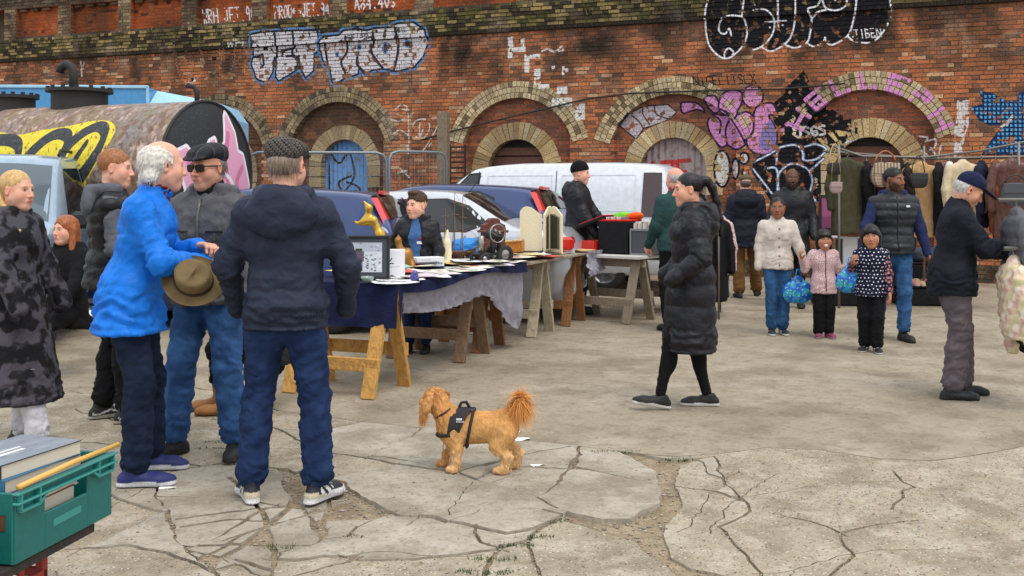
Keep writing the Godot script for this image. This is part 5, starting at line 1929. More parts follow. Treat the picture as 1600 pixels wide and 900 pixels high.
func make_person(S: Dictionary) -> Node3D:
	var o := Node3D.new()
	o.name = "person"
	var J := joints(S)
	var sc: float = J.sc
	var lod: int = S.get("lod", 2)
	var ccell: float = [0.0125, 0.016, 0.021][lod] * minf(1.0, sc + 0.1)
	var hcell: float = [0.0042, 0.0052, 0.0068][lod]
	var sd: int = S.seed
	# the body: head and neck, hands, and the frame under the clothes, in one mesh
	var hs: float = S.get("headscale", 1.05) * sc
	var hy: Array = S.get("headturn", [0.0, 0.0, 0.0])
	var HB: Basis = Basis(Vector3.UP, deg_to_rad(hy[0] + S.get("twist", 0.0))) * Basis(Vector3.RIGHT, deg_to_rad(hy[1])) * Basis(Vector3.BACK, deg_to_rad(hy[2] if hy.size() > 2 else 0.0))
	S.neckend = HB.inverse() * (J.neck + Vector3(0, -0.05, 0.0) * sc - J.head) / hs
	var hp: Array = head_parts(S, hcell, sd)
	var HX := Transform3D(HB.scaled(Vector3.ONE * hs), J.head)
	var F: Array = hp[0]
	var V: PackedVector3Array = F[0]
	var N: PackedVector3Array = F[1]
	var C := PackedColorArray()
	for i in V.size():
		C.append((hp[1] as Callable).call(V[i], N[i]))
	V = HX * V
	for i in N.size():
		N[i] = (HB * N[i]).normalized()
	var I: PackedInt32Array = F[2]
	var skin: Color = S.skin
	var more := []
	for k in ["l", "r"]:
		if S.has(k + "hand"):
			var h: Dictionary = S[k + "hand"]
			var fd: Vector3 = h.get("dir", (J["wr" + k] - J["el" + k]).normalized())
			var side := 1.0 if k == "l" else -1.0
			more.append(hand_field(J["wr" + k], fd, h.get("palm", Vector3(-side, 0, 0)), h.get("thumb", side), h.get("curl", 0.35), h.get("spread", 0.05), hcell * 1.05, sc * S.get("handscale", 1.0)))
	var Q := [cap(J.pel, J.chest, 0.1 * sc, 0.1 * sc, 0.04, 0.7, Vector3(0, 0, 1)), cap(J.shl, J.shr, 0.024 * sc, 0.024 * sc, 0.02), cap(J.chest, J.neck, 0.06 * sc, 0.045 * sc, 0.03)]
	for k in ["l", "r"]:
		Q.append(cap(J["sh" + k], J["el" + k], 0.038 * sc, 0.03 * sc, 0.02))
		Q.append(cap(J["el" + k], J["wr" + k], 0.03 * sc, 0.022 * sc, 0.02))
		Q.append(cap(J["hip" + k], J["kn" + k], 0.07 * sc, 0.04 * sc, 0.02))
		Q.append(cap(J["kn" + k], J["an" + k], 0.034 * sc, 0.026 * sc, 0.02))
	more.append(field(Q, 0.024 * sc))
	for m in more:
		var b := V.size()
		V.append_array(m[0])
		N.append_array(m[1])
		for i in m[2]:
			I.append(i + b)
		for i in m[0].size():
			C.append(skin * (1.0 if S.get("plainhands", false) else 0.94))
	var ar := []
	ar.resize(Mesh.ARRAY_MAX)
	ar[Mesh.ARRAY_VERTEX] = V
	ar[Mesh.ARRAY_NORMAL] = N
	ar[Mesh.ARRAY_COLOR] = C
	ar[Mesh.ARRAY_INDEX] = I
	var bm := ArrayMesh.new()
	bm.add_surface_from_arrays(Mesh.PRIMITIVE_TRIANGLES, ar)
	o.add_child(inst("body", bm, S.skinm))
	# hair, hat, glasses ride on the head
	if S.get("hairstyle", "") != "":
		var hm := hair_part(S, hcell * 1.15, sd)
		if hm:
			var hn := inst("hair", hm, S.hairm)
			hn.transform = HX
			o.add_child(hn)
			if lod < 2 and S.hairstyle != "bob":
				# loose strands over the mass of the hair
				var rng := RandomNumberGenerator.new()
				rng.seed = sd
				var hv: PackedVector3Array = hm.get_meta("places")
				var sb := MB.new()
				var up: bool = S.hairstyle in ["crop", "quiff", "short"]
				for i in 900:
					var p := hv[rng.randi() % hv.size()]
					var out := (p - Vector3(0, 0.02, -0.015)).normalized()
					var d: Vector3 = (out * 0.9 + Vector3(0, 0.4, 0.5) if up else out * 0.22 + Vector3(0, -0.9, -0.25 if p.z > 0.03 and S.hairstyle != "bob" else 0.0)).normalized()
					strand(rng, sb, p - out * 0.002, d, rng.randf_range(0.008, 0.016) if up else rng.randf_range(0.02, 0.05), 0.0011, 0.06, (S.hair as Color) * rng.randf_range(0.75, 1.35), 2)
				hn.add_child(inst("strands", sb.done(), S.hairm))
	if S.has("hat"):
		var cn := inst(S.get("hatname", "cap"), hat_part(S.hat, hcell * 1.1), S.hatm)
		cn.transform = HX
		o.add_child(cn)
	for e in S.get("onhead", []):
		var en := inst(e[0], e[1], e[2])
		en.transform = HX
		o.add_child(en)
	for L in S.get("tops", []):
		var tn := inst(L.name, top_layer(S, J, L, ccell, sd + int(L.get("bulk", 0) * 1000)), L.m)
		o.add_child(tn)
		if L.has("zip"):
			# a zip or row of studs down the front
			var b := MB.new()
			var pts := []
			for i in 12:
				var y: float = lerpf(J.neck.y - 0.02 * sc, L.hem * sc + 0.03, i / 11.0)
				pts.append(Vector3(J.chest.x, y, surf(tn.mesh, J.chest.x, y, 1.0) + 0.001))
			b.smooth(true).tube(pts, 0.007 * sc, 6)
			tn.add_child(inst("zip", b.done(), L.zip))
		for e in L.get("deco", []):
			decorate(tn, e, sc)
	if S.has("legs"):
		var ln := inst("trousers", legs_mesh(S, J, S.legs, ccell, sd), S.legs.m)
		o.add_child(ln)
		for e in S.legs.get("deco", []):
			decorate(ln, e, sc)
	if S.has("shoes"):
		for k in ["l", "r"]:
			o.add_child(inst(S.get("shoename", "shoe"), shoe_mesh(J, k, S.shoes, [0.0065, 0.009, 0.012][lod] * minf(1.0, sc + 0.1)), S.shoem), true)
	for e in S.get("parts", []):
		o.add_child(inst(e[0], e[1], e[2]), true)
	o.position = S.pos
	o.rotation.y = deg_to_rad(S.yaw)
	o.set_meta("label", S.label)
	o.set_meta("category", "person")
	if S.has("group"):
		o.set_meta("group", S.group)
	return o

# ---------------------------------------------------------------- who stands where
func pattern(size: int, base: Color, f: Callable) -> ImageTexture:
	var im := Image.create(size, size, false, Image.FORMAT_RGB8)
	im.fill(base)
	f.call(im)
	return ImageTexture.create_from_image(im)

func dots(im: Image, n: int, r: int, c: Color, seed_: int, jitter := 0) -> void:
	var rng := RandomNumberGenerator.new()
	rng.seed = seed_
	var s := im.get_width()
	var st := s / n
	for j in n:
		for i in n:
			var x := i * st + (st / 2 if j % 2 else 0) + rng.randi_range(-jitter, jitter)
			var y := j * st + st / 2 + rng.randi_range(-jitter, jitter)
			for k in range(-r, r + 1):
				var h := int(sqrt(float(r * r - k * k)))
				im.fill_rect(Rect2i(posmod(x - h, s), posmod(y + k, s), 2 * h + 1, 1), c)

func cast_people() -> void:
	T.camo = ntex(noise(71, 0.011, 3), 512, ramp([[0.0, c8(22, 22, 25)], [0.44, c8(24, 24, 27)], [0.445, c8(48, 47, 53)], [0.55, c8(48, 47, 53)], [0.555, c8(74, 72, 79)], [1.0, c8(74, 72, 79)]]))
	T.polka = pattern(256, c8(26, 28, 52), func(im): dots(im, 8, 6, c8(224, 222, 228), 3, 5))
	T.floral = pattern(256, c8(30, 30, 50), func(im):
		dots(im, 8, 11, c8(168, 110, 116), 5, 8)
		dots(im, 8, 4, c8(214, 160, 160), 6, 10))
	T.quilt = pattern(256, c8(196, 164, 166), func(im):
		dots(im, 16, 4, c8(222, 204, 202), 8, 5)
		dots(im, 16, 3, c8(142, 96, 104), 9, 7))
	T.peach = pattern(128, c8(226, 206, 176), func(im):
		for i in 8:
			for j in 8:
				im.fill_rect(Rect2i(i * 16, j * 16, 14, 14), [c8(214, 176, 160), c8(226, 206, 176), c8(206, 196, 150), c8(230, 216, 204)][(i * 3 + j * 5) % 4]))
	T.houndstooth = pattern(64, c8(92, 88, 84), func(im):
		for i in 8:
			for j in 8:
				if (i + j) % 2 == 0:
					im.fill_rect(Rect2i(i * 8, j * 8, 8, 8), c8(38, 36, 36))
				if (i + j) % 4 == 0:
					im.fill_rect(Rect2i(i * 8, j * 8 + 2, 4, 4), c8(128, 120, 112)))
	T.check = pattern(128, c8(48, 48, 52), func(im):
		im.fill_rect(Rect2i(60, 0, 5, 128), c8(96, 94, 96))
		im.fill_rect(Rect2i(0, 60, 128, 5), c8(96, 94, 96))
		im.fill_rect(Rect2i(20, 0, 24, 128), c8(40, 40, 44)))
	var skinm := mat("skin", Color.WHITE, 0.5, {"vc": true, "sss": 0.08, "spec": 0.4})
	var hairm := mat("hair", Color.WHITE, 0.42, {"vc": true, "spec": 0.45})
	var shoem := mat("shoes", Color.WHITE, 0.65, {"vc": true, "tri": 9.0, "tex": T.weave})
	var black_puff := cloth("black_puffer", c8(22, 22, 28), 0.5, {"spec": 0.4})
	var black_cloth := cloth("black_cloth", c8(20, 20, 23))
	var navy_shell := cloth("navy_shell", c8(40, 46, 64), 0.6)
	var blue_shell := cloth("blue_shell", c8(24, 120, 224), 0.5)
	var grey_puff := cloth("grey_puffer", c8(88, 88, 92), 0.6)
	var zipm := mat("zip_metal", c8(110, 108, 104), 0.4, {"metal": 0.7})
	var blackzip := mat("black_zip", c8(18, 18, 20), 0.5)
	var jeans_dark := cloth("dark_jeans", c8(34, 53, 90), 0.9, {"tex": T.denim})
	var jeans_blue := cloth("blue_jeans", c8(60, 98, 148), 0.9, {"tex": T.denim})
	var jeans_mid := cloth("mid_jeans", c8(56, 96, 140), 0.9, {"tex": T.denim})
	var white_skin := l8(222, 168, 144)
	var tan_skin := l8(206, 150, 122)
	var brown_skin := l8(142, 94, 68)
	var dark_skin := l8(96, 62, 46)
	var L := []
	var studs := mat("studs", c8(120, 104, 84), 0.4)
	var flapm := cloth("cream_flap", c8(198, 188, 178), 0.95)
	var buttons := [["pocket_flap", flapm, 1.0, 0.085, 1.24, 0.1, 0.035], ["pocket_flap", flapm, 1.0, -0.085, 1.24, 0.1, 0.035]]
	for i in 5:
		buttons.append(["button", studs, 1.0, 0.0, 1.36 - 0.115 * i, 0.02, 0.02])
	# left: the group by the off-road car
	L.append({"label": "woman in long grey camouflage coat, blonde ponytail over her shoulder", "pos": Vector3(-2.95, 0, -6.06), "yaw": 82, "h": 1.64, "seed": 1, "lod": 1, "skin": white_skin, "hair": l8(196, 160, 104), "headturn": [-6, 2],
		"hairstyle": "ponytail", "tailr": 0.022, "tail": [Vector3(0, 0.03, -0.1), Vector3(-0.05, -0.06, -0.08), Vector3(-0.085, -0.15, 0.02), Vector3(-0.09, -0.24, 0.09), Vector3(-0.085, -0.32, 0.1)],
		"tops": [{"name": "coat", "m": cloth("camo_coat", c8(255, 255, 255), 0.7, {"tex": T.camo, "tri": 1.5}), "bulk": 0.05, "hem": 0.30, "flare": 0.06, "hemoff": Vector3(0, 0, 0.09), "hood": 1.15, "wrinkle": 0.009, "armbulk": 0.028}],
		"legs": {"m": cloth("pale_trousers", c8(206, 206, 212)), "bulk": 0.012, "cuff": 0.06}, "shoes": {"up": l8(24, 24, 26), "sole": l8(34, 34, 36)}, "rf": [-0.08, 0.22, 5], "lf": [0.08, 0.0, 5], "rw": Vector3(-0.24, 0.9, 0.2), "lw": Vector3(0.24, 0.9, 0.2)})
	L.append({"label": "young man with cropped ginger hair, black gilet over grey hoodie", "pos": Vector3(-2.66, 0, -6.8), "yaw": 112, "h": 1.8, "seed": 2, "lod": 1, "skin": white_skin, "hair": l8(150, 98, 58), "hairstyle": "crop", "headturn": [-14, 4],
		"tops": [{"name": "hoodie", "m": cloth("grey_hoodie", c8(96, 98, 106), 0.95), "bulk": 0.018, "hem": 0.9, "hood": 1.05, "wrinkle": 0.009}, {"name": "gilet", "m": black_puff, "bulk": 0.052, "hem": 0.86, "arms": false, "collar": 0.03, "quilt": 0.085, "qamp": 0.012}],
		"legs": {"m": black_cloth, "bulk": 0.02, "cuff": 0.055}, "shoes": {"up": l8(26, 26, 28), "sole": l8(190, 184, 172), "style": "wave", "trim": l8(220, 220, 220), "lace": l8(220, 220, 220)}, "shoename": "trainer", "rf": [-0.1, 0.10, 12], "lf": [0.1, -0.05, 10], "rw": Vector3(-0.24, 0.92, 0.18), "lw": Vector3(0.27, 0.90, 0.14)})
	L.append({"label": "white haired man in bright blue jacket holding a brown hat", "pos": Vector3(-2.0, 0, -5.36), "yaw": 98, "h": 1.79, "seed": 3, "lod": 0, "skin": white_skin, "hair": l8(206, 202, 194), "hairstyle": "ring", "headturn": [24, 3], "lean": Vector3(0, -0.01, 0.09), "headoff": Vector3(0, 0, 0.02), "oldbrow": true, "fat": 1.02,
		"tops": [{"name": "jumper", "m": cloth("maroon_wool", c8(104, 34, 38)), "bulk": 0.0, "hem": 0.95, "arms": false, "collar": 0.05}, {"name": "jacket", "m": blue_shell, "bulk": 0.034, "hem": 0.77, "flare": 0.05, "grooves": [1.27, 0.8], "collar": 0.035, "wrinkle": 0.013, "wf": Vector3(4, 5, 4), "hemtilt": Vector3(0, 0, 0.0)}],
		"legs": {"m": cloth("navy_jeans", c8(28, 40, 62), 0.9, {"tex": T.denim}), "bulk": 0.014, "cuff": 0.06}, "shoes": {"up": l8(30, 46, 108), "sole": l8(226, 228, 232), "style": "laces", "lace": l8(40, 60, 130), "soleh": 0.03}, "shoename": "trainer", "rf": [-0.1, 0.05, 0], "lf": [0.22, 0.06, -4],
		"rw": Vector3(-0.02, 1.12, 0.37), "rp": Vector3(-1, -0.9, -0.25), "lw": Vector3(0.06, 1.20, 0.33), "lp": Vector3(0.8, -0.9, -0.3), "rhand": {"dir": Vector3(0.15, -0.25, 1), "palm": Vector3(0.3, -0.8, -0.3), "curl": 0.6}, "lhand": {"dir": Vector3(-0.7, 0.05, 0.8), "palm": Vector3(-0.2, -0.9, 0.0), "curl": 0.7}})
	var glass := mat("dark_lens", c8(14, 14, 17), 0.1)
	var sg := MB.new()
	for sd in [-1.0, 1.0]:
		var q := rbox(0.056, 0.04, 0.014)
		sg.prism(q, 0.004, Transform3D(Basis(Vector3.UP, 0.16 * sd), Vector3(0.033 * sd, -0.002, 0.094)))
		sg.bar(Vector3(0.062 * sd, 0.008, 0.09), Vector3(0.082 * sd, 0.006, -0.01), 0.004, 0.007)
	sg.bar(Vector3(-0.01, 0.006, 0.099), Vector3(0.01, 0.006, 0.099), 0.005, 0.004)
	L.append({"label": "man in checked flat cap, sunglasses and grey padded jacket", "pos": Vector3(-1.745, 0, -5.92), "yaw": -12, "h": 1.78, "seed": 4, "lod": 0, "skin": tan_skin, "hair": l8(120, 112, 104), "hairstyle": "fringe_of_hair", "headturn": [-16, 4], "oldbrow": true, "fat": 1.08, "nose": 1.2, "beard": 0.18, "beardcol": l8(150, 138, 128),
		"hat": "flat", "hatname": "flat_cap", "hatm": cloth("checked_wool", c8(255, 255, 255), 0.95, {"tex": T.check, "tri": 14.0}), "onhead": [["sunglasses", sg.done(), glass]],
		"tops": [{"name": "jumper", "m": black_cloth, "bulk": 0.012, "hem": 0.95, "arms": false, "collar": 0.06}, {"name": "padded_jacket", "m": grey_puff, "bulk": 0.045, "hem": 0.86, "hood": 1.15, "wrinkle": 0.014, "wf": Vector3(5, 8, 5), "zip": zipm, "deco": [["pocket_zip", blackzip, 1.0, 0.1, 1.27, 0.1, 0.01], ["pocket_zip", blackzip, 1.0, -0.1, 1.27, 0.1, 0.01], ["zip_pull", zipm, 1.0, 0.1, 1.24, 0.012, 0.045]]}],
		"legs": {"m": jeans_blue, "bulk": 0.02, "cuff": 0.055, "wrinkle": 0.008}, "shoes": {"up": l8(26, 25, 26), "sole": l8(30, 29, 30), "style": "laces", "lace": l8(60, 58, 56)}, "rf": [-0.19, 0.05, -22], "lf": [0.15, 0.0, 18], "rw": Vector3(-0.25, 0.96, 0.2), "lw": Vector3(0.29, 0.93, 0.15)})
	L.append({"label": "man in navy hooded jacket and jeans, back turned, tweed flat cap", "pos": Vector3(-1.115, 0, -5.05), "yaw": 180, "h": 1.765, "seed": 5, "lod": 0, "skin": white_skin, "hair": l8(128, 112, 100), "hairstyle": "fringe_of_hair", "headturn": [-14, 2], "fat": 1.04, "wide": 1.03,
		"hat": "flat", "hatname": "flat_cap", "hatm": cloth("houndstooth_wool", c8(255, 255, 255), 0.95, {"tex": T.houndstooth, "tri": 12.0}),
		"tops": [{"name": "jacket", "m": navy_shell, "bulk": 0.034, "hem": 0.83, "hood": 1.25, "wrinkle": 0.011, "wf": Vector3(3.2, 8, 4.0), "grooves": [0.86], "flare": 0.01}],
		"legs": {"m": jeans_dark, "bulk": 0.016, "cuff": 0.06, "wrinkle": 0.008}, "shoes": {"up": l8(28, 28, 34), "sole": l8(232, 232, 232), "trim": l8(206, 196, 168), "style": "runner", "under": l8(90, 40, 40), "soleh": 0.034}, "shoename": "trainer", "lf": [0.165, -0.03, 24], "rf": [-0.165, -0.04, -26], "lw": Vector3(0.27, 0.91, 0.14), "rw": Vector3(-0.27, 0.91, 0.14), "lp": Vector3(1, -0.1, -0.7), "rp": Vector3(-1, -0.1, -0.7)})
	# two who sit behind the group
	L.append({"label": "ginger haired woman in dark jacket sitting behind the group", "pos": Vector3(-3.67, 0, -8.3), "yaw": -18, "h": 1.62, "seed": 6, "lod": 2, "skin": white_skin, "hair": l8(150, 86, 46), "hairstyle": "long", "headturn": [-12, 0], "hip": Vector3(0, -0.32, -0.1),
		"tops": [{"name": "jacket", "m": black_cloth, "bulk": 0.03, "hem": 0.44, "hood": 1.0}], "legs": {"m": black_cloth, "bulk": 0.01}, "shoes": {"up": l8(150, 40, 44), "sole": l8(200, 196, 190), "style": "panel", "trim": l8(120, 124, 128)}, "lf": [0.12, 0.36, 0], "rf": [-0.1, 0.36, 0], "lw": Vector3(0.2, 0.62, 0.25), "rw": Vector3(-0.2, 0.62, 0.25)})
	L.append({"label": "person in black leggings and tan boots sitting behind man in jeans", "pos": Vector3(-1.72, 0, -7.1), "yaw": -80, "h": 1.6, "seed": 7, "lod": 2, "skin": white_skin, "hair": l8(70, 50, 40), "hairstyle": "long", "hip": Vector3(0, -0.5, -0.05),
		"tops": [{"name": "coat", "m": cloth("dark_green", c8(36, 42, 38)), "bulk": 0.03, "hem": 0.36}], "legs": {"m": black_cloth, "bulk": 0.0, "short": 0.1}, "shoes": {"up": l8(168, 112, 58), "sole": l8(130, 88, 50), "top": 0.2, "collar": 0.056, "scale": 1.12}, "shoename": "boot", "lf": [0.1, 0.28, -8], "rf": [-0.1, 0.36, 0], "lw": Vector3(0.16, 0.6, 0.2), "rw": Vector3(-0.16, 0.6, 0.2)})
	# behind the tables
	L.append({"label": "boy in blue hoodie and open black coat behind the first table", "pos": Vector3(-0.9, 0, -9.75), "yaw": -8, "h": 1.5, "seed": 8, "lod": 1, "skin": l8(226, 172, 146), "hair": l8(70, 50, 36), "hairstyle": "quiff", "headturn": [-34, 0], "nose": 0.6, "cheek": 1.15, "chin": 0.85, "headscale": 1.2, "gaze": -0.8,
		"tops": [{"name": "hoodie", "m": cloth("blue_hoodie", c8(70, 106, 156), 0.95), "bulk": 0.016, "hem": 0.8, "collar": 0.05, "hood": 0.8, "arms": false, "wrinkle": 0.01, "deco": [["badge", mat("white_print", c8(220, 220, 220), 0.7), 1.0, 0.05, 1.22, 0.06, 0.03], ["badge", mat("red_shirt", c8(150, 44, 44)), 1.0, 0.07, 1.27, 0.045, 0.022]]}, {"name": "coat", "m": black_puff, "bulk": 0.038, "hem": 0.74, "hood": 1.25, "open": 0.105, "wrinkle": 0.01}],
		"legs": {"m": jeans_dark}, "shoes": {"up": l8(30, 30, 30)}, "rw": Vector3(-0.47, 1.17, 0.16), "rp": Vector3(-0.4, -1, -0.3), "rhand": {"curl": 0.4}, "lw": Vector3(0.26, 0.9, 0.16)})
	L.append({"label": "man in black beanie and black padded coat behind the second table", "pos": Vector3(0.84, 0, -12.95), "yaw": 76, "h": 1.9, "seed": 9, "lod": 2, "skin": white_skin, "hair": l8(60, 50, 44), "headturn": [4, 4],
		"hat": "beanie", "hatname": "beanie", "hatm": cloth("black_knit", c8(24, 24, 27), 0.95), "tops": [{"name": "padded_coat", "m": black_puff, "bulk": 0.055, "hem": 0.72, "hood": 1.2, "quilt": 0.15, "qamp": 0.01}],
		"legs": {"m": jeans_dark}, "shoes": {"up": l8(30, 30, 30)}, "rw": Vector3(-0.2, 0.9, 0.26), "lw": Vector3(0.14, 0.95, 0.34), "rhand": {"curl": 0.4}, "lhand": {"curl": 0.4}})
	L.append({"label": "bald man in dark green fleece, back turned at the record table", "pos": Vector3(1.8, 0, -11.25), "yaw": 204, "h": 1.79, "seed": 10, "lod": 2, "skin": l8(224, 160, 138), "hair": l8(170, 166, 162), "hairstyle": "fringe_of_hair", "headturn": [0, 5], "fat": 1.05,
		"tops": [{"name": "shirt", "m": cloth("red_shirt", c8(150, 44, 44)), "bulk": 0.0, "hem": 0.95, "arms": false, "collar": 0.06}, {"name": "fleece", "m": cloth("green_fleece", c8(44, 72, 72), 0.95), "bulk": 0.03, "hem": 0.86, "collar": 0.03}],
		"legs": {"m": black_cloth, "bulk": 0.012}, "shoes": {"up": l8(26, 25, 25)}, "lw": Vector3(0.22, 0.92, 0.2), "rw": Vector3(-0.2, 0.95, 0.24), "lhand": {"curl": 0.5}, "rhand": {"curl": 0.5}})
	# crossing the yard
	L.append({"label": "dark haired woman in long black padded coat walking across the yard", "pos": Vector3(1.26, 0, -7.2), "yaw": -92, "h": 1.65, "seed": 11, "lod": 0, "skin": l8(214, 160, 134), "hair": l8(15, 12, 13), "hairstyle": "ponytail", "headturn": [4, 4], "lips": l8(170, 96, 90),
		"tail": [Vector3(0, 0.06, -0.1), Vector3(0, 0.05, -0.14), Vector3(0, 0.0, -0.175), Vector3(0, -0.1, -0.2), Vector3(0, -0.22, -0.215), Vector3(0, -0.34, -0.215)], "tailr": 0.033,
		"tops": [{"name": "long_padded_coat", "m": black_puff, "bulk": 0.062, "hem": 0.43, "flare": 0.045, "hood": 1.4, "quilt": 0.155, "qamp": 0.016, "wrinkle": 0.008, "hemoff": Vector3(0, 0, 0.02)}],
		"legs": {"m": black_cloth, "bulk": 0.0, "cuff": 0.038, "wrinkle": 0.002, "short": -0.03}, "shoes": {"up": l8(26, 26, 28), "sole": l8(228, 226, 222), "style": "laces", "lace": l8(60, 60, 60), "top": 0.075, "soleh": 0.026}, "shoename": "trainer",
		"lf": [0.08, 0.24, 4, 0.02, -9], "rf": [-0.08, -0.13, -4], "lw": Vector3(0.25, 0.97, 0.17), "lp": Vector3(0.4, -0.2, -1), "rw": Vector3(-0.25, 0.97, 0.17)})
	L.append({"label": "man in tweed cap, navy padded coat and brown trousers, back turned", "pos": Vector3(3.4, 0, -14.9), "yaw": 176, "h": 1.78, "seed": 12, "lod": 2, "skin": white_skin, "hair": l8(90, 80, 70), "hairstyle": "fringe_of_hair", "hat": "tweed", "hatname": "tweed_cap", "hatm": cloth("tweed", c8(92, 86, 66), 0.95),
		"tops": [{"name": "padded_coat", "m": cloth("navy_puffer", c8(30, 34, 46), 0.6), "bulk": 0.07, "hem": 0.72, "hood": 1.3, "quilt": 0.16, "qamp": 0.01}], "legs": {"m": cloth("brown_trousers", c8(112, 82, 46)), "bulk": 0.024, "cuff": 0.06}, "shoes": {"up": l8(26, 24, 24)}, "lf": [0.1, -0.05, 8], "rf": [-0.2, 0.28, -14]})
	L.append({"label": "girl in cream button jacket and jeans holding a blue bag", "pos": Vector3(2.85, 0, -11.0), "yaw": -4, "h": 1.46, "seed": 13, "lod": 1, "skin": brown_skin, "hair": l8(14, 11, 11), "hairstyle": "ponytail", "nose": 0.7, "headscale": 1.16, "headturn": [-14, 0], "tail": [Vector3(0, 0.03, -0.1), Vector3(0.0, -0.05, -0.14), Vector3(0, -0.15, -0.14)],
		"tops": [{"name": "jacket", "m": cloth("cream_fleece", c8(206, 196, 186), 0.95), "bulk": 0.034, "hem": 0.84, "collar": 0.03, "wrinkle": 0.008, "deco": buttons}], "legs": {"m": jeans_mid, "bulk": 0.014, "cuff": 0.06}, "shoes": {"up": l8(30, 36, 46), "sole": l8(220, 220, 220), "style": "panel", "trim": l8(200, 204, 206), "soleh": 0.03}, "shoename": "trainer",
		"lf": [0.065, 0.0, 6], "rf": [-0.075, 0.02, -6], "rw": Vector3(-0.26, 0.83, 0.06), "lw": Vector3(0.335, 0.86, 0.14), "lhand": {"curl": 0.9, "palm": Vector3(-1, 0, 0.2)}})
	L.append({"label": "bearded man in black coat standing by the graffiti wall", "pos": Vector3(3.72, 0, -13.6), "yaw": -12, "h": 1.84, "seed": 14, "lod": 2, "skin": dark_skin, "hair": l8(22, 20, 20), "beard": 0.9, "headturn": [4, 0],
		"tops": [{"name": "coat", "m": black_puff, "bulk": 0.05, "hem": 0.66, "hood": 1.1, "wrinkle": 0.01}], "legs": {"m": black_cloth}, "shoes": {"up": l8(24, 24, 24)}, "lw": Vector3(0.26, 0.9, 0.14), "rw": Vector3(-0.26, 0.9, 0.14)})
	var dummy := MB.new().smooth(true)
	dummy.lathe([Vector2(0, 0.006), Vector2(0.016, 0.004), Vector2(0.02, 0), Vector2(0.016, -0.004), Vector2(0, -0.004)], 12, Transform3D(Basis(Vector3.RIGHT, PI / 2), Vector3(0, -0.068, 0.1)))
	dummy.lathe([Vector2(0, 0.01), Vector2(0.008, 0.006), Vector2(0.009, 0)], 10, Transform3D(Basis(Vector3.RIGHT, PI / 2), Vector3(0, -0.068, 0.104)))
	L.append({"label": "toddler with a dummy, pink quilted jacket, arms held out", "pos": Vector3(3.27, 0, -10.75), "yaw": -2, "h": 1.09, "seed": 15, "lod": 1, "skin": l8(176, 122, 92), "hair": l8(13, 11, 12), "hairstyle": "bob", "nose": 0.45, "cheek": 1.25, "chin": 0.75, "headscale": 1.45, "headoff": Vector3(0, 0.025, 0), "onhead": [["dummy", dummy.done(), mat("dummy", c8(226, 206, 212), 0.4)]],
		"tops": [{"name": "quilted_jacket", "m": cloth("pink_quilt", c8(255, 255, 255), 0.9, {"tex": T.quilt, "tri": 3.2}), "bulk": 0.045, "hem": 0.74, "collar": 0.02, "wrinkle": 0.008, "zip": mat("plum_trim", c8(62, 24, 44), 0.8)}], "legs": {"m": black_cloth, "bulk": 0.03, "cuff": 0.06}, "shoes": {"up": l8(150, 60, 100), "sole": l8(190, 150, 160), "scale": 1.15},
		"rw": Vector3(-0.40, 1.34, 0.12), "rp": Vector3(-0.2, -1, -0.3), "rhand": {"curl": 0.8}, "lw": Vector3(0.40, 1.22, 0.16), "lp": Vector3(0.3, -1, -0.2), "lhand": {"curl": 0.8}, "handscale": 1.25, "lf": [0.085, 0.0, 10], "rf": [-0.085, 0.0, -10]})
	L.append({"label": "small girl in navy polka dot jacket beside man in gilet", "pos": Vector3(3.43, 0, -9.78), "yaw": -24, "h": 1.17, "seed": 16, "lod": 1, "skin": l8(182, 126, 96), "hair": l8(13, 11, 12), "hairstyle": "bob", "nose": 0.45, "cheek": 1.25, "chin": 0.75, "headscale": 1.42, "headoff": Vector3(0, 0.02, 0), "headturn": [2, 0, 5], "gaze": 0.3,
		"tops": [{"name": "dotted_jacket", "m": cloth("polka", c8(255, 255, 255), 0.85, {"tex": T.polka, "tri": 3.6}), "bulk": 0.05, "hem": 0.80, "hood": 1.1, "wrinkle": 0.01, "arms": false, "flare": 0.03}, {"name": "flowered_sleeves", "m": cloth("flowers", c8(255, 255, 255), 0.85, {"tex": T.floral, "tri": 3.4}), "bulk": 0.03, "torso": false}],
		"legs": {"m": black_cloth, "bulk": 0.03, "cuff": 0.06}, "shoes": {"up": l8(26, 26, 27), "sole": l8(222, 220, 216), "style": "wave", "trim": l8(214, 212, 208), "scale": 1.12}, "shoename": "trainer", "rw": Vector3(-0.24, 1.28, 0.2), "rp": Vector3(-0.4, -1, -0.3), "rhand": {"curl": 0.6}, "lw": Vector3(0.26, 0.84, 0.1), "lhand": {"curl": 0.4}, "handscale": 1.25, "lf": [0.08, 0.06, 14], "rf": [-0.08, -0.02, -12]})
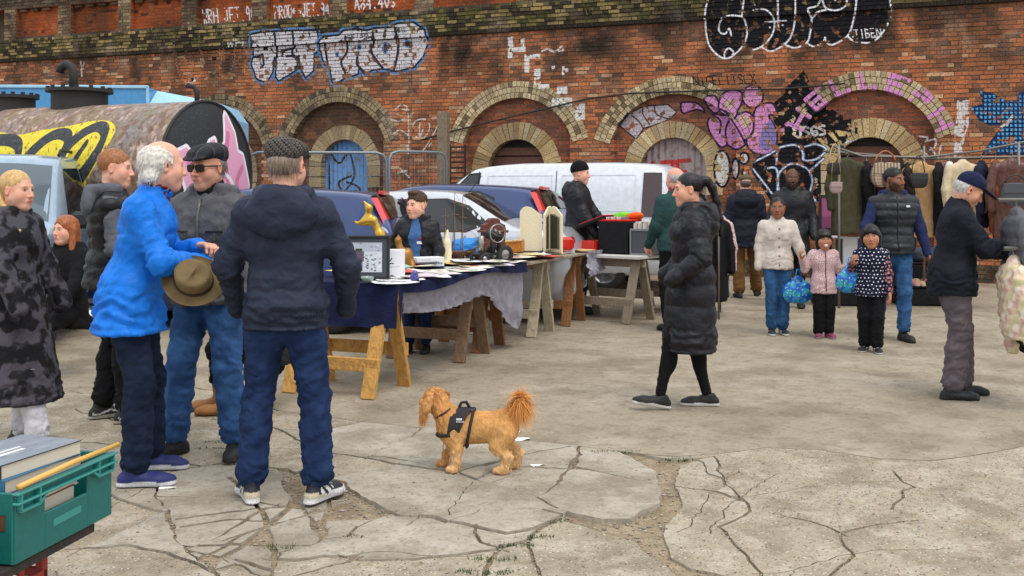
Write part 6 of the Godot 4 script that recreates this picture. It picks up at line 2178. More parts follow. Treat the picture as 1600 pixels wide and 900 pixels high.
	L.append({"label": "dark bearded man in black quilted gilet and blue jeans", "pos": Vector3(3.95, 0, -10.6), "yaw": -4, "h": 1.775, "seed": 17, "lod": 1, "skin": l8(132, 88, 66), "hair": l8(20, 18, 19), "hairstyle": "crop", "beard": 0.85, "headturn": [38, 2], "gaze": 0.5, "wide": 1.06,
		"tops": [{"name": "hoodie", "m": cloth("navy_hoodie", c8(40, 46, 84), 0.95), "bulk": 0.022, "hem": 0.92, "hood": 1.0, "wrinkle": 0.007}, {"name": "gilet", "m": cloth("black_gilet", c8(27, 30, 36), 0.5, {"spec": 0.45}), "bulk": 0.055, "hem": 0.88, "arms": false, "collar": 0.02, "quilt": 0.082, "qamp": 0.016, "wrinkle": 0.006, "zip": blackzip, "deco": [["chest_mark", mat("white_print", c8(220, 220, 220), 0.7), 1.0, 0.1, 1.36, 0.04, 0.02]]}],
		"legs": {"m": jeans_mid, "bulk": 0.012, "cuff": 0.05}, "shoes": {"up": l8(26, 26, 28), "sole": l8(34, 34, 34)}, "lf": [0.07, 0.1, 12], "rf": [-0.1, -0.24, -12], "lw": Vector3(0.32, 0.86, 0.08), "lhand": {"curl": 0.45}, "rw": Vector3(-0.37, 0.92, 0.22), "rhand": {"curl": 0.7}})
	L.append({"label": "elderly man in navy cap and dark jacket looking down at a rail", "pos": Vector3(3.26, 0, -7.58), "yaw": 78, "h": 1.68, "seed": 18, "lod": 0, "skin": tan_skin, "hair": l8(196, 192, 188), "hairstyle": "fringe_of_hair", "headturn": [-4, 30], "lean": Vector3(0, -0.01, 0.04), "headoff": Vector3(0, -0.02, 0.045), "oldbrow": true, "fat": 1.08,
		"hat": "baseball", "hatname": "baseball_cap", "hatm": cloth("navy_cotton", c8(30, 36, 66), 0.9),
		"tops": [{"name": "jacket", "m": cloth("dark_navy", c8(29, 31, 41), 0.8), "bulk": 0.048, "hem": 0.79, "collar": 0.05, "flare": 0.02, "wrinkle": 0.011}], "legs": {"m": cloth("mauve_cargo", c8(98, 88, 94), 0.9), "bulk": 0.024, "cuff": 0.062, "wrinkle": 0.009}, "shoes": {"up": l8(28, 29, 33), "sole": l8(22, 22, 24), "style": "panel", "trim": l8(48, 52, 60)}, "shoename": "trainer",
		"rf": [-0.1, -0.02, 4], "lf": [0.14, 0.1, -2], "rw": Vector3(-0.12, 1.12, 0.44), "rp": Vector3(-0.5, -1, -0.2), "lw": Vector3(0.1, 1.14, 0.46), "lp": Vector3(0.5, -1, -0.2), "rhand": {"curl": 0.7, "dir": Vector3(0.2, 0.2, 1)}, "lhand": {"curl": 0.6}})
	for s in L:
		s.skinm = skinm
		s.hairm = hairm
		s.shoem = shoem
		add_child(make_person(s), true)

# ---------------------------------------------------------------- the dog
func build_dog() -> void:
	var rng := RandomNumberGenerator.new()
	rng.seed = 77
	var o := thing("dog", "golden spaniel with plumed tail and black harness, looking away", "dog", Vector3(-0.19, 0, -5.57), deg_to_rad(-93))
	var hd := Basis(Vector3.UP, -0.75)         # the head is turned away
	var hc := Vector3(0.0, 0.378, 0.225)
	var h := func(x: float, y: float, z: float) -> Vector3: return hc + hd * Vector3(x, y, z)
	var Q := [
		cap(Vector3(0, 0.232, 0.10), Vector3(0, 0.238, -0.13), 0.092, 0.084, 0.04, 0.92, Vector3(1, 0, 0)),
		ell(Vector3(0, 0.225, 0.125), Vector3(0.08, 0.1, 0.085), 0.04), ell(Vector3(0, 0.24, -0.15), Vector3(0.078, 0.088, 0.075), 0.04),
		cap(Vector3(0, 0.275, 0.15), Vector3(0, 0.345, 0.2), 0.07, 0.058, 0.04),
		ell(h.call(0, 0.012, 0), Vector3(0.06, 0.056, 0.07), 0.02), cap(h.call(0, -0.008, 0.04), h.call(0, -0.028, 0.105), 0.036, 0.027, 0.02), ell(h.call(0, -0.018, 0.128), Vector3(0.014, 0.011, 0.012), 0.005),
	]
	for s in [1.0, -1.0]:
		var fz: float = 0.11 if s > 0 else 0.175
		Q.append(cap(Vector3(0.052 * s, 0.2, 0.12), Vector3(0.058 * s, 0.125, 0.105 + (fz - 0.11) * 0.4), 0.046, 0.031, 0.03))
		Q.append(cap(Vector3(0.058 * s, 0.125, 0.105 + (fz - 0.11) * 0.4), Vector3(0.057 * s, 0.065, fz), 0.029, 0.0235, 0.02))
		Q.append(cap(Vector3(0.057 * s, 0.065, fz), Vector3(0.057 * s, 0.022, fz + 0.008), 0.0235, 0.023, 0.02))
		Q.append(ell(Vector3(0.057 * s, 0.02, fz + 0.022), Vector3(0.03, 0.02, 0.036), 0.012))
		var bz: float = -0.135 if s > 0 else -0.19
		Q.append(cap(Vector3(0.05 * s, 0.22, -0.15), Vector3(0.062 * s, 0.145, -0.115 + (bz + 0.135) * 0.5), 0.068, 0.045, 0.03))
		Q.append(cap(Vector3(0.062 * s, 0.145, -0.115 + (bz + 0.135) * 0.5), Vector3(0.058 * s, 0.085, bz - 0.035), 0.036, 0.024, 0.02))
		Q.append(cap(Vector3(0.058 * s, 0.085, bz - 0.035), Vector3(0.058 * s, 0.025, bz - 0.012), 0.028, 0.027, 0.02))
		Q.append(ell(Vector3(0.058 * s, 0.02, bz + 0.008), Vector3(0.03, 0.02, 0.04), 0.012))
		# long hanging ears
		Q.append(cap(h.call(0.052 * s, 0.02, -0.015), h.call(0.072 * s, -0.03, 0.004), 0.028, 0.034, 0.012, 0.5, hd * Vector3(1, 0, 0)))
		Q.append(cap(h.call(0.072 * s, -0.03, 0.004), h.call(0.076 * s, -0.085, 0.02), 0.036, 0.028, 0.012, 0.5, hd * Vector3(1, 0, 0)))
	Q.append(cap(Vector3(0, 0.285, -0.2), Vector3(0, 0.33, -0.225), 0.03, 0.022, 0.02))
	var nz := noise(81, 1.0, 3)
	var disp := func(p: Vector3, n: Vector3) -> float:
		var wave := 0.0055 if p.y < 0.14 or p.z > 0.17 else 0.002
		return wave * nz.get_noise_3d(p.x * 40, p.y * 22, p.z * 40) * 1.6
	var tone := func(p: Vector3, n: Vector3) -> Color:
		var c := l8(204, 156, 100).lerp(l8(184, 130, 72), clampf((p.y - 0.2) * 8.0, 0, 1) * 0.7)
		if p.y < 0.12: c = c.lerp(l8(218, 178, 130), 0.75)
		if p.z > 0.17: c = l8(202, 146, 92)
		if p.distance_to(h.call(0, -0.018, 0.13)) < 0.02: c = l8(30, 22, 20)
		return c * (1.0 + 0.3 * nz.get_noise_3d(p.x * 9, p.y * 9, p.z * 9)) * (1.0 + 0.4 * nz.get_noise_3d(p.x * 70, p.y * 30, p.z * 70))
	var fur := mat("fur", Color.WHITE, 0.85, {"vc": true, "spec": 0.25})
	obj("body", net([field(Q, 0.0062, disp)], tone), fur, o)
	# strands: tail plume, ears, feathered legs
	var tail := MB.new()
	var tc := l8(194, 128, 66)
	for i in 1500:
		var t := rng.randf()
		var p := Vector3(0, 0.325, -0.225).lerp(Vector3(0.0, 0.40, -0.235), t) + Vector3(rng.randf_range(-0.02, 0.02), rng.randf_range(-0.012, 0.012), rng.randf_range(-0.02, 0.02))
		var a := rng.randf() * TAU
		var d := Vector3(cos(a) * 0.9, rng.randf_range(-0.2, 0.9) * t, sin(a) * 0.9 + (0.35 if t < 0.5 else -0.1))
		strand(rng, tail, p, d.normalized(), rng.randf_range(0.08, 0.18), 0.0022, rng.randf_range(0.35, 0.8), tc.lerp(l8(222, 164, 96), rng.randf()))
	for i in 260:
		strand(rng, tail, Vector3(rng.randf_range(-0.01, 0.01), 0.40, -0.235), Vector3(rng.randf_range(-0.5, 0.5), 1.0, rng.randf_range(-0.7, 0.7)).normalized(), rng.randf_range(0.05, 0.11), 0.002, 0.5, l8(216, 150, 80))
	obj("tail", tail, fur, o)
	for s in [1.0, -1.0]:
		var ear := MB.new()
		for i in 520:
			var t := rng.randf()
			var p: Vector3 = h.call((0.062 + 0.02 * t) * s, 0.03 - 0.11 * t, rng.randf_range(-0.03, 0.03))
			strand(rng, ear, p, (hd * Vector3(s * 0.25, -1, rng.randf_range(-0.1, 0.5))).normalized(), rng.randf_range(0.04, 0.085), 0.0022, 0.15, l8(180, 112, 60).lerp(l8(214, 158, 100), rng.randf()))
		obj("ear", ear, fur, o)
	var coat := MB.new()
	for i in 900:
		var s := 1.0 if rng.randf() < 0.5 else -1.0
		var front := rng.randf() < 0.5
		var y := rng.randf_range(0.015, 0.13)
		var z: float = (0.11 if s > 0 else 0.165) if front else ((-0.14 if s > 0 else -0.19) - 0.02)
		var a := rng.randf() * TAU
		strand(rng, coat, Vector3(0.057 * s + cos(a) * 0.027, y, z + sin(a) * 0.027), Vector3(cos(a) * 0.5, -1, sin(a) * 0.5).normalized(), rng.randf_range(0.012, 0.03), 0.002, 0.1, l8(216, 176, 126))
	for i in 500:
		var a := rng.randf_range(-0.6, PI + 0.6)
		var p: Vector3 = h.call(cos(a) * 0.05, 0.02 + absf(sin(a)) * 0.045, rng.randf_range(-0.06, 0.04))
		strand(rng, coat, p, (p - hc + Vector3(0, 0.0, -0.05)).normalized(), rng.randf_range(0.015, 0.035), 0.002, 0.5, l8(204, 150, 96))
	obj("coat_hair", coat, fur, o)
	# harness and collar
	var hb := mat("harness_webbing", c8(40, 36, 40), 0.8, {"tri": 16.0, "tex": T.weave})
	var saddle := MB.new().smooth(true)
	for s in [1.0, -1.0]:
		saddle.grid(func(u, v):
			var a: float = lerpf(0.0, 1.75, v) * s
			var z: float = 0.125 - u * (0.115 - 0.05 * v) + 0.03 * v
			return Vector3(sin(a) * 0.096, 0.237 + cos(a) * 0.106, z), 8, 10)
	obj("harness", saddle, hb, o)
	var straps := MB.new().smooth(true)
	var ringp := []
	for i in 21:
		var a := TAU * i / 20
		ringp.append(Vector3(sin(a) * 0.098, 0.232 + cos(a) * 0.105, 0.035 - 0.02 * cos(a)))
	straps.tube(ringp, 0.0085, 6, false)
	var chest := []
	for i in 13:
		var a := lerpf(-1.4, 1.4, i / 12.0)
		chest.append(Vector3(sin(a) * 0.1, 0.215 - 0.02 * cos(a), 0.12 + cos(a) * 0.098))
	straps.tube(chest, 0.01, 6)
	obj("strap", straps, hb, o)
	obj("handle", MB.new().smooth(true).tube([Vector3(0, 0.338, 0.1), Vector3(0, 0.368, 0.085), Vector3(0, 0.372, 0.06), Vector3(0, 0.34, 0.04)], 0.009, 6), hb, o)
	var patch := MB.new()
	var words := [[0.0, 0.011, 0.026], [0.014, 0.006, 0.038]]
	for w in words:
		for k in 6:
			var a := 1.02 + float(w[0]) * 9.0
			patch.box(Vector3(sin(a) * 0.1005, 0.237 + cos(a) * 0.11, 0.102 - k * float(w[2]) / 5.0), Vector3(0.002, w[1], 0.0035), Basis(Vector3.BACK, -a + PI / 2))
	obj("harness_lettering", patch, mat("white_print", c8(220, 220, 220), 0.7), o)
	var col := []
	for i in 17:
		var a := TAU * i / 16
		col.append(Vector3(cos(a) * 0.064, 0.318 + sin(a) * 0.03, 0.178 + sin(a) * -0.045))
	obj("collar", MB.new().smooth(true).tube(col, 0.007, 6, false), mat("collar_red", c8(70, 28, 40), 0.6), o)

static func strand(rng: RandomNumberGenerator, b: MB, p: Vector3, d: Vector3, len_: float, w: float, droop: float, c: Color, n := 4) -> void:
	var side := d.cross(Vector3(rng.randf_range(-1, 1), rng.randf_range(-1, 1), rng.randf_range(-1, 1))).normalized()
	var q := p
	var pl := side * w
	for i in n:
		d = (d + Vector3(0, -droop, 0) + Vector3(rng.randf_range(-1, 1), rng.randf_range(-1, 1), rng.randf_range(-1, 1)) * 0.12).normalized()
		var e := q + d * len_ / n
		var nl := side * w * (1.0 - (i + 1.0) / n)
		b.col(c * rng.randf_range(0.8, 1.25))
		b.tri(q - pl, q + pl, e + nl)
		if i < n - 1:
			b.tri(q - pl, e + nl, e - nl)
		q = e
		pl = nl

# ---------------------------------------------------------------- vehicles
# Stations along a car, x forwards: [x, sill, belt, roof, half width at sill, belt, roof]
func station(L: Array, x: float) -> Array:
	var i := 0
	while i < L.size() - 2 and L[i + 1][0] > x:
		i += 1
	var a: Array = L[i]
	var b: Array = L[i + 1]
	var t := clampf((a[0] - x) / (a[0] - b[0]), 0.0, 1.0)
	var p: Array = L[maxi(i - 1, 0)]
	var n: Array = L[mini(i + 2, L.size() - 1)]
	var o := [x]
	for k in range(1, 7):
		var c: float = lerpf(a[k], b[k], t)
		var m := cubic_interpolate(a[k], b[k], p[k], n[k], t)
		o.append(lerpf(c, clampf(m, minf(a[k], b[k]) - 0.02, maxf(a[k], b[k]) + 0.02), 0.6))
	return o

func shell_ring(s: Array) -> Array:
	var r := []
	var gl: float = s[3] - s[2]
	for p in [[s[4] * 0.9, s[1]], [s[4], s[1] + 0.06], [maxf(s[4], s[5]) + 0.012, lerpf(s[1], s[2], 0.55)], [s[5] + 0.008, s[2] - 0.07], [s[5], s[2]], [lerpf(s[5], s[6], 0.5) + 0.01 * minf(1, gl), lerpf(s[2], s[3] - minf(0.05, gl * 0.2), 0.5)], [s[6], s[3] - minf(0.05, gl * 0.2)], [s[6] * 0.93, s[3] - minf(0.012, gl * 0.1)], [s[6] * 0.55, s[3] + 0.012], [0.0, s[3] + 0.02]]:
		r.append(Vector2(p[0], p[1]))
	return r

func car_shell(L: Array) -> MB:
	var b := MB.new().smooth(true)
	var n := 64
	var prev := []
	for i in n + 1:
		var x: float = lerpf(L[0][0], L[-1][0], float(i) / n)
		var half := shell_ring(station(L, x))
		var rng_ := []
		for p in half:
			rng_.append(Vector3(x, p.y, p.x))
		for k in range(half.size() - 2, -1, -1):
			rng_.append(Vector3(x, half[k].y, -half[k].x))
		if prev.size():
			for k in rng_.size() - 1:
				b.quad(prev[k], prev[k + 1], rng_[k + 1], rng_[k])
			b.quad(prev[-1], prev[0], rng_[0], rng_[-1])
		if i == 0 or i == n:
			for k in range(1, rng_.size() - 1):
				if i == 0: b.tri(rng_[0], rng_[k + 1], rng_[k])
				else: b.tri(rng_[0], rng_[k], rng_[k + 1])
		prev = rng_
	return b

func dense(a: Array, n := 6) -> PackedVector2Array:
	var o := PackedVector2Array()
	for i in range(0, a.size(), 2):
		var p := Vector2(a[i], a[i + 1])
		var j := (i + 2) % a.size()
		var q := Vector2(a[j], a[j + 1])
		for k in n:
			o.append(p.lerp(q, float(k) / n))
	return o

func on_side(L: Array, a: Array, side: float, off := 0.006) -> MB:
	# a patch laid on the side of the car: outline in x, y
	var b := MB.new().smooth(true)
	var put := func(p: Vector2) -> Vector3:
		var r := shell_ring(station(L, p.x))
		var z := 0.0
		for k in range(1, 7):
			if p.y <= r[k].y or k == 6:
				z = lerpf(r[k - 1].x, r[k].x, clampf((p.y - r[k - 1].y) / maxf(r[k].y - r[k - 1].y, 1e-4), 0, 1))
				break
		return Vector3(p.x, p.y, (z + off) * side)
	if a.size() == 8:
		b.grid(func(u, v): return put.call(Vector2(a[0], a[1]).lerp(Vector2(a[2], a[3]), u).lerp(Vector2(a[6], a[7]).lerp(Vector2(a[4], a[5]), u), v)), 8, 8)
		return b
	var P := dense(a)
	var ctr := Vector2.ZERO
	for p in P:
		ctr += p / P.size()
	for i in P.size():
		var j := (i + 1) % P.size()
		for k in 5:
			var q := []
			for e in [[k, i], [k + 1, i], [k + 1, j], [k, j]]:
				q.append(put.call(ctr.lerp(P[e[1]], e[0] / 5.0)))
			b.quad(q[0], q[1], q[2], q[3])
	return b

func on_top(L: Array, a: Array, off := 0.012) -> MB:
	# a patch laid on the upper surface (bonnet, screens): outline in x, z
	var b := MB.new().smooth(true)
	b.grid(func(u, v):
		var p0 := Vector2(a[0], a[1]).lerp(Vector2(a[2], a[3]), u)
		var p1 := Vector2(a[6], a[7]).lerp(Vector2(a[4], a[5]), u)
		var p := p0.lerp(p1, v)
		var r := shell_ring(station(L, p.x))
		var y: float = r[9].y
		for k in range(9, 6, -1):
			if absf(p.y) <= r[k - 1].x:
				y = lerpf(r[k].y, r[k - 1].y, clampf((absf(p.y) - r[k].x) / maxf(r[k - 1].x - r[k].x, 1e-4), 0, 1))
				break
		return Vector3(p.x - off * 0.5 * signf(a[0]), y + off, p.y), 10, 10)
	return b

func wheel(parent: Node3D, x: float, z: float, r: float) -> void:
	var w := Node3D.new()
	w.name = "wheel"
	w.position = Vector3(x, r, z)
	parent.add_child(w, true)
	var X := Transform3D(Basis(Vector3.RIGHT, PI / 2 * signf(z)), Vector3.ZERO)
	obj("tyre", MB.new().smooth(true).lathe([Vector2(r * 0.62, -0.09), Vector2(r * 0.92, -0.1), Vector2(r, -0.07), Vector2(r, 0.07), Vector2(r * 0.92, 0.1), Vector2(r * 0.62, 0.09)], 28, X), mat("tyre", c8(32, 32, 33), 0.9), w)
	var rim := MB.new().lathe([Vector2(0, 0.07), Vector2(0.06, 0.075), Vector2(0.07, 0.05), Vector2(r * 0.55, 0.06), Vector2(r * 0.64, 0.092), Vector2(r * 0.64, -0.02)], 20, X)
	for k in 5:
		var a := TAU * k / 5
		rim.bar(X * Vector3(cos(a) * 0.05, 0.07, sin(a) * 0.05), X * Vector3(cos(a) * r * 0.6, 0.075, sin(a) * r * 0.6), 0.05, 0.02, Vector3(0, 0, signf(z)))
	obj("rim", rim, mat("alloy", c8(150, 152, 156), 0.35, {"metal": 0.8}), w)

func car(called: String, label: String, cat: String, L: Array, paint: Material, pos: Vector3, fwd: Vector3, wheels: Array, group := "") -> Node3D:
	var o := thing(called, label, cat, pos, atan2(-fwd.z, fwd.x), group)
	obj("body", car_shell(L), paint, o)
	for w in wheels:
		for s in [-1.0, 1.0]:
			wheel(o, w[0], w[1] * s, w[2])
	return o

func plate(parent: Node3D, x: float, y: float, turn: float, words: String, c: Color) -> void:
	var B := Basis(Vector3.UP, turn)
	var p := obj("number_plate", MB.new().box(Vector3.ZERO, Vector3(0.52, 0.11, 0.012), Basis(), 0.003), mat("plate_%s" % c.to_html(), c, 0.4), parent)
	p.transform = Transform3D(B, Vector3(x, y, 0))
	var t := TextMesh.new()
	t.text = words
	t.font_size = 24
	t.pixel_size = 0.0034
	t.depth = 0.002
	var f := SystemFont.new()
	f.font_names = PackedStringArray(["Droid Sans Mono"])
	t.font = f
	var m := obj("lettering", t, mat("plate_ink", c8(20, 20, 22), 0.5), p)
	m.position = Vector3(0, 0, 0.008)

func hatchback(label: String, pos: Vector3, fwd: Vector3, sc: float, grey_low: bool) -> void:
	var L := [[1.98, 0.3, 0.62, 0.64, 0.62, 0.6, 0.5], [1.9, 0.24, 0.74, 0.76, 0.76, 0.74, 0.62], [1.5, 0.2, 0.88, 0.92, 0.83, 0.8, 0.7], [0.95, 0.2, 0.95, 1.02, 0.84, 0.81, 0.72], [0.25, 0.2, 0.97, 1.4, 0.84, 0.82, 0.58], [-0.2, 0.2, 0.98, 1.46, 0.84, 0.82, 0.57], [-1.0, 0.2, 1.0, 1.44, 0.84, 0.82, 0.56], [-1.5, 0.2, 1.03, 1.39, 0.84, 0.81, 0.56], [-1.78, 0.22, 1.05, 1.12, 0.82, 0.78, 0.66], [-1.88, 0.24, 0.88, 0.92, 0.8, 0.77, 0.7], [-1.93, 0.3, 0.7, 0.72, 0.74, 0.72, 0.68]]
	var o := car("hatchback", label, "car", L, metal_paint("blue_paint", c8(34, 56, 104), 0.28, {"metal": 0.25}), pos, fwd, [[1.25, 0.76, 0.3], [-1.2, 0.76, 0.3]], "blue hatchbacks behind the tables")
	o.scale = Vector3.ONE * sc
	var gl := mat("car_glass", c8(18, 24, 28), 0.06, {"spec": 0.6})
	var trim := mat("black_trim", c8(24, 24, 26), 0.6)
	var red := mat("red_lens", c8(200, 34, 26), 0.18, {"coat": 0.8})
	for s in [1.0, -1.0]:
		obj("window", on_side(L, [0.62, 1.0, -0.28, 1.01, -0.3, 1.37, 0.16, 1.33], s), gl, o)
		obj("window", on_side(L, [-0.37, 1.01, -1.08, 1.04, -1.16, 1.1, -1.06, 1.28, -0.86, 1.36, -0.37, 1.37], s), gl, o)
		obj("window_seal", on_side(L, [0.7, 0.985, -1.14, 1.02, -1.22, 1.1, -1.1, 1.31, -0.88, 1.385, 0.14, 1.355], s, 0.003), trim, o)
		obj("rubbing_strip", on_side(L, [1.1, 0.56, -1.0, 0.58, -1.0, 0.63, 1.1, 0.61], s, 0.012), trim, o)
		# tall rear lamp up the corner
		var lamp := MB.new().smooth(true).grid(func(u, v): return Vector3(lerpf(-1.56, -1.87, v) - 0.05 * sin(u * PI * 0.5), lerpf(1.37, 0.86, v), s * lerpf(lerpf(0.585, 0.79, v), lerpf(0.50, 0.62, v), u) + s * 0.022 * (1.0 - u)), 6, 10)
		var ln := obj("tail_lamp", lamp, red, o)
		obj("reversing_lens", MB.new().smooth(true).lathe([Vector2(0, 0.02), Vector2(0.05, 0.012), Vector2(0.058, 0)], 14, Transform3D(Basis(Vector3.BACK, PI / 2 + 0.35), Vector3(-1.875, 0.93, 0.70 * s))), mat("clear_lens", c8(226, 220, 214), 0.2), ln)
		obj("mirror", MB.new().box(Vector3(0.62, 1.02, 0.92 * s), Vector3(0.12, 0.13, 0.2), Basis(), 0.03), metal_paint("blue_paint", c8(34, 56, 104)), o)
	obj("rear_window", on_top(L, [-1.52, -0.47, -1.52, 0.47, -1.76, 0.56, -1.76, -0.56], 0.012), gl, o)
	obj("windscreen", on_top(L, [0.86, -0.62, 0.86, 0.62, 0.32, 0.54, 0.32, -0.54]), gl, o)
	obj("brake_lamp", MB.new().box(Vector3(-1.53, 1.42, 0), Vector3(0.06, 0.035, 0.26), Basis(Vector3.BACK, 0.3), 0.006), red, o)
	obj("bumper", MB.new().smooth(true).grid(func(u, v): return Vector3(-1.96 - 0.03 * sin(v * PI) + 0.22 * pow(absf(u * 2 - 1), 4.0), lerpf(0.34, 0.62, v), (u - 0.5) * 1.62), 16, 6), mat("grey_bumper", c8(96, 100, 104), 0.6) if grey_low else metal_paint("blue_paint", c8(34, 56, 104)), o)
	plate(o, -1.985, 0.74, -PI / 2, "KV53 LYN", c8(226, 186, 40))

func build_vehicles() -> void:
	var gl := mat("car_glass", c8(18, 24, 28), 0.06, {"spec": 0.6})
	var trim := mat("black_trim", c8(24, 24, 26), 0.6)
	var red := mat("red_lens", c8(200, 34, 26), 0.18, {"coat": 0.8})
	var f := Vector3(-0.935, 0, -0.354)
	hatchback("blue hatchback parked behind the first table, rear lamp by the boy", Vector3(-3.1, 0, -12.05), Vector3(-0.99, 0, -0.14), 1.07, false)
	hatchback("blue hatchback parked between the silver saloon and white van", Vector3(-1.15, 0, -14.95), f, 1.12, true)
	# silver saloon
	var L := [[2.2, 0.3, 0.6, 0.62, 0.6, 0.58, 0.5], [2.1, 0.24, 0.72, 0.74, 0.78, 0.74, 0.64], [1.6, 0.2, 0.86, 0.9, 0.86, 0.82, 0.72], [1.0, 0.2, 0.93, 0.98, 0.87, 0.83, 0.74], [0.2, 0.2, 0.95, 1.39, 0.87, 0.83, 0.58], [-0.3, 0.2, 0.96, 1.44, 0.87, 0.83, 0.57], [-0.9, 0.2, 0.98, 1.4, 0.87, 0.83, 0.57], [-1.5, 0.2, 1.0, 1.08, 0.87, 0.83, 0.68], [-1.75, 0.2, 1.0, 1.03, 0.86, 0.82, 0.74], [-2.1, 0.24, 0.96, 1.0, 0.83, 0.79, 0.72], [-2.22, 0.32, 0.86, 0.88, 0.78, 0.74, 0.68]]
	var silver := metal_paint("silver_paint", c8(196, 200, 208), 0.3, {"metal": 0.35})
	var o := car("saloon_car", "silver saloon car parked behind the tables, model ship in front", "car", L, silver, Vector3(-1.45, 0, -13.12), Vector3(-0.98, 0, -0.2), [[1.35, 0.78, 0.31], [-1.35, 0.78, 0.31]])
	o.scale = Vector3.ONE * 1.07
	for s in [1.0, -1.0]:
		obj("window", on_side(L, [0.68, 0.98, -0.2, 0.99, -0.22, 1.355, 0.16, 1.32], s), gl, o)
		obj("window", on_side(L, [-0.29, 0.99, -1.0, 1.01, -1.2, 1.08, -1.0, 1.25, -0.75, 1.335, -0.29, 1.36], s), gl, o)
		obj("window_seal", on_side(L, [0.76, 0.965, -1.05, 0.99, -1.27, 1.08, -1.02, 1.28, -0.76, 1.36, 0.14, 1.345], s, 0.003), trim, o)
		obj("tail_lamp", MB.new().box(Vector3(-2.12, 0.87, 0.72 * s), Vector3(0.2, 0.15, 0.22), Basis(), 0.03), red, o)
		obj("door_handle", MB.new().box(Vector3(-0.15, 0.86, 0.865 * s), Vector3(0.18, 0.03, 0.03), Basis(), 0.008), silver, o)
		for x in [0.78, -0.24, -1.02]:
			obj("door_gap", on_side(L, [x, 0.34, x - 0.012, 0.34, x - 0.012, 0.95, x, 0.95], s, 0.002), trim, o)
	obj("rear_window", on_top(L, [-0.92, -0.5, -0.92, 0.5, -1.44, 0.62, -1.44, -0.62], 0.012), gl, o)
	obj("windscreen", on_top(L, [0.92, -0.64, 0.92, 0.64, 0.28, 0.54, 0.28, -0.54]), gl, o)
	obj("aerial", MB.new().tube([Vector3(-0.85, 1.41, 0), Vector3(-1.02, 1.62, 0)], 0.005, 5), trim, o)
	plate(o, -2.24, 0.72, -PI / 2, "LN06 PKA", c8(226, 186, 40))
	# white van
	L = [[2.45, 0.35, 0.7, 0.72, 0.76, 0.72, 0.6], [2.36, 0.26, 0.92, 0.95, 0.9, 0.86, 0.72], [1.85, 0.24, 1.08, 1.14, 0.95, 0.92, 0.8], [1.7, 0.24, 1.1, 1.24, 0.95, 0.93, 0.78], [0.85, 0.24, 1.1, 1.86, 0.95, 0.94, 0.78], [0.55, 0.24, 1.1, 1.96, 0.95, 0.94, 0.79], [0.0, 0.24, 1.1, 2.0, 0.95, 0.94, 0.8], [-1.6, 0.24, 1.1, 2.0, 0.95, 0.94, 0.8], [-2.2, 0.26, 1.1, 1.97, 0.95, 0.93, 0.79], [-2.36, 0.28, 1.1, 1.93, 0.94, 0.92, 0.78], [-2.45, 0.32, 1.08, 1.85, 0.9, 0.88, 0.74]]
	var white := metal_paint("white_paint", c8(214, 220, 228), 0.3)
	o = car("van", "white panel van parked in front of the arches", "van", L, white, Vector3(0.36, 0, -17.3), f, [[1.55, 0.84, 0.33], [-1.5, 0.84, 0.33]])
	for s in [1.0, -1.0]:
		obj("window", on_side(L, [1.42, 1.22, 0.72, 1.2, 0.66, 1.83, 0.84, 1.81], s), gl, o)
		obj("window_seal", on_side(L, [1.56, 1.18, 0.68, 1.16, 0.62, 1.86, 0.83, 1.845], s, 0.003), trim, o)
		obj("side_moulding", on_side(L, [0.6, 0.78, -1.6, 0.78, -1.6, 0.86, 0.6, 0.86], s, 0.014), trim, o)
		obj("slide_rail", on_side(L, [-0.6, 1.12, -1.9, 1.12, -1.9, 1.17, -0.6, 1.17], s, 0.01), trim, o)
		# pressed panels: shallow raised fields on the side
		for r in [[0.5, -0.62], [-0.78, -1.98]]:
			var fld := MB.new()
			for q in [[r[0], 1.24, r[1], 1.24, r[1], 1.255, r[0], 1.255], [r[0], 1.8, r[1], 1.8, r[1], 1.812, r[0], 1.812], [r[0], 1.24, r[0] - 0.015, 1.24, r[0] - 0.015, 1.81, r[0], 1.81], [r[1] + 0.015, 1.24, r[1], 1.24, r[1], 1.81, r[1] + 0.015, 1.81]]:
				fld.st.append_from(on_side(L, q, s, 0.007).done(), 0, Transform3D())
			obj("pressed_panel", fld, white, o)
		for x in [0.66, -0.68]:
			obj("door_gap", on_side(L, [x, 0.4, x - 0.014, 0.4, x - 0.014, 1.88, x, 1.88], s, 0.003), trim, o)
		obj("tail_lamp", on_side(L, [-2.08, 1.16, -2.4, 1.16, -2.38, 1.84, -2.1, 1.84], s, 0.012), mat("smoked_lens", c8(52, 18, 20), 0.2, {"coat": 0.6}), o)
		obj("mirror", MB.new().box(Vector3(1.35, 1.2, 1.08 * s), Vector3(0.16, 0.28, 0.2), Basis(), 0.04), trim, o)
	obj("windscreen", on_top(L, [1.66, -0.72, 1.66, 0.72, 0.92, 0.72, 0.92, -0.72]), gl, o)
	obj("rear_window", MB.new().box(Vector3(-2.452, 1.5, 0.36), Vector3(0.012, 0.42, 0.56), Basis(), 0.004), gl, o)
	obj("rear_window", MB.new().box(Vector3(-2.452, 1.5, -0.36), Vector3(0.012, 0.42, 0.56), Basis(), 0.004), gl, o)
	obj("brake_lamp", MB.new().box(Vector3(-2.4, 1.9, 0.1), Vector3(0.05, 0.06, 0.4), Basis(), 0.01), red, o)
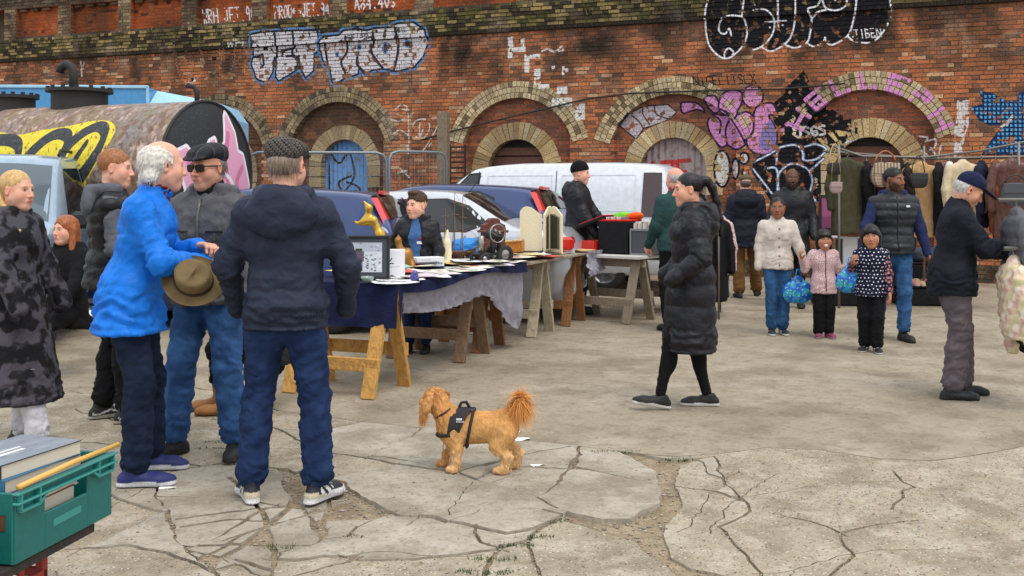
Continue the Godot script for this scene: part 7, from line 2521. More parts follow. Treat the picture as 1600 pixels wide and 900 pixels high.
	# off-road car at the left, its front to the yard
	L = [[2.3, 0.42, 0.84, 0.9, 0.82, 0.8, 0.7], [2.2, 0.36, 1.0, 1.06, 0.93, 0.9, 0.8], [1.6, 0.34, 1.08, 1.14, 0.95, 0.92, 0.82], [0.95, 0.34, 1.1, 1.2, 0.95, 0.93, 0.82], [0.3, 0.34, 1.12, 1.82, 0.95, 0.93, 0.74], [0.0, 0.34, 1.12, 1.92, 0.95, 0.93, 0.74], [-1.2, 0.34, 1.12, 1.95, 0.95, 0.93, 0.74], [-2.1, 0.36, 1.12, 1.93, 0.94, 0.92, 0.74], [-2.3, 0.4, 1.1, 1.8, 0.9, 0.88, 0.7]]
	var pale := metal_paint("pale_blue_paint", c8(150, 170, 188), 0.26, {"metal": 0.4})
	o = car("off_road_car", "pale silver blue off-road car, its windscreen towards the yard", "car", L, pale, Vector3(-5.62, 0, -11.05), Vector3(0.20, 0, 0.98), [[1.5, 0.84, 0.37], [-1.4, 0.84, 0.37]])
	obj("windscreen", on_top(L, [0.9, -0.78, 0.9, 0.78, 0.32, 0.69, 0.32, -0.69]), mat("screen_glass", c8(70, 84, 92), 0.05, {"spec": 0.7}), o)
	for s in [1.0, -1.0]:
		obj("window", on_side(L, [0.55, 1.16, -0.5, 1.16, -0.5, 1.8, 0.16, 1.78], s), gl, o)
		obj("window", on_side(L, [-0.58, 1.16, -1.9, 1.16, -1.9, 1.8, -0.58, 1.8], s), gl, o)
		obj("headlight", MB.new().box(Vector3(2.22, 0.9, 0.66 * s), Vector3(0.14, 0.17, 0.34), Basis(), 0.03), mat("clear_lens", c8(226, 220, 214), 0.2), o)
		obj("mirror", MB.new().box(Vector3(0.72, 1.24, 1.08 * s), Vector3(0.12, 0.18, 0.24), Basis(), 0.04), trim, o)
		obj("wiper", MB.new().tube([Vector3(0.97, 1.225, 0.1 * s + 0.2), Vector3(0.72, 1.47, 0.45 * s + 0.15)], 0.012, 5), trim, o)
		obj("roof_rail", MB.new().tube([Vector3(-0.1, 1.93, 0.66 * s), Vector3(-0.2, 1.99, 0.66 * s), Vector3(-1.9, 2.0, 0.66 * s), Vector3(-2.0, 1.95, 0.66 * s)], 0.018, 6), trim, o)
	var gr := obj("grille", MB.new().box(Vector3(2.29, 0.86, 0), Vector3(0.06, 0.22, 0.9), Basis(), 0.01), trim, o)
	for k in 3:
		obj("grille_bar", MB.new().box(Vector3(2.33, 0.79 + 0.07 * k, 0), Vector3(0.03, 0.018, 0.88)), mat("alloy", c8(150, 152, 156), 0.35, {"metal": 0.8}), gr)
	plate(o, 2.33, 0.56, PI / 2, "BV06 ETL", c8(220, 220, 214))
	build_tank()
	build_lorry()

func build_tank() -> void:
	# local x along the barrel, its end towards the yard's middle at x = 0
	var R := 0.86
	var o := thing("tank_trailer", "rusty cylindrical tank with yellow graffiti and pink flower on black end", "tank", Vector3(-3.62, 1.75, -12.2), -0.3625)
	var len_ := 6.2
	var im := Image.create(2048, 512, false, Image.FORMAT_RGBA8)
	im.fill(c8(134, 112, 98))
	var lay := func(sd: int, fr: float, lo: float, hi: float, c: Color, a: float) -> void:
		var q := speckle(1024, 256, noise(sd, fr, 5), lo, hi, c, a)
		q.resize(2048, 512, Image.INTERPOLATE_CUBIC)
		im.blend_rect(q, Rect2i(0, 0, 2048, 512), Vector2i.ZERO)
	lay.call(201, 0.05, 0.5, 0.75, c8(206, 184, 174), 0.8)
	lay.call(202, 0.006, 0.5, 0.7, c8(124, 120, 120), 0.8)
	lay.call(203, 0.04, 0.55, 0.7, c8(110, 76, 56), 0.8)
	lay.call(204, 0.09, 0.6, 0.75, c8(84, 64, 54), 0.7)
	lay.call(205, 0.012, 0.5, 0.75, c8(120, 108, 60), 0.5)
	# v: 0 at the lower near side, 1 over the top; paint in metres along x and round the barrel
	var P := Paint.new(im, func(x, y): return Vector2((x + 1.05 + len_) / len_ * 2048.0, 512.0 - (0.95 + (y - 0.5) * 0.83) / (PI * R) * 512.0), 2048.0 / len_)
	var yel := c8(216, 196, 44)
	var ink := c8(38, 44, 50)
	var blob := [-6.2, 0.5, -6.2, 1.62, -5.6, 1.66, -5.1, 1.58, -4.6, 1.66, -4.1, 1.62, -3.6, 1.64, -3.25, 1.58, -2.9, 1.66, -2.55, 1.72, -2.2, 1.82, -1.95, 1.78, -1.8, 1.6, -1.85, 1.3, -2.0, 1.0, -2.2, 0.7, -2.6, 0.5]
	P.poly(P.smooth(blob, true), yel)
	for l in [[-5.9, 0.9, -5.6, 1.5, -5.2, 1.45, -5.1, 1.0], [-4.9, 0.9, -4.7, 1.48, -4.25, 1.5, -4.1, 1.0], [-3.95, 0.9, -3.8, 1.4, -3.4, 1.5, -3.15, 1.35, -3.2, 0.9, -3.4, 0.8], [-3.2, 0.8, -3.0, 1.2, -2.7, 1.56, -2.45, 1.5, -2.5, 1.1, -2.75, 0.8], [-2.6, 0.75, -2.45, 1.3, -2.15, 1.68, -1.95, 1.6, -1.95, 1.3, -2.15, 0.95, -2.4, 0.8]]:
		P.curve(l, 0.1, ink)
	for l in [[-2.32, 1.05, -2.2, 1.3, -2.15, 1.42], [-5.45, 1.0, -5.4, 1.25], [-4.5, 1.0, -4.42, 1.25], [-3.6, 1.0, -3.52, 1.2], [-2.95, 0.7, -2.6, 0.62, -2.2, 0.9]]:
		P.curve(l, 0.055, ink)
	lay.call(206, 0.09, 0.66, 0.72, c8(110, 90, 70), 0.8)
	im.convert(Image.FORMAT_RGB8)
	var tm := mat("tank_paint", Color.WHITE, 0.6, {"tex": ImageTexture.create_from_image(im), "nrm": T.pits, "ns": 0.3})
	var b := MB.new().smooth(true)
	b.grid(func(u, v):
		var a: float = -PI * 0.5 + v * TAU
		return Vector3(-len_ + u * len_, sin(a) * R, cos(a) * R), 40, 48)
	var mesh := b.done()
	var ar := mesh.surface_get_arrays(0)
	var uv: PackedVector2Array = ar[Mesh.ARRAY_TEX_UV]
	for i in uv.size():
		uv[i] = Vector2(uv[i].x, 1.0 - uv[i].y * 2.0)
	ar[Mesh.ARRAY_TEX_UV] = uv
	var m2 := ArrayMesh.new()
	m2.add_surface_from_arrays(Mesh.PRIMITIVE_TRIANGLES, ar)
	obj("barrel", m2, tm, o)
	# black end with a pink flower
	var e := Image.create(512, 512, false, Image.FORMAT_RGBA8)
	e.fill(c8(34, 36, 40))
	var EP := Paint.new(e, func(x, y): return Vector2(x * 512.0, y * 512.0), 512.0)
	var fl := [0.16, 0.95, 0.07, 0.82, 0.05, 0.74, 0.16, 0.72, 0.22, 0.62, 0.17, 0.5, 0.15, 0.36, 0.22, 0.33, 0.3, 0.42, 0.33, 0.5, 0.35, 0.4, 0.45, 0.28, 0.5, 0.26, 0.52, 0.38, 0.62, 0.28, 0.66, 0.1, 0.68, 0.07, 0.76, 0.2, 0.78, 0.34, 0.86, 0.36, 0.9, 0.46, 0.97, 0.6, 0.9, 0.68, 0.95, 0.8, 0.92, 0.95, 0.6, 1.0]
	EP.line(fl, 0.045, c8(232, 230, 236), true)
	EP.poly(fl, c8(224, 160, 188))
	for l in [[0.24, 0.44, 0.32, 0.62, 0.26, 0.75], [0.44, 0.36, 0.4, 0.5, 0.46, 0.6], [0.67, 0.22, 0.6, 0.42, 0.64, 0.55], [0.84, 0.45, 0.76, 0.55, 0.8, 0.66], [0.16, 0.78, 0.3, 0.86]]:
		EP.curve(l, 0.05, c8(204, 116, 156))
	for l in [[0.45, 0.5, 0.6, 0.5, 0.72, 0.6, 0.76, 0.8], [0.3, 0.6, 0.4, 0.66]]:
		EP.curve(l, 0.03, c8(236, 226, 232))
	var rust := speckle(512, 512, noise(211, 0.1, 3), 0.74, 0.8, c8(150, 140, 132), 0.7)
	e.blend_rect(rust, Rect2i(0, 0, 512, 512), Vector2i.ZERO)
	e.convert(Image.FORMAT_RGB8)
	var eb := MB.new().smooth(true)
	for i in 8:
		for k in 48:
			var q := []
			for c in [[i, k], [i + 1, k], [i + 1, k + 1], [i, k + 1]]:
				var r: float = R * c[0] / 8.0
				var a: float = TAU * c[1] / 48.0
				q.append([Vector3(0.12 * (1.0 - pow(r / R, 2.0)), sin(a) * r, cos(a) * r), Vector2(0.5 - cos(a) * r / R * 0.5, 0.5 - sin(a) * r / R * 0.5)])
			for t in [0, 1, 2, 0, 2, 3]:
				eb.v(q[t][0], q[t][1])
	obj("barrel_end", eb, mat("tank_end", Color.WHITE, 0.5, {"tex": ImageTexture.create_from_image(e)}), o)
	var iron := mat("black_iron", c8(38, 36, 36), 0.7, {"tri": 3.0, "tex": T.dust})
	var rimp := []
	for i in 41:
		rimp.append(Vector3(0, sin(TAU * i / 40.0) * R, cos(TAU * i / 40.0) * R))
	obj("rim", MB.new().smooth(true).tube(rimp, 0.022, 6, false), iron, o)
	for x in [-2.95, -4.35]:
		var s := []
		for i in 9:
			var a := PI * 0.25 + PI * 0.5 * i / 8.0
			s.append(Vector3(x, sin(a) * (R + 0.006), cos(a) * (R + 0.006)))
		obj("seam", MB.new().tube(s, 0.018, 5), iron, o)
	for q in [[-1.95, 0.4, 0.3], [-3.0, 0.28, 0.26], ]:
		var hb := MB.new().smooth(true)
		hb.lathe([Vector2(q[1] * 0.84, -0.1), Vector2(q[1] * 0.84, q[2] - 0.1)], 28, Transform3D(Basis(), Vector3(q[0], R, 0)))
		hb.smooth(false)
		hb.lathe([Vector2(q[1], q[2] - 0.13), Vector2(q[1], q[2] - 0.09), Vector2(0, q[2] - 0.07)], 28, Transform3D(Basis(), Vector3(q[0], R, 0)))
		hb.lathe([Vector2(q[1] * 0.84, q[2] - 0.13), Vector2(q[1], q[2] - 0.13)], 28, Transform3D(Basis(), Vector3(q[0], R, 0)))
		var hn := obj("hatch", hb, iron, o)
		for k in 14:
			obj("bolt", MB.new().box(Vector3(q[0] + cos(TAU * k / 14) * q[1] * 0.92, R + q[2] - 0.075, sin(TAU * k / 14) * q[1] * 0.92), Vector3(0.035, 0.03, 0.035)), iron, hn)
	obj("vent_pipe", MB.new().smooth(true).tube([Vector3(-2.05, R + 0.15, 0), Vector3(-2.05, R + 0.42, 0), Vector3(-2.08, R + 0.5, 0), Vector3(-2.16, R + 0.54, 0), Vector3(-2.25, R + 0.5, 0), Vector3(-2.27, R + 0.44, 0)], 0.055, 12), iron, o)
	obj("overflow_pipe", MB.new().smooth(true).tube([Vector3(-0.16, R - 0.02, 0), Vector3(-0.16, R + 0.12, 0), Vector3(-0.2, R + 0.18, 0.0), Vector3(-0.28, R + 0.2, 0.04)], 0.032, 10), iron, o)
	var fr := MB.new()
	for x in [-0.7, -2.6, -4.6]:
		fr.box(Vector3(x, -1.0, 0), Vector3(0.14, 0.7, 1.1))
	fr.box(Vector3(-2.7, -1.35, 0.5), Vector3(5.6, 0.16, 0.1))
	fr.box(Vector3(-2.7, -1.35, -0.5), Vector3(5.6, 0.16, 0.1))
	obj("frame", fr, iron, o)
	for x in [-1.4, -4.2]:
		for z in [0.62, -0.62]:
			var w := obj("wheel", MB.new().smooth(true).lathe([Vector2(0, 0.08), Vector2(0.2, 0.08), Vector2(0.36, 0.1), Vector2(0.38, 0.06), Vector2(0.38, -0.06), Vector2(0.36, -0.1), Vector2(0, -0.08)], 24, Transform3D(Basis(Vector3.RIGHT, PI / 2), Vector3.ZERO)), mat("tyre", c8(32, 32, 33), 0.9), o)
			w.position = Vector3(x, -1.37, z)

func build_lorry() -> void:
	var o := thing("box_lorry", "light blue box lorry body standing behind the rusty tank", "lorry", Vector3(-6.46, 0, -15.6), 0.05)
	o.scale = Vector3(0.7, 1, 1)
	var blue := metal_paint("lorry_blue", c8(70, 146, 204), 0.4, {"coat": 0.2})
	var light := metal_paint("lorry_light_blue", c8(150, 200, 232), 0.4, {"coat": 0.2})
	obj("box_body", MB.new().box(Vector3(-0.32, 1.95, -1.0), Vector3(3.3, 2.36, 2.2), Basis(), 0.02), blue, o)
	# the front part slopes in towards its end
	var fb := MB.new()
	var p := [Vector3(1.335, 3.12, -0.35), Vector3(2.6, 2.96, -0.5), Vector3(2.84, 2.72, -0.5), Vector3(2.84, 1.0, 0.1), Vector3(1.335, 1.0, 0.1), Vector3(1.335, 2.85, 0.1), Vector3(1.7, 2.72, 0.1), Vector3(2.84, 2.4, 0.1)]
	var bk := []
	for q in p:
		bk.append(Vector3(q.x, q.y, -2.1))
	fb.quad(p[0], p[1], p[6], p[5])
	fb.quad(p[1], p[2], p[7], p[6])
	fb.quad(p[5], p[6], p[7], p[4])
	fb.tri(p[7], p[3], p[4])
	fb.quad(p[0], bk[0], bk[1], p[1])
	fb.quad(p[1], bk[1], bk[2], p[2])
	fb.quad(p[2], bk[2], bk[3], p[3])
	fb.tri(p[2], p[3], p[7])
	obj("front_fairing", fb, light, o)
	var edge := MB.new()
	edge.box(Vector3(-0.32, 3.13, 0.1), Vector3(3.32, 0.05, 0.05), Basis(), 0.01)
	edge.box(Vector3(-1.96, 1.95, 0.1), Vector3(0.06, 2.36, 0.05), Basis(), 0.01)
	edge.box(Vector3(1.32, 1.95, 0.1), Vector3(0.06, 2.4, 0.05), Basis(), 0.01)
	obj("corner_strip", edge, light, o)
	obj("chassis", MB.new().box(Vector3(0.3, 0.65, -1.0), Vector3(4.6, 0.25, 1.0)), mat("black_trim", c8(24, 24, 26), 0.6), o)
	for x in [-1.2, 2.0]:
		for z in [0.0, -1.9]:
			wheel(o, x, z - 0.1, 0.42)

# ---------------------------------------------------------------- tables and goods
const TC := Vector3(-0.79, 0, -7.75)       # near corner of the row of tables
const TU := Vector3(0.37, 0, -0.929)       # along the row
const TV := Vector3(-0.929, 0, -0.37)      # across it, to the left
const TH := 0.83

func tp(t: float, v: float, y := 0.0) -> Vector3:
	return TC + TU * t + TV * v + Vector3(0, y, 0)

func on_table(x: float, y: float) -> Vector3:
	# the place on the table tops seen at x, y
	var p := at(x, y, (1.5 - TH - 0.012) * 1600.0 / (y - 304.0))
	p.y = TH + 0.012
	return p

func trestle(mid: Vector3, u: Vector3, v: Vector3, h: float, w: float, m: Material, label: String, group := "trestles under the tables") -> void:
	var o := thing("trestle", label, "trestle", Vector3.ZERO, 0.0, group)
	var up := Vector3.UP
	obj("beam", MB.new().bar(mid + up * (h - 0.05) - v * 0.05, mid + up * (h - 0.05) + v * (w + 0.05), 0.07, 0.095, up, 0.006), m, o)
	for a in [0.04, w - 0.04]:
		for s in [-1.0, 1.0]:
			var foot: Vector3 = mid + v * a + u * (0.29 * s)
			var top: Vector3 = mid + v * a + u * (0.05 * s) + up * (h - 0.015)
			obj("leg", MB.new().bar(foot + (foot - top) * 0.0, top, 0.11, 0.04, u, 0.005), m, o)
	for s in [-1.0, 1.0]:
		var q: Vector3 = mid + u * (0.225 * s) + up * (0.27 + 0.03 * s)
		obj("rail", MB.new().bar(q - v * 0.02, q + v * (w + 0.02), 0.10, 0.035, u, 0.005), m, o)

func print_tex(seed_: int, bg: Color, inks: Array) -> ImageTexture:
	var rng := RandomNumberGenerator.new()
	rng.seed = seed_
	var im := Image.create(128, 160, false, Image.FORMAT_RGB8)
	im.fill(bg)
	for i in 5:
		im.fill_rect(Rect2i(rng.randi_range(4, 70), rng.randi_range(4, 110), rng.randi_range(20, 54), rng.randi_range(14, 46)), inks[rng.randi() % inks.size()])
	for i in 26:
		im.fill_rect(Rect2i(8 + (i % 2) * 60, 14 + (i / 2) * 11, rng.randi_range(30, 52), 3), bg.darkened(0.45) if rng.randf() < 0.7 else bg)
	return ImageTexture.create_from_image(im)

func carton(called: String, label: String, cat: String, pos: Vector3, size: Vector3, yaw: float, m: Material, front: Material, group := "") -> Node3D:
	var o := thing(called, label, cat, pos, yaw, group)
	obj("box", MB.new().box(Vector3(0, size.y / 2, 0), size, Basis(), 0.004), m, o)
	if front:
		var z := size.z / 2 + 0.0015
		obj("printed_face", MB.new().quad(Vector3(-size.x / 2 + 0.004, size.y - 0.004, z), Vector3(size.x / 2 - 0.004, size.y - 0.004, z), Vector3(size.x / 2 - 0.004, 0.004, z), Vector3(-size.x / 2 + 0.004, 0.004, z)), front, o)
	return o

func sdf_thing(called: String, label: String, cat: String, pos: Vector3, yaw: float, Q: Array, cell: float, m: Material, part := "", disp = null, group := "") -> Node3D:
	var o := thing(called, label, cat, pos, yaw, group)
	obj(part if part else "body", net([field(Q, cell, disp)]), m, o)
	return o

func build_tables() -> void:
	var rng := RandomNumberGenerator.new()
	rng.seed = 91
	var pine := wood("pine", c8(206, 160, 88))
	var old := wood("weathered_wood", c8(128, 104, 82))
	var painted := wood("flaked_white_paint", c8(186, 178, 158))
	var brown := wood("brown_wood", c8(142, 98, 60))
	var grey := wood("grey_wood", c8(156, 146, 132))
	trestle(tp(-0.05, 0.11), TU, TV, 0.79, 0.76, pine, "new yellow pine trestle at the near end of the tables")
	trestle(tp(1.68, 0.17), TU, TV, 0.79, 0.76, old, "dark weathered trestle under the middle of the clothed table")
	trestle(tp(2.25, 0.25), TU, TV, 0.79, 0.7, brown, "brown trestle half hidden behind the hanging lilac cloth")
	trestle(tp(3.42, 0.14), TU, TV, 0.79, 0.76, painted, "trestle with flaking white paint under the second board")
	trestle(tp(4.42, 0.1), TU, TV, 0.79, 0.76, brown, "brown trestle at the far end beside the crumpled liner")
	for q in [[-0.15, 2.46, "long table top covered with a navy cloth and newspapers"], [2.48, 5.02, "long table top strewn with prints and toys"]]:
		var o := thing("table_top", q[2], "table", Vector3.ZERO, 0.0, "boards of the long table")
		for k in 4:
			obj("plank", MB.new().bar(tp(q[0], 0.11 + 0.215 * k, TH - 0.02), tp(q[1], 0.11 + 0.215 * k, TH - 0.02), 0.21, 0.026, Vector3.UP, 0.003), grey, o)
	# cloths
	var navy := cloth("navy_cloth", c8(28, 34, 66), 0.95)
	var lilac := cloth("lilac_lining", c8(150, 147, 157), 0.9, {"back": 0.2})
	var nz := noise(95, 1.6, 3)
	var cb := MB.new().smooth(true)
	cb.grid(func(u, v): return tp(-0.17 + u * 2.66, -0.012 + v * 0.9, TH + 0.003 + 0.002 * nz.get_noise_2d(u * 9, v * 4)), 30, 12)
	cb.grid(func(u, v): return tp(-0.172 - 0.03 * v + 0.014 * nz.get_noise_2d(u * 5, v * 2), -0.012 + u * 0.9, TH + 0.003 - v * 0.325), 20, 8)
	cb.grid(func(u, v): return tp(-0.172 + u * 2.66, -0.014 - 0.012 * v + 0.012 * nz.get_noise_2d(u * 9, v) * v, TH + 0.003 - v * (0.325 if u < 0.004 else 0.06 + 0.03 * sin(u * 8.0))), 60, 4)
	tag(obj("navy_tablecloth", cb, navy), "navy cloth draped over the near table end", "tablecloth")
	var lb := MB.new().smooth(true)
	lb.grid(func(u, v):
		var drop: float = 0.2 + 0.05 * sin(u * 5.0) + 0.46 * smoothstep(0.6, 0.97, u)
		return tp(0.0 + u * 2.5, 0.03 + 0.05 * nz.get_noise_2d(u * 16, v * 1.5) * v + 0.02 * v, TH - 0.03 - v * drop), 60, 12)
	tag(obj("lilac_lining", lb, lilac), "pale lilac lining hanging below the navy cloth", "cloth")
	var lf := MB.new().smooth(true)
	lf.grid(func(u, v): return tp(4.45 + u * 0.6, -0.03 + 0.05 * nz.get_noise_2d(u * 9, v * 5) + 0.02 * sin(v * 5.0), TH + 0.005 - v * (0.3 - 0.06 * u)), 24, 12)
	tag(obj("crumpled_liner", lf, cloth("crumpled_plastic", c8(178, 176, 190), 0.4, {"ns": 0.6})), "crumpled pale plastic liner hanging at the far table end", "liner")
	# newspapers, prints and magazines
	var sheets := []
	for i in 9:
		sheets.append(mat("print_%d" % i, Color.WHITE, 0.7, {"tex": print_tex(300 + i, [c8(228, 222, 208), c8(230, 228, 224), c8(222, 212, 186), c8(206, 84, 70), c8(150, 190, 160), c8(226, 196, 130), c8(236, 236, 238), c8(70, 66, 68), c8(214, 200, 206)][i], [c8(180, 60, 54), c8(90, 130, 110), c8(60, 60, 66), c8(226, 214, 180), c8(150, 100, 70)])}))
	var lay := 0
	var what := ["newspaper", "white leaflet", "old magazine", "red printed sheet", "green map sheet", "yellow print", "white sheet", "black paper", "pink leaflet"]
	for k in 46:
		var t := rng.randf_range(-0.1, 4.9)
		var v := rng.randf_range(0.1, 0.8)
		if k < 12:
			t = -0.05 + k * 0.22
			v = 0.1 + 0.06 * (k % 3)
		var i: int = [0, 1, 2, 6, 8, 0][k % 6] if k < 12 else (rng.randi() % 9 if t < 3.2 else [3, 3, 7, 5, 6][rng.randi() % 5])
		if k < 3: i = 6
		var a := rng.randf_range(-0.3, 0.3) + 0.38
		var sx := rng.randf_range(0.12, 0.19)
		var sy := rng.randf_range(0.15, 0.24)
		lay += 1
		var y := 0.007 + 0.0011 * lay
		var b := MB.new()
		var B := Basis(Vector3.UP, a)
		var c := rng.randf_range(0.0, 0.012)
		b.grid(func(u, w): return B * Vector3((u - 0.5) * sx * 2, c * pow(absf(u * 2 - 1), 3.0) * w, (w - 0.5) * sy * 2), 4, 3)
		tag(obj("paper_sheet", b, sheets[i], self, tp(t, v, TH + y)), "%s lying %s, %s" % [what[i], ["at the near end of the long table", "by the flat carton", "in front of the cream sculptures", "round the toy engine", "behind the toy engine", "before the folding mirror", "past the folding mirror", "at the far table end"][clampi(int(t / 0.62), 0, 7)], "along the yard edge" if v < 0.22 else ("towards the back" if v > 0.55 else "in the middle")], "paper", "papers spread on the table")
	# ---- goods, from the near end
	var gold := mat("gold", c8(202, 160, 72), 0.32, {"metal": 0.85, "tri": 6.0, "tex": T.dust})
	var bronze := mat("bronze", c8(150, 106, 52), 0.45, {"metal": 0.6, "tri": 8.0, "tex": T.dust})
	var cream := mat("cream_ware", c8(232, 222, 186), 0.6, {"tri": 8.0, "tex": T.dust})
	var whitebox := mat("white_card", c8(232, 232, 236), 0.6)
	var blackm := mat("black_paint", c8(28, 28, 30), 0.45, {"tri": 6.0, "tex": T.dust})
	# framed photograph
	var ph := pattern(128, c8(200, 206, 214), func(im):
		im.fill_rect(Rect2i(0, 0, 128, 40), c8(170, 178, 190))
		for i in 40:
			im.fill_rect(Rect2i((i * i * 7) % 120, (i * 17 + i * i) % 62, 9, 5), c8(120 + (i * 31) % 80, 126 + (i * 31) % 80, 136 + (i * 31) % 80))
		im.fill_rect(Rect2i(40, 26, 22, 12), c8(60, 50, 50))
		im.fill_rect(Rect2i(36, 38, 32, 44), c8(92, 78, 98))
		im.fill_rect(Rect2i(40, 80, 24, 44), c8(90, 100, 130))
		for i in 30:
			im.fill_rect(Rect2i(72 + (i * i * 5) % 50, 66 + (i * 13) % 56, 7, 6), c8(60 + (i * 47) % 170, 64 + (i * 47) % 170, 70 + (i * 47) % 170)))
	var fo := thing("picture_frame", "black framed photograph of a man standing at the table end", "picture frame", tp(0.05, 0.42, TH + 0.012), 0.0)
	fo.rotation = Vector3(-0.1, 0.0, 0)
	obj("frame", MB.new().box(Vector3(0, 0.17, -0.012), Vector3(0.42, 0.34, 0.014), Basis(), 0.003).box(Vector3(0, 0.33, 0), Vector3(0.42, 0.02, 0.022), Basis(), 0.004).box(Vector3(0, 0.01, 0), Vector3(0.42, 0.02, 0.022), Basis(), 0.004).box(Vector3(0.2, 0.17, 0), Vector3(0.02, 0.3, 0.022), Basis(), 0.004).box(Vector3(-0.2, 0.17, 0), Vector3(0.02, 0.3, 0.022), Basis(), 0.004), blackm, fo)
	obj("mount", MB.new().box(Vector3(0, 0.17, -0.003), Vector3(0.38, 0.3, 0.003)), mat("grey_mount", c8(62, 66, 76), 0.8), fo)
	obj("photograph", MB.new().quad(Vector3(-0.15, 0.285, 0.0005), Vector3(0.15, 0.285, 0.0005), Vector3(0.15, 0.055, 0.0005), Vector3(-0.15, 0.055, 0.0005)), mat("photograph", Color.WHITE, 0.4, {"tex": ph}), fo)
	var plant := pattern(128, c8(232, 232, 238), func(im):
		var P := Paint.new(im, func(x, y): return Vector2(x * 1.28, y * 1.28), 1.28)
		for l in [[16, 75, 25, 60, 32, 40, 28, 28], [25, 60, 45, 42, 55, 30], [24, 66, 44, 50, 60, 48], [20, 50, 14, 34]]:
			P.curve(l, 4.0, c8(58, 58, 62))
		P.poly([8, 62, 26, 58, 24, 78, 34, 98, 14, 92], c8(40, 40, 44))
		P.poly([34, 96, 55, 90, 72, 96], c8(52, 52, 60))
		P.line([48, 62, 84, 60], 1.5, c8(150, 150, 156)))
	carton("white_box", "white square box printed with a black plant, beside the frame", "box", on_table(611, 434), Vector3(0.215, 0.225, 0.1), 0.06, whitebox, mat("plant_print", Color.WHITE, 0.6, {"tex": plant}))
	var flat := pattern(128, c8(230, 232, 236), func(im):
		im.fill_rect(Rect2i(20, 26, 44, 6), c8(120, 124, 130))
		for i in 8:
			im.fill_rect(Rect2i(58 + i * 8, 70, 5, 30), c8(90, 94, 104)))
	carton("flat_box", "long flat white carton lying in front of the candles", "box", on_table(668, 416), Vector3(0.27, 0.085, 0.16), 0.45, whitebox, mat("flat_print", Color.WHITE, 0.6, {"tex": flat}))
	var bowl := MB.new().smooth(true).lathe([Vector2(0.02, 0), Vector2(0.035, 0.004), Vector2(0.05, 0.03), Vector2(0.046, 0.045), Vector2(0.04, 0.04), Vector2(0.03, 0.01), Vector2(0, 0.008)], 12)
	tag(obj("glass_bowl", bowl, mat("green_glass", c8(120, 140, 130), 0.1, {"spec": 0.8}), self, on_table(574, 441)), "small cut glass bowl in front of the photo frame", "bowl")
	sdf_thing("figurine", "small blue and white glass bird at the table's near edge", "figurine", on_table(648, 439), 0.3, [ell(Vector3(0, 0.045, 0), Vector3(0.026, 0.038, 0.026)), ell(Vector3(-0.016, 0.025, 0.01), Vector3(0.026, 0.022, 0.022)), ell(Vector3(0.012, 0.014, 0.012), Vector3(0.02, 0.014, 0.02))], 0.005, mat("blue_glass", c8(40, 44, 130), 0.12, {"coat": 0.8}))
	# gilded whale tail on its stand
	var wt := thing("whale_tail_statue", "gilded whale tail statue on a blue base, touched by the boy", "statue", tp(1.06, 0.84, TH + 0.01), 0.0)
	obj("plinth", MB.new().box(Vector3(0, 0.045, 0), Vector3(0.2, 0.09, 0.16), Basis(), 0.004), brown, wt)
	obj("base", MB.new().smooth(true).lathe([Vector2(0, 0.125), Vector2(0.085, 0.122), Vector2(0.1, 0.105), Vector2(0.1, 0.092), Vector2(0, 0.09)], 24), mat("blue_base", c8(30, 36, 78), 0.3, {"coat": 0.6}), wt)
	obj("tail", net([field([cap(Vector3(0.0, 0.12, 0), Vector3(0.015, 0.3, 0), 0.05, 0.042, 0.03), cap(Vector3(0.015, 0.3, 0), Vector3(-0.045, 0.43, 0), 0.042, 0.032, 0.04), cap(Vector3(-0.045, 0.43, 0), Vector3(-0.12, 0.42, 0.0), 0.034, 0.03, 0.03), cap(Vector3(-0.12, 0.42, 0), Vector3(-0.19, 0.405, 0.0), 0.03, 0.012, 0.03, 0.7, Vector3(0, 0, 1)), cap(Vector3(-0.19, 0.405, 0), Vector3(-0.21, 0.425, 0), 0.012, 0.007, 0.02), cap(Vector3(-0.1, 0.44, 0), Vector3(-0.085, 0.54, 0), 0.03, 0.028, 0.04, 0.7, Vector3(0, 0, 1)), cap(Vector3(-0.085, 0.54, 0), Vector3(-0.13, 0.6, 0), 0.026, 0.008, 0.03, 0.7, Vector3(0, 0, 1))], 0.008)]), gold, wt)
	sdf_thing("cat_figure", "bronze cat figurine looking up beside the boy's sleeve", "figurine", tp(1.12, 0.62, TH + 0.012), -0.4, [ell(Vector3(0, 0.09, 0), Vector3(0.045, 0.075, 0.055)), ell(Vector3(0.03, 0.1, -0.02), Vector3(0.05, 0.09, 0.045), 0.04), cap(Vector3(-0.02, 0.14, 0.01), Vector3(-0.05, 0.23, 0.01), 0.038, 0.03, 0.03), ell(Vector3(-0.052, 0.255, 0.012), Vector3(0.032, 0.03, 0.034), 0.02), cap(Vector3(-0.05, 0.275, 0.0), Vector3(-0.06, 0.305, 0.0), 0.012, 0.004), cap(Vector3(0.07, 0.06, -0.02), Vector3(0.1, 0.0, 0.02), 0.03, 0.02, 0.02), cap(Vector3(-0.03, 0.06, 0.03), Vector3(-0.04, 0.0, 0.05), 0.02, 0.016)], 0.0075, bronze)
	sdf_thing("gold_ornament", "small gilt branching ornament behind the flat carton", "ornament", on_table(640, 412), 0.0, [cap(Vector3(-0.06, 0.02, 0), Vector3(0.06, 0.05, 0), 0.018, 0.014), cap(Vector3(0.0, 0.035, 0), Vector3(0.07, 0.09, 0.02), 0.014, 0.01), cap(Vector3(-0.03, 0.02, 0), Vector3(-0.02, 0.08, -0.02), 0.013, 0.01)], 0.006, gold)
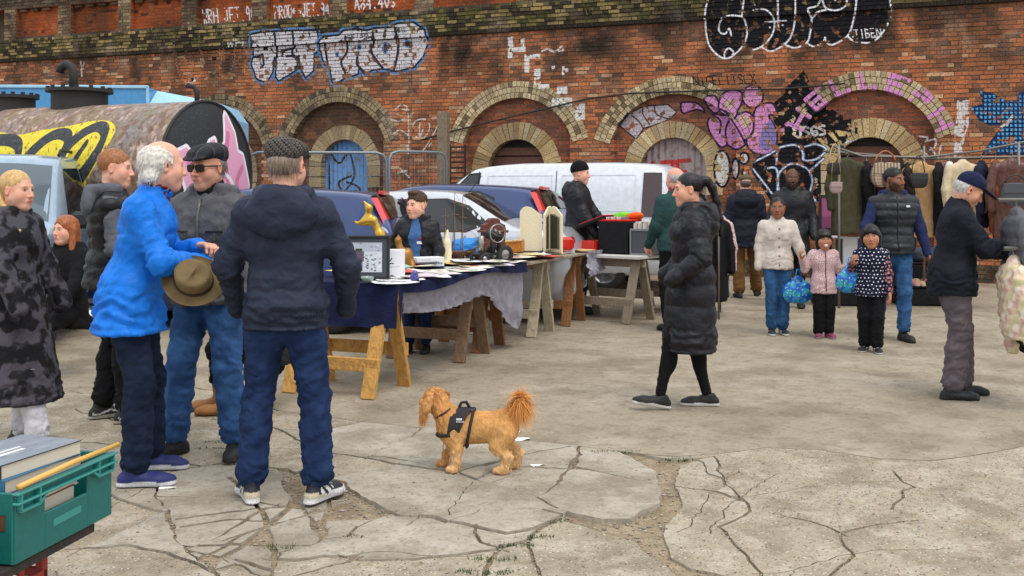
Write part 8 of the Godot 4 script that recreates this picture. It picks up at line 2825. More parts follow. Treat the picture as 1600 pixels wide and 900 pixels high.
	for i in 2:
		sdf_thing("candle_figure", "carved cream praying hands sculpture, %s of the pair" % ["the one nearer the boy", "the one nearer the ship"][i], "sculpture", tp(1.86 + 0.06 * i, 0.7 - 0.12 * i, TH + 0.012), 0.2, [cap(Vector3(0, 0.02, 0), Vector3(0, 0.2, 0), 0.045, 0.036, 0.02, 0.7, Vector3(0, 0, 1)), ell(Vector3(0, 0.015, 0), Vector3(0.07, 0.02, 0.05), 0.01), cap(Vector3(-0.006, 0.2, 0), Vector3(0.004, 0.315, 0), 0.036, 0.012, 0.015, 0.7, Vector3(0, 0, 1)), cap(Vector3(0.035, 0.1, 0), Vector3(0.012, 0.22, 0.01), 0.014, 0.012, 0.01), ncap(Vector3(-0.012, 0.06, 0.04), Vector3(-0.01, 0.19, 0.035), 0.006, 0.006, 0.008)], 0.0075, cream, "figure", null, "pair of cream sculptures")
	build_ship(tp(2.2, 0.62, TH + 0.012))
	# house-shaped clock case and the toy engine in front of it
	var ck := thing("clock_case", "brown domed wooden clock case behind the toy engine", "clock", tp(2.62, 0.4, TH + 0.01), 0.35)
	var mahog := wood("mahogany", c8(104, 52, 40), 0.4)
	obj("case", MB.new().box(Vector3(0, 0.14, 0), Vector3(0.22, 0.28, 0.14), Basis(), 0.006), mahog, ck)
	obj("cornice", MB.new().box(Vector3(0, 0.29, 0), Vector3(0.28, 0.025, 0.18), Basis(), 0.008), mahog, ck)
	obj("dome", MB.new().prism(pv([-0.12, 0, 0.12, 0, 0.11, 0.05, 0.06, 0.075, 0.055, 0.1, 0.03, 0.12, -0.03, 0.12, -0.055, 0.1, -0.06, 0.075, -0.11, 0.05]), 0.12, Transform3D(Basis(), Vector3(0, 0.302, 0))), mahog, ck)
	var en := thing("toy_engine", "black cast metal toy engine on four wheels", "toy engine", tp(2.06, 0.2, TH + 0.016), 0.62)
	en.scale = Vector3.ONE * 0.86
	for w in [[-0.13, 0.06, 0.1], [-0.13, 0.06, -0.1], [0.13, 0.1, 0.12], [0.13, 0.1, -0.12]]:
		var X := Transform3D(Basis(Vector3.RIGHT, PI / 2), Vector3(w[0], w[1], w[2]))
		var wn := obj("wheel", MB.new().smooth(true).lathe([Vector2(w[1] * 0.6, 0.018), Vector2(w[1] * 0.95, 0.02), Vector2(w[1], 0.01), Vector2(w[1], -0.01), Vector2(w[1] * 0.95, -0.02), Vector2(w[1] * 0.6, -0.018)], 20, X), mat("toy_tyre", c8(34, 34, 36), 0.8), en)
		obj("hub", MB.new().lathe([Vector2(0, 0.026), Vector2(0.016, 0.024), Vector2(w[1] * 0.6, 0.008), Vector2(w[1] * 0.6, -0.008), Vector2(0, -0.02)], 12, X), mat("steel", c8(150, 148, 144), 0.35, {"metal": 0.9}), wn)
	obj("chassis", MB.new().box(Vector3(0, 0.105, 0), Vector3(0.36, 0.022, 0.14), Basis(), 0.004).box(Vector3(-0.13, 0.07, 0), Vector3(0.03, 0.03, 0.22)).box(Vector3(0.13, 0.1, 0), Vector3(0.03, 0.03, 0.26)), blackm, en)
	obj("boiler", MB.new().smooth(true).lathe([Vector2(0, 0.31), Vector2(0.036, 0.3), Vector2(0.038, 0.12), Vector2(0, 0.116)], 16, Transform3D(Basis(), Vector3(-0.11, 0, 0))), mat("nickel", c8(150, 144, 134), 0.3, {"metal": 0.9}), en)
	obj("engine_block", MB.new().smooth(true).tube([Vector3(-0.02, 0.33, 0), Vector3(0.13, 0.27, 0)], 0.055, 14).tube([Vector3(0.02, 0.11, 0.03), Vector3(0.05, 0.29, 0.02)], [0.03, 0.022], 10).tube([Vector3(0.06, 0.11, -0.03), Vector3(0.05, 0.29, -0.02)], [0.03, 0.022], 10).tube([Vector3(0.14, 0.11, 0), Vector3(0.13, 0.24, 0)], 0.03, 10), blackm, en)
	var fl := []
	for i in 25:
		fl.append(Vector3(0.07 + cos(TAU * i / 24) * 0.1, 0.33 + sin(TAU * i / 24) * 0.1, 0.055))
	obj("flywheel", MB.new().smooth(true).tube(fl, 0.01, 6, false), mat("steel", c8(150, 148, 144), 0.35, {"metal": 0.9}), en)
	for k in 5:
		obj("valve", MB.new().smooth(true).lathe([Vector2(0, 0.03), Vector2(0.012, 0.022), Vector2(0.014, 0)], 8, Transform3D(Basis(), Vector3(0.03 + 0.028 * k, 0.37 - 0.014 * k, 0.03 * (k % 2)))), mat("steel", c8(150, 148, 144), 0.35, {"metal": 0.9}), en)
	# wooden tray with a slatted top
	var tr := thing("slatted_tray", "long orange wooden tray with pale slatted top behind the mirror", "tray", tp(3.1, 0.66, TH + 0.01), -0.15)
	obj("side", MB.new().prism(pv([-0.38, 0.02, 0.38, 0.06, 0.38, 0.17, -0.38, 0.09]), 0.2), wood("orange_wood", c8(200, 130, 50), 0.45), tr)
	for k in 15:
		obj("slat", MB.new().box(Vector3(-0.36 + 0.051 * k, 0.103 + 0.0054 * k, 0), Vector3(0.036, 0.016, 0.24), Basis(Vector3.BACK, 0.1), 0.002), wood("pale_slat", c8(214, 186, 130)), tr)
	# cream folding mirror
	var mi := thing("folding_mirror", "cream three panelled folding mirror standing on the table", "mirror", tp(3.62, 0.26, TH + 0.012), 0.0)
	var leaf := pv([-0.12, 0, 0.12, 0, 0.12, 0.42, 0.09, 0.44, 0.05, 0.47, 0.0, 0.505, -0.05, 0.515, -0.09, 0.5, -0.12, 0.46])
	var ivory := mat("ivory_paint", c8(226, 216, 184), 0.55, {"tri": 5.0, "tex": T.dust})
	for q in [[-0.1, 0.0, -0.12, 1.0], [0.09, -0.06, 1.15, -1.0], [0.17, 0.02, -1.0, 1.0]]:
		var X := Transform3D(Basis(Vector3.UP, q[2]).scaled_local(Vector3(q[3], 1, 1)), Vector3(q[0], 0.015, q[1]))
		var pn := obj("panel", MB.new().prism(leaf, 0.018, X), ivory, mi)
		obj("moulding", MB.new().bar(X * Vector3(-0.11, 0.03, 0.012), X * Vector3(-0.11, 0.45, 0.012), 0.022, 0.01, X.basis.z).bar(X * Vector3(0.11, 0.03, 0.012), X * Vector3(0.11, 0.42, 0.012), 0.022, 0.01, X.basis.z), ivory, pn)
		obj("glass", MB.new().prism(pv([-0.085, 0.05, 0.085, 0.05, 0.085, 0.39, 0.0, 0.43, -0.085, 0.43]), 0.003, X * Transform3D(Basis(), Vector3(0, 0, -0.0115 if q[2] < 0 and q[0] < 0 else 0.0115))), mat("mirror_glass", c8(150, 150, 140), 0.08, {"metal": 0.9}), pn)
	obj("foot", MB.new().box(Vector3(0.04, 0.008, 0), Vector3(0.4, 0.016, 0.16), Basis(), 0.003), ivory, mi)
	sdf_thing("plastic_bag", "crumpled bright blue plastic bag behind the model ship", "bag", tp(2.62, 0.68, TH + 0.01), 0.2, [ell(Vector3(0, 0.1, 0), Vector3(0.17, 0.11, 0.1), 0.03), cap(Vector3(-0.13, 0.17, 0), Vector3(0.14, 0.19, 0), 0.03, 0.035, 0.03), ell(Vector3(0.1, 0.06, 0.05), Vector3(0.08, 0.06, 0.06), 0.03)], 0.012, mat("blue_plastic", c8(26, 132, 214), 0.35, {"back": 0.3, "nrm": T.crumple, "tri": 5.0}), "body", func(p, n): return 0.012 * nz.get_noise_3d(p.x * 12, p.y * 12, p.z * 12))
	var toy := thing("toy_train", "row of tiny white toy wagons in front of the mirror", "toy train", tp(3.2, 0.12, TH + 0.012), 1.2)
	for k in 6:
		obj("wagon", MB.new().box(Vector3(k * 0.06 - 0.15, 0.02, 0), Vector3(0.05, 0.03 + 0.012 * (k % 2), 0.03), Basis(), 0.004), mat("toy_white", c8(226, 226, 224), 0.5) if k != 1 else mat("toy_red", c8(176, 50, 40), 0.5), toy)
	build_record_table()

func build_ship(pos: Vector3) -> void:
	var o := thing("model_ship", "wooden model sailing ship with three bare masts", "model ship", pos, 0.12)
	var hull := wood("ship_hull", c8(92, 58, 38), 0.5)
	var spar := wood("spar", c8(150, 112, 72), 0.6)
	obj("hull", MB.new().smooth(true).grid(func(u, v):
		var x: float = (u - 0.5) * 0.4
		var wide: float = 0.05 * pow(maxf(sin(clampf(u * 1.02 + 0.02, 0, 1) * PI), 0.0), 0.6)
		var a: float = (v - 0.5) * PI
		return Vector3(x, 0.10 + 0.035 * pow(absf(u * 2 - 1), 2.2) - 0.07 * cos(a) * (0.55 + 0.45 * sin(u * PI)), sin(a) * wide), 24, 12), hull, o)
	obj("deck", MB.new().box(Vector3(0, 0.1, 0), Vector3(0.3, 0.008, 0.07)).box(Vector3(-0.13, 0.125, 0), Vector3(0.08, 0.04, 0.06), Basis(), 0.004), spar, o)
	obj("stand", MB.new().prism(pv([-0.05, 0, 0.05, 0, 0.03, 0.06, -0.03, 0.06]), 0.012, Transform3D(Basis(Vector3.UP, PI / 2), Vector3(-0.09, 0, 0))).prism(pv([-0.05, 0, 0.05, 0, 0.03, 0.06, -0.03, 0.06]), 0.012, Transform3D(Basis(Vector3.UP, PI / 2), Vector3(0.09, 0, 0))), spar, o)
	obj("bowsprit", MB.new().tube([Vector3(0.17, 0.13, 0), Vector3(0.3, 0.19, 0)], 0.005, 6), spar, o)
	var rig := mat("rigging", c8(70, 60, 50), 0.9)
	for q in [[-0.1, 0.52], [-0.01, 0.68], [0.07, 0.64]]:
		var m := obj("mast", MB.new().tube([Vector3(q[0], 0.1, 0), Vector3(q[0], q[1], 0)], [0.007, 0.0035], 6), spar, o)
		for h in [0.45, 0.68, 0.86]:
			obj("yard", MB.new().tube([Vector3(q[0] - 0.03, q[1] * h, -0.085 * (1.3 - h)), Vector3(q[0] + 0.03, q[1] * h, 0.085 * (1.3 - h))], 0.0035, 5), spar, m)
		var st := MB.new()
		for z in [-0.05, -0.03, 0.03, 0.05]:
			st.tube([Vector3(q[0] - 0.02, 0.11, z), Vector3(q[0], q[1] * 0.9, 0)], 0.0014, 3, false)
		st.tube([Vector3(q[0], q[1], 0), Vector3(0.28, 0.18, 0)], 0.0014, 3, false)
		kind(obj("rigging", st, rig, m), "stuff")

func build_record_table() -> void:
	var a := Vector3(0.79, 0, -0.61)      # away along the table
	var c := Vector3(0.787, 0, 0.617)     # across, to the right and nearer
	a = Vector3(0.617, 0, -0.787)
	var o0 := Vector3(0.86, 0, -12.55)
	var grey := wood("grey_wood", c8(156, 146, 132))
	trestle(o0, a, c, 0.74, 0.84, grey, "grey weathered trestle under the record table")
	trestle(o0 + a * 1.3, a, c, 0.74, 0.84, grey, "far grey trestle under the record table")
	var o := thing("record_table", "white topped trestle table with record cases on it", "table")
	obj("table_top", MB.new().bar(o0 - a * 0.2 + c * 0.42 + Vector3(0, 0.765, 0), o0 + a * 1.7 + c * 0.42 + Vector3(0, 0.765, 0), 1.0, 0.035, Vector3.UP, 0.004), mat("white_top", c8(206, 204, 200), 0.6, {"tri": 2.0, "tex": T.dust}), o)
	var yaw := atan2(-c.z, c.x)
	var top := Vector3(0, 0.784, 0)
	var black := cloth("black_case", c8(26, 26, 28), 0.7)
	var case := thing("record_case", "black record case with red lining, its lid folded back", "case", o0 + a * 0.2 + c * 0.42 + top, yaw)
	obj("case", MB.new().box(Vector3(0, 0.2, 0), Vector3(0.42, 0.40, 0.36), Basis(), 0.02), black, case)
	obj("lining", MB.new().box(Vector3(0, 0.405, 0), Vector3(0.41, 0.022, 0.35), Basis(), 0.006), cloth("red_lining", c8(206, 44, 40)), case)
	obj("lid", MB.new().box(Vector3(-0.34, 0.37, 0), Vector3(0.42, 0.05, 0.36), Basis(Vector3.BACK, 0.32), 0.015), black, case)
	obj("lid_lining", MB.new().box(Vector3(-0.32, 0.405, 0), Vector3(0.38, 0.012, 0.32), Basis(Vector3.BACK, 0.32), 0.004), cloth("red_lining", c8(206, 44, 40)), case)
	var steel := mat("aluminium", c8(140, 142, 146), 0.4, {"metal": 0.7})
	var c2 := thing("record_case", "silver edged record case packed with sleeves by the bald man", "case", o0 + a * 0.22 + c * 0.82 + top, yaw)
	obj("case", MB.new().box(Vector3(0, 0.15, 0), Vector3(0.3, 0.30, 0.36), Basis(), 0.01), mat("grey_case", c8(70, 72, 76), 0.5), c2)
	obj("edging", MB.new().box(Vector3(0, 0.3, 0.18), Vector3(0.31, 0.025, 0.02)).box(Vector3(0, 0.01, 0.18), Vector3(0.31, 0.025, 0.02)).box(Vector3(-0.15, 0.15, 0.18), Vector3(0.02, 0.3, 0.02)), steel, c2)
	var hues := [c8(226, 222, 214), c8(190, 180, 160), c8(206, 206, 212), c8(120, 110, 104), c8(210, 190, 160)]
	for k in 18:
		tag(obj("record_sleeve", MB.new().box(Vector3.ZERO, Vector3(0.012, 0.12, 0.3)), mat("sleeve_%d" % (k % 5), hues[k % 5], 0.7), self, o0 + a * 0.2 + c * (0.71 + 0.0135 * k) + top + Vector3(0, 0.315 + 0.01 * (k % 3), 0)), "%s record sleeve standing in the silver edged case" % ["cream", "buff", "pale grey", "dark", "tan"][k % 5], "record", "records in the silver case")
		(get_child(get_child_count() - 1) as Node3D).rotation.y = yaw
	for k in 14:
		tag(obj("record_sleeve", MB.new().box(Vector3.ZERO, Vector3(0.012, 0.03, 0.26)), mat("sleeve_%d" % (k % 5), hues[k % 5], 0.7), self, o0 + a * 0.2 + c * (0.31 + 0.016 * k) + top + Vector3(0, 0.43, 0)), "%s record sleeve showing above the rim of the black case" % ["cream", "buff", "pale grey", "dark", "tan"][k % 5], "record", "records in the black case")
		(get_child(get_child_count() - 1) as Node3D).rotation.y = yaw
	var tray := thing("red_crate", "shallow red plastic crate beside the black record case", "crate", o0 + a * 0.1 + c * 0.02 + top, yaw)
	obj("tray", MB.new().box(Vector3(0, 0.012, 0), Vector3(0.34, 0.02, 0.26)).box(Vector3(0, 0.08, 0.125), Vector3(0.34, 0.15, 0.012), Basis(), 0.004).box(Vector3(0, 0.08, -0.125), Vector3(0.34, 0.15, 0.012), Basis(), 0.004).box(Vector3(-0.165, 0.08, 0), Vector3(0.012, 0.15, 0.24)).box(Vector3(0.165, 0.08, 0), Vector3(0.012, 0.15, 0.24)), mat("red_plastic", c8(206, 44, 34), 0.4), tray)
	for q in [["hi_vis_bundle", "bright green folded cloth on top of the black record case", c8(116, 206, 60), 0.36], ["hi_vis_bundle", "bright orange folded cloth on top of the black record case", c8(236, 96, 34), 0.54]]:
		sdf_thing(q[0], q[1], "cloth", o0 + a * 0.34 + c * q[3] + top + Vector3(0, 0.42, 0), yaw, [ell(Vector3(0, 0.03, 0), Vector3(0.12, 0.045, 0.1), 0.03), ell(Vector3(0.06, 0.05, 0.03), Vector3(0.07, 0.03, 0.06), 0.03)], 0.014, cloth("bundle_%s" % q[2].to_html(), q[2]))
	sdf_thing("cup", "turquoise cup behind the red crate", "cup", o0 + a * 0.35 + c * 0.12 + top, 0.0, [cap(Vector3(0, 0.05, 0), Vector3(0, 0.2, 0), 0.05, 0.055), cut(Vector3.UP, Vector3(0, 0.22, 0)), cut(Vector3.DOWN, Vector3(0, 0.0, 0))], 0.012, mat("turquoise", c8(90, 190, 200), 0.4))

func build_crate_stand() -> void:
	# bottom left: green crate of books on a board on a red crate
	var C := Vector3(-1.55, 0.345, -3.2)
	var dir := Vector3(0.195, 0, -0.98)          # along the long visible side
	var yaw := atan2(-dir.z, dir.x)
	var teal := mat("green_plastic", c8(12, 102, 98), 0.42, {"tri": 4.0, "tex": T.dust})
	var tealrib := mat("green_plastic_edge", c8(52, 140, 134), 0.42, {"tri": 4.0, "tex": T.dust})
	var o := thing("green_crate", "green plastic crate packed with books, bent wooden stick across it", "crate", C + dir * 0.25, yaw)
	# local: x along the side, z towards the right of the picture
	var n := Vector3(0, 0, 1)
	var W_ := 0.36
	var LN := 0.52
	var H := 0.225
	obj("side", MB.new().box(Vector3(-LN * 0.36, H / 2, 0), Vector3(LN * 0.28, H, 0.012), Basis(), 0.004).box(Vector3(LN * 0.36, H / 2, 0), Vector3(LN * 0.28, H, 0.012), Basis(), 0.004).box(Vector3(0, 0.06, 0), Vector3(LN * 0.45, 0.12, 0.012), Basis(), 0.004).box(Vector3(0, H - 0.02, 0), Vector3(LN * 0.45, 0.04, 0.012), Basis(), 0.004), teal, o)
	obj("side", MB.new().box(Vector3(0, H / 2, -W_), Vector3(LN, H, 0.012), Basis(), 0.004), teal, o)
	for x in [-LN / 2, LN / 2]:
		obj("end", MB.new().box(Vector3(x, H / 2, -W_ / 2), Vector3(0.012, H, W_), Basis(), 0.004), teal, o)
	obj("bottom", MB.new().box(Vector3(0, 0.006, -W_ / 2), Vector3(LN, 0.012, W_)), teal, o)
	var rib := MB.new()
	for y in [H - 0.004, H - 0.034]:
		rib.box(Vector3(0, y, 0.012), Vector3(LN + 0.02, 0.008, 0.024), Basis(), 0.002)
	for x in [-0.25, -0.16, 0.16, 0.25]:
		rib.box(Vector3(x, H - 0.03, 0.012), Vector3(0.007, 0.05, 0.022))
	for q in [[-0.25, -0.19, -0.16, -0.06], [0.25, -0.06, 0.16, -0.06]]:
		rib.bar(Vector3(q[0], H - 0.06, 0.012), Vector3(q[0] * 0.64, H - 0.06, 0.012), 0.008, 0.02, n)
	for s in [-1.0, 1.0]:
		rib.bar(Vector3(0.16 * s, H - 0.06, 0.012), Vector3(0.125 * s, H - 0.034, 0.012), 0.008, 0.02, n)
	obj("rib", rib, tealrib, o)
	obj("label_patch", MB.new().box(Vector3(0.0, 0.075, 0.0068), Vector3(0.15, 0.024, 0.002), Basis(Vector3.BACK, 0.02), 0.0008), mat("worn_label", c8(60, 150, 140), 0.6, {"tri": 14.0, "tex": T.speck}), o)
	tag(obj("bent_stick", MB.new().smooth(true).tube([C + Vector3(0.012, 0.243, 0.01), C + dir * 0.26 + Vector3(0.015, 0.25, 0), C + dir * 0.53 + Vector3(0.015, 0.247, 0)], 0.0095, 8), mat("bamboo", c8(212, 168, 84), 0.5)), "yellow bamboo stick lying along the crate rim", "stick")
	# books
	var page := mat("book_pages", c8(226, 216, 196), 0.85, {"tri": 30.0, "tex": T.speck})
	var books := [[0.205, 0.05, c8(40, 46, 56), c8(118, 124, 136), "grey picture book lying on top of the pile in the crate"], [0.165, 0.045, c8(38, 96, 128), c8(60, 110, 140), "blue spined book second from the top in the crate"], [0.135, 0.03, c8(150, 44, 44), c8(170, 60, 56), "thin red covered book third down in the crate"], [0.105, 0.03, c8(190, 190, 188), c8(196, 196, 196), "white book low in the crate beside the rim"], [0.06, 0.05, c8(90, 60, 44), c8(110, 80, 60), "brown book at the bottom of the crate"]]
	for i in books.size():
		var b: Array = books[i]
		var bo := thing("book", b[4], "book", C + dir * (0.24 - 0.012 * i) + Vector3(-0.175 + 0.008 * mini(i, 2), 0.045 + b[0], 0.04 * 0), yaw + [-0.12, -0.04, 0.02, 0.03, 0.0][i], "books in the green crate")
		var wx := 0.36 + 0.02 * (i % 2)
		var wz := 0.26
		obj("pages", MB.new().box(Vector3(0.004, b[1] / 2, 0), Vector3(wx - 0.012, b[1] - 0.006, wz - 0.01)), page, bo)
		var cov := MB.new()
		for y in [0.0015, b[1] - 0.0015]:
			cov.box(Vector3(0, y, 0), Vector3(wx, 0.003, wz), Basis(), 0.0008)
		cov.box(Vector3(-wx / 2 + 0.002, b[1] / 2, 0), Vector3(0.004, b[1], wz))
		obj("cover", cov, mat("book_%d" % i, b[2], 0.45), bo)
		if i == 0:
			var pic := pattern(128, c8(122, 130, 142), func(im):
				for k in 60:
					im.fill_rect(Rect2i((k * 53) % 120, (k * 29) % 120, 14 + k % 9, 3), c8(90 + (k * 17) % 60, 98 + (k * 17) % 60, 110 + (k * 17) % 60))
				im.fill_rect(Rect2i(18, 60, 60, 6), c8(226, 226, 226))
				im.fill_rect(Rect2i(28, 74, 44, 9), c8(230, 230, 230)))
			obj("jacket_picture", MB.new().quad(Vector3(-wx / 2, b[1] + 0.001, -wz / 2), Vector3(wx / 2, b[1] + 0.001, -wz / 2), Vector3(wx / 2, b[1] + 0.001, wz / 2), Vector3(-wx / 2, b[1] + 0.001, wz / 2)), mat("jacket_picture", Color.WHITE, 0.3, {"tex": pic}), bo)
	tag(obj("board", MB.new().bar(C + dir * -0.35 + Vector3(-0.23, -0.02, 0), C + dir * 0.47 + Vector3(-0.23, -0.02, 0), 0.44, 0.032, Vector3.UP, 0.004), wood("black_board", c8(46, 42, 40))), "dark worn board under the green crate", "board")
	var rc := thing("red_crate", "red slatted plastic crate under the dark board", "crate", Vector3(-1.80, 0, -3.36), yaw)
	var redp := mat("red_crate_plastic", c8(150, 44, 34), 0.5)
	for k in 4:
		obj("slat", MB.new().box(Vector3(0, 0.04 + 0.08 * k, 0.16), Vector3(0.4, 0.035, 0.012), Basis(), 0.003), redp, rc)
		obj("slat", MB.new().box(Vector3(0.2, 0.04 + 0.08 * k, 0), Vector3(0.012, 0.035, 0.32), Basis(), 0.003), redp, rc)
		obj("post", MB.new().box(Vector3([-0.19, -0.06, 0.07, 0.19][k], 0.155, 0.158), Vector3(0.025, 0.31, 0.016), Basis(), 0.003), redp, rc)
		obj("post", MB.new().box(Vector3([-0.19, -0.19, 0.19, 0.19][k], 0.155, [0.15, -0.15, 0.15, -0.15][k]), Vector3(0.03, 0.31, 0.03), Basis(), 0.003), redp, rc)
	# canvas bag at the very edge
	var nz := noise(97, 1.0, 3)
	sdf_thing("canvas_bag", "cream canvas bag slumped at the near left corner", "bag", Vector3(-1.68, 0.42, -3.02), 0.0, [ell(Vector3(-0.06, 0.03, 0), Vector3(0.17, 0.14, 0.1), 0.05), ell(Vector3(0.05, 0.0, 0.03), Vector3(0.07, 0.11, 0.06), 0.04)], 0.01, cloth("canvas", c8(196, 180, 150), 0.95), "body", func(p, n): return 0.014 * (0.5 - 2.0 * absf(nz.get_noise_3d(p.x * 5, p.y * 4, p.z * 5))))

# ---------------------------------------------------------------- clothes stall, fence, bags
func garment(label: String, pos: Vector3, yaw: float, h: float, m: Material, w := 0.2, group := "clothes hanging on the rails", quilt := 0.0) -> void:
	# a coat on a hanger: the origin is at its collar
	var o := thing("hanging_coat", label, "coat", pos, yaw, group)
	var Q := [
		cap(Vector3(-w * 0.8, -0.07, 0), Vector3(w * 0.8, -0.07, 0), 0.055, 0.055, 0.05, 0.8, Vector3(0, 0, 1)), cap(Vector3(0, -0.02, 0), Vector3(0, -0.1, 0), 0.07, 0.1, 0.05, 0.7, Vector3(0, 0, 1)),
		cap(Vector3(0, -0.2, 0), Vector3(0, -h + 0.06, 0), w * 0.92, w * 1.05, 0.06, 0.36, Vector3(0, 0, 1)), cut(Vector3(0.05, -1, 0), Vector3(0, -h, 0)),
		ncap(Vector3(0, 0.02, 0.1), Vector3(0, -0.25, 0.09), 0.035, 0.012, 0.03)]
	for s in [-1.0, 1.0]:
		Q.append(cap(Vector3(w * 0.95 * s, -0.1, 0), Vector3(w * 1.25 * s, -0.36, 0.03), 0.06, 0.058, 0.03))
		Q.append(cap(Vector3(w * 1.25 * s, -0.36, 0.03), Vector3(w * 1.2 * s, -0.62, 0.06), 0.056, 0.05, 0.03))
	var nz := noise(int(absf(pos.x * 97.0 + h * 31.0)), 1.0, 2)
	obj("cloth", net([field(Q, 0.018, func(p, n): return 0.011 * (0.6 - 2.6 * minf(absf(nz.get_noise_3d(p.x * 11, p.y * 1.8, p.z * 11)), 0.4)) + (0.016 * (pow(absf(sin(PI * p.y / quilt)), 0.5) - 0.7) if quilt > 0.0 else 0.0))]), m, o)
	var hook := MB.new().smooth(true).tube([Vector3(-w * 0.7, -0.07, 0), Vector3(0, 0.0, 0), Vector3(w * 0.7, -0.07, 0)], 0.008, 5).tube([Vector3(0, 0, 0), Vector3(0, 0.06, 0), Vector3(0.022, 0.085, 0), Vector3(0.0, 0.11, 0), Vector3(-0.02, 0.09, 0)], 0.004, 5)
	obj("hanger", hook, mat("hanger", c8(150, 140, 124), 0.5), o)

func handbag(label: String, pos: Vector3, yaw: float, s: Vector3, m: Material, strap: float, sm: Material, sr := 0.007) -> void:
	# the origin is at the middle of the top edge; the strap goes up from there
	var o := thing("handbag", label, "bag", pos, yaw, "handbags hung on the stall")
	obj("body", MB.new().smooth(true).grid(func(u, v):
		var a: float = u * TAU
		var k: float = sin(clampf(v, 0, 1) * PI * 0.96 + 0.06)
		var e := 0.35
		var cx: float = signf(cos(a)) * pow(absf(cos(a)), e)
		var cz: float = signf(sin(a)) * pow(absf(sin(a)), e)
		var f: float = pow(k, 0.25)
		return Vector3(cx * s.x * 0.5 * f * (0.92 + 0.08 * v), -s.y * v, cz * s.z * 0.5 * f), 28, 12), m, o)
	var pts := []
	for i in 13:
		var a := PI * i / 12
		pts.append(Vector3(-cos(a) * s.x * 0.36 * (1.0 - 0.3 * sin(a)), strap * pow(sin(a), 0.8), 0.01))
	obj("strap", MB.new().smooth(true).tube(pts, sr, 6), sm, o)
	obj("flap", MB.new().box(Vector3(0, -s.y * 0.24, s.z * 0.5), Vector3(s.x * 0.9, s.y * 0.44, 0.012), Basis(Vector3.RIGHT, -0.06), 0.004), m, o)

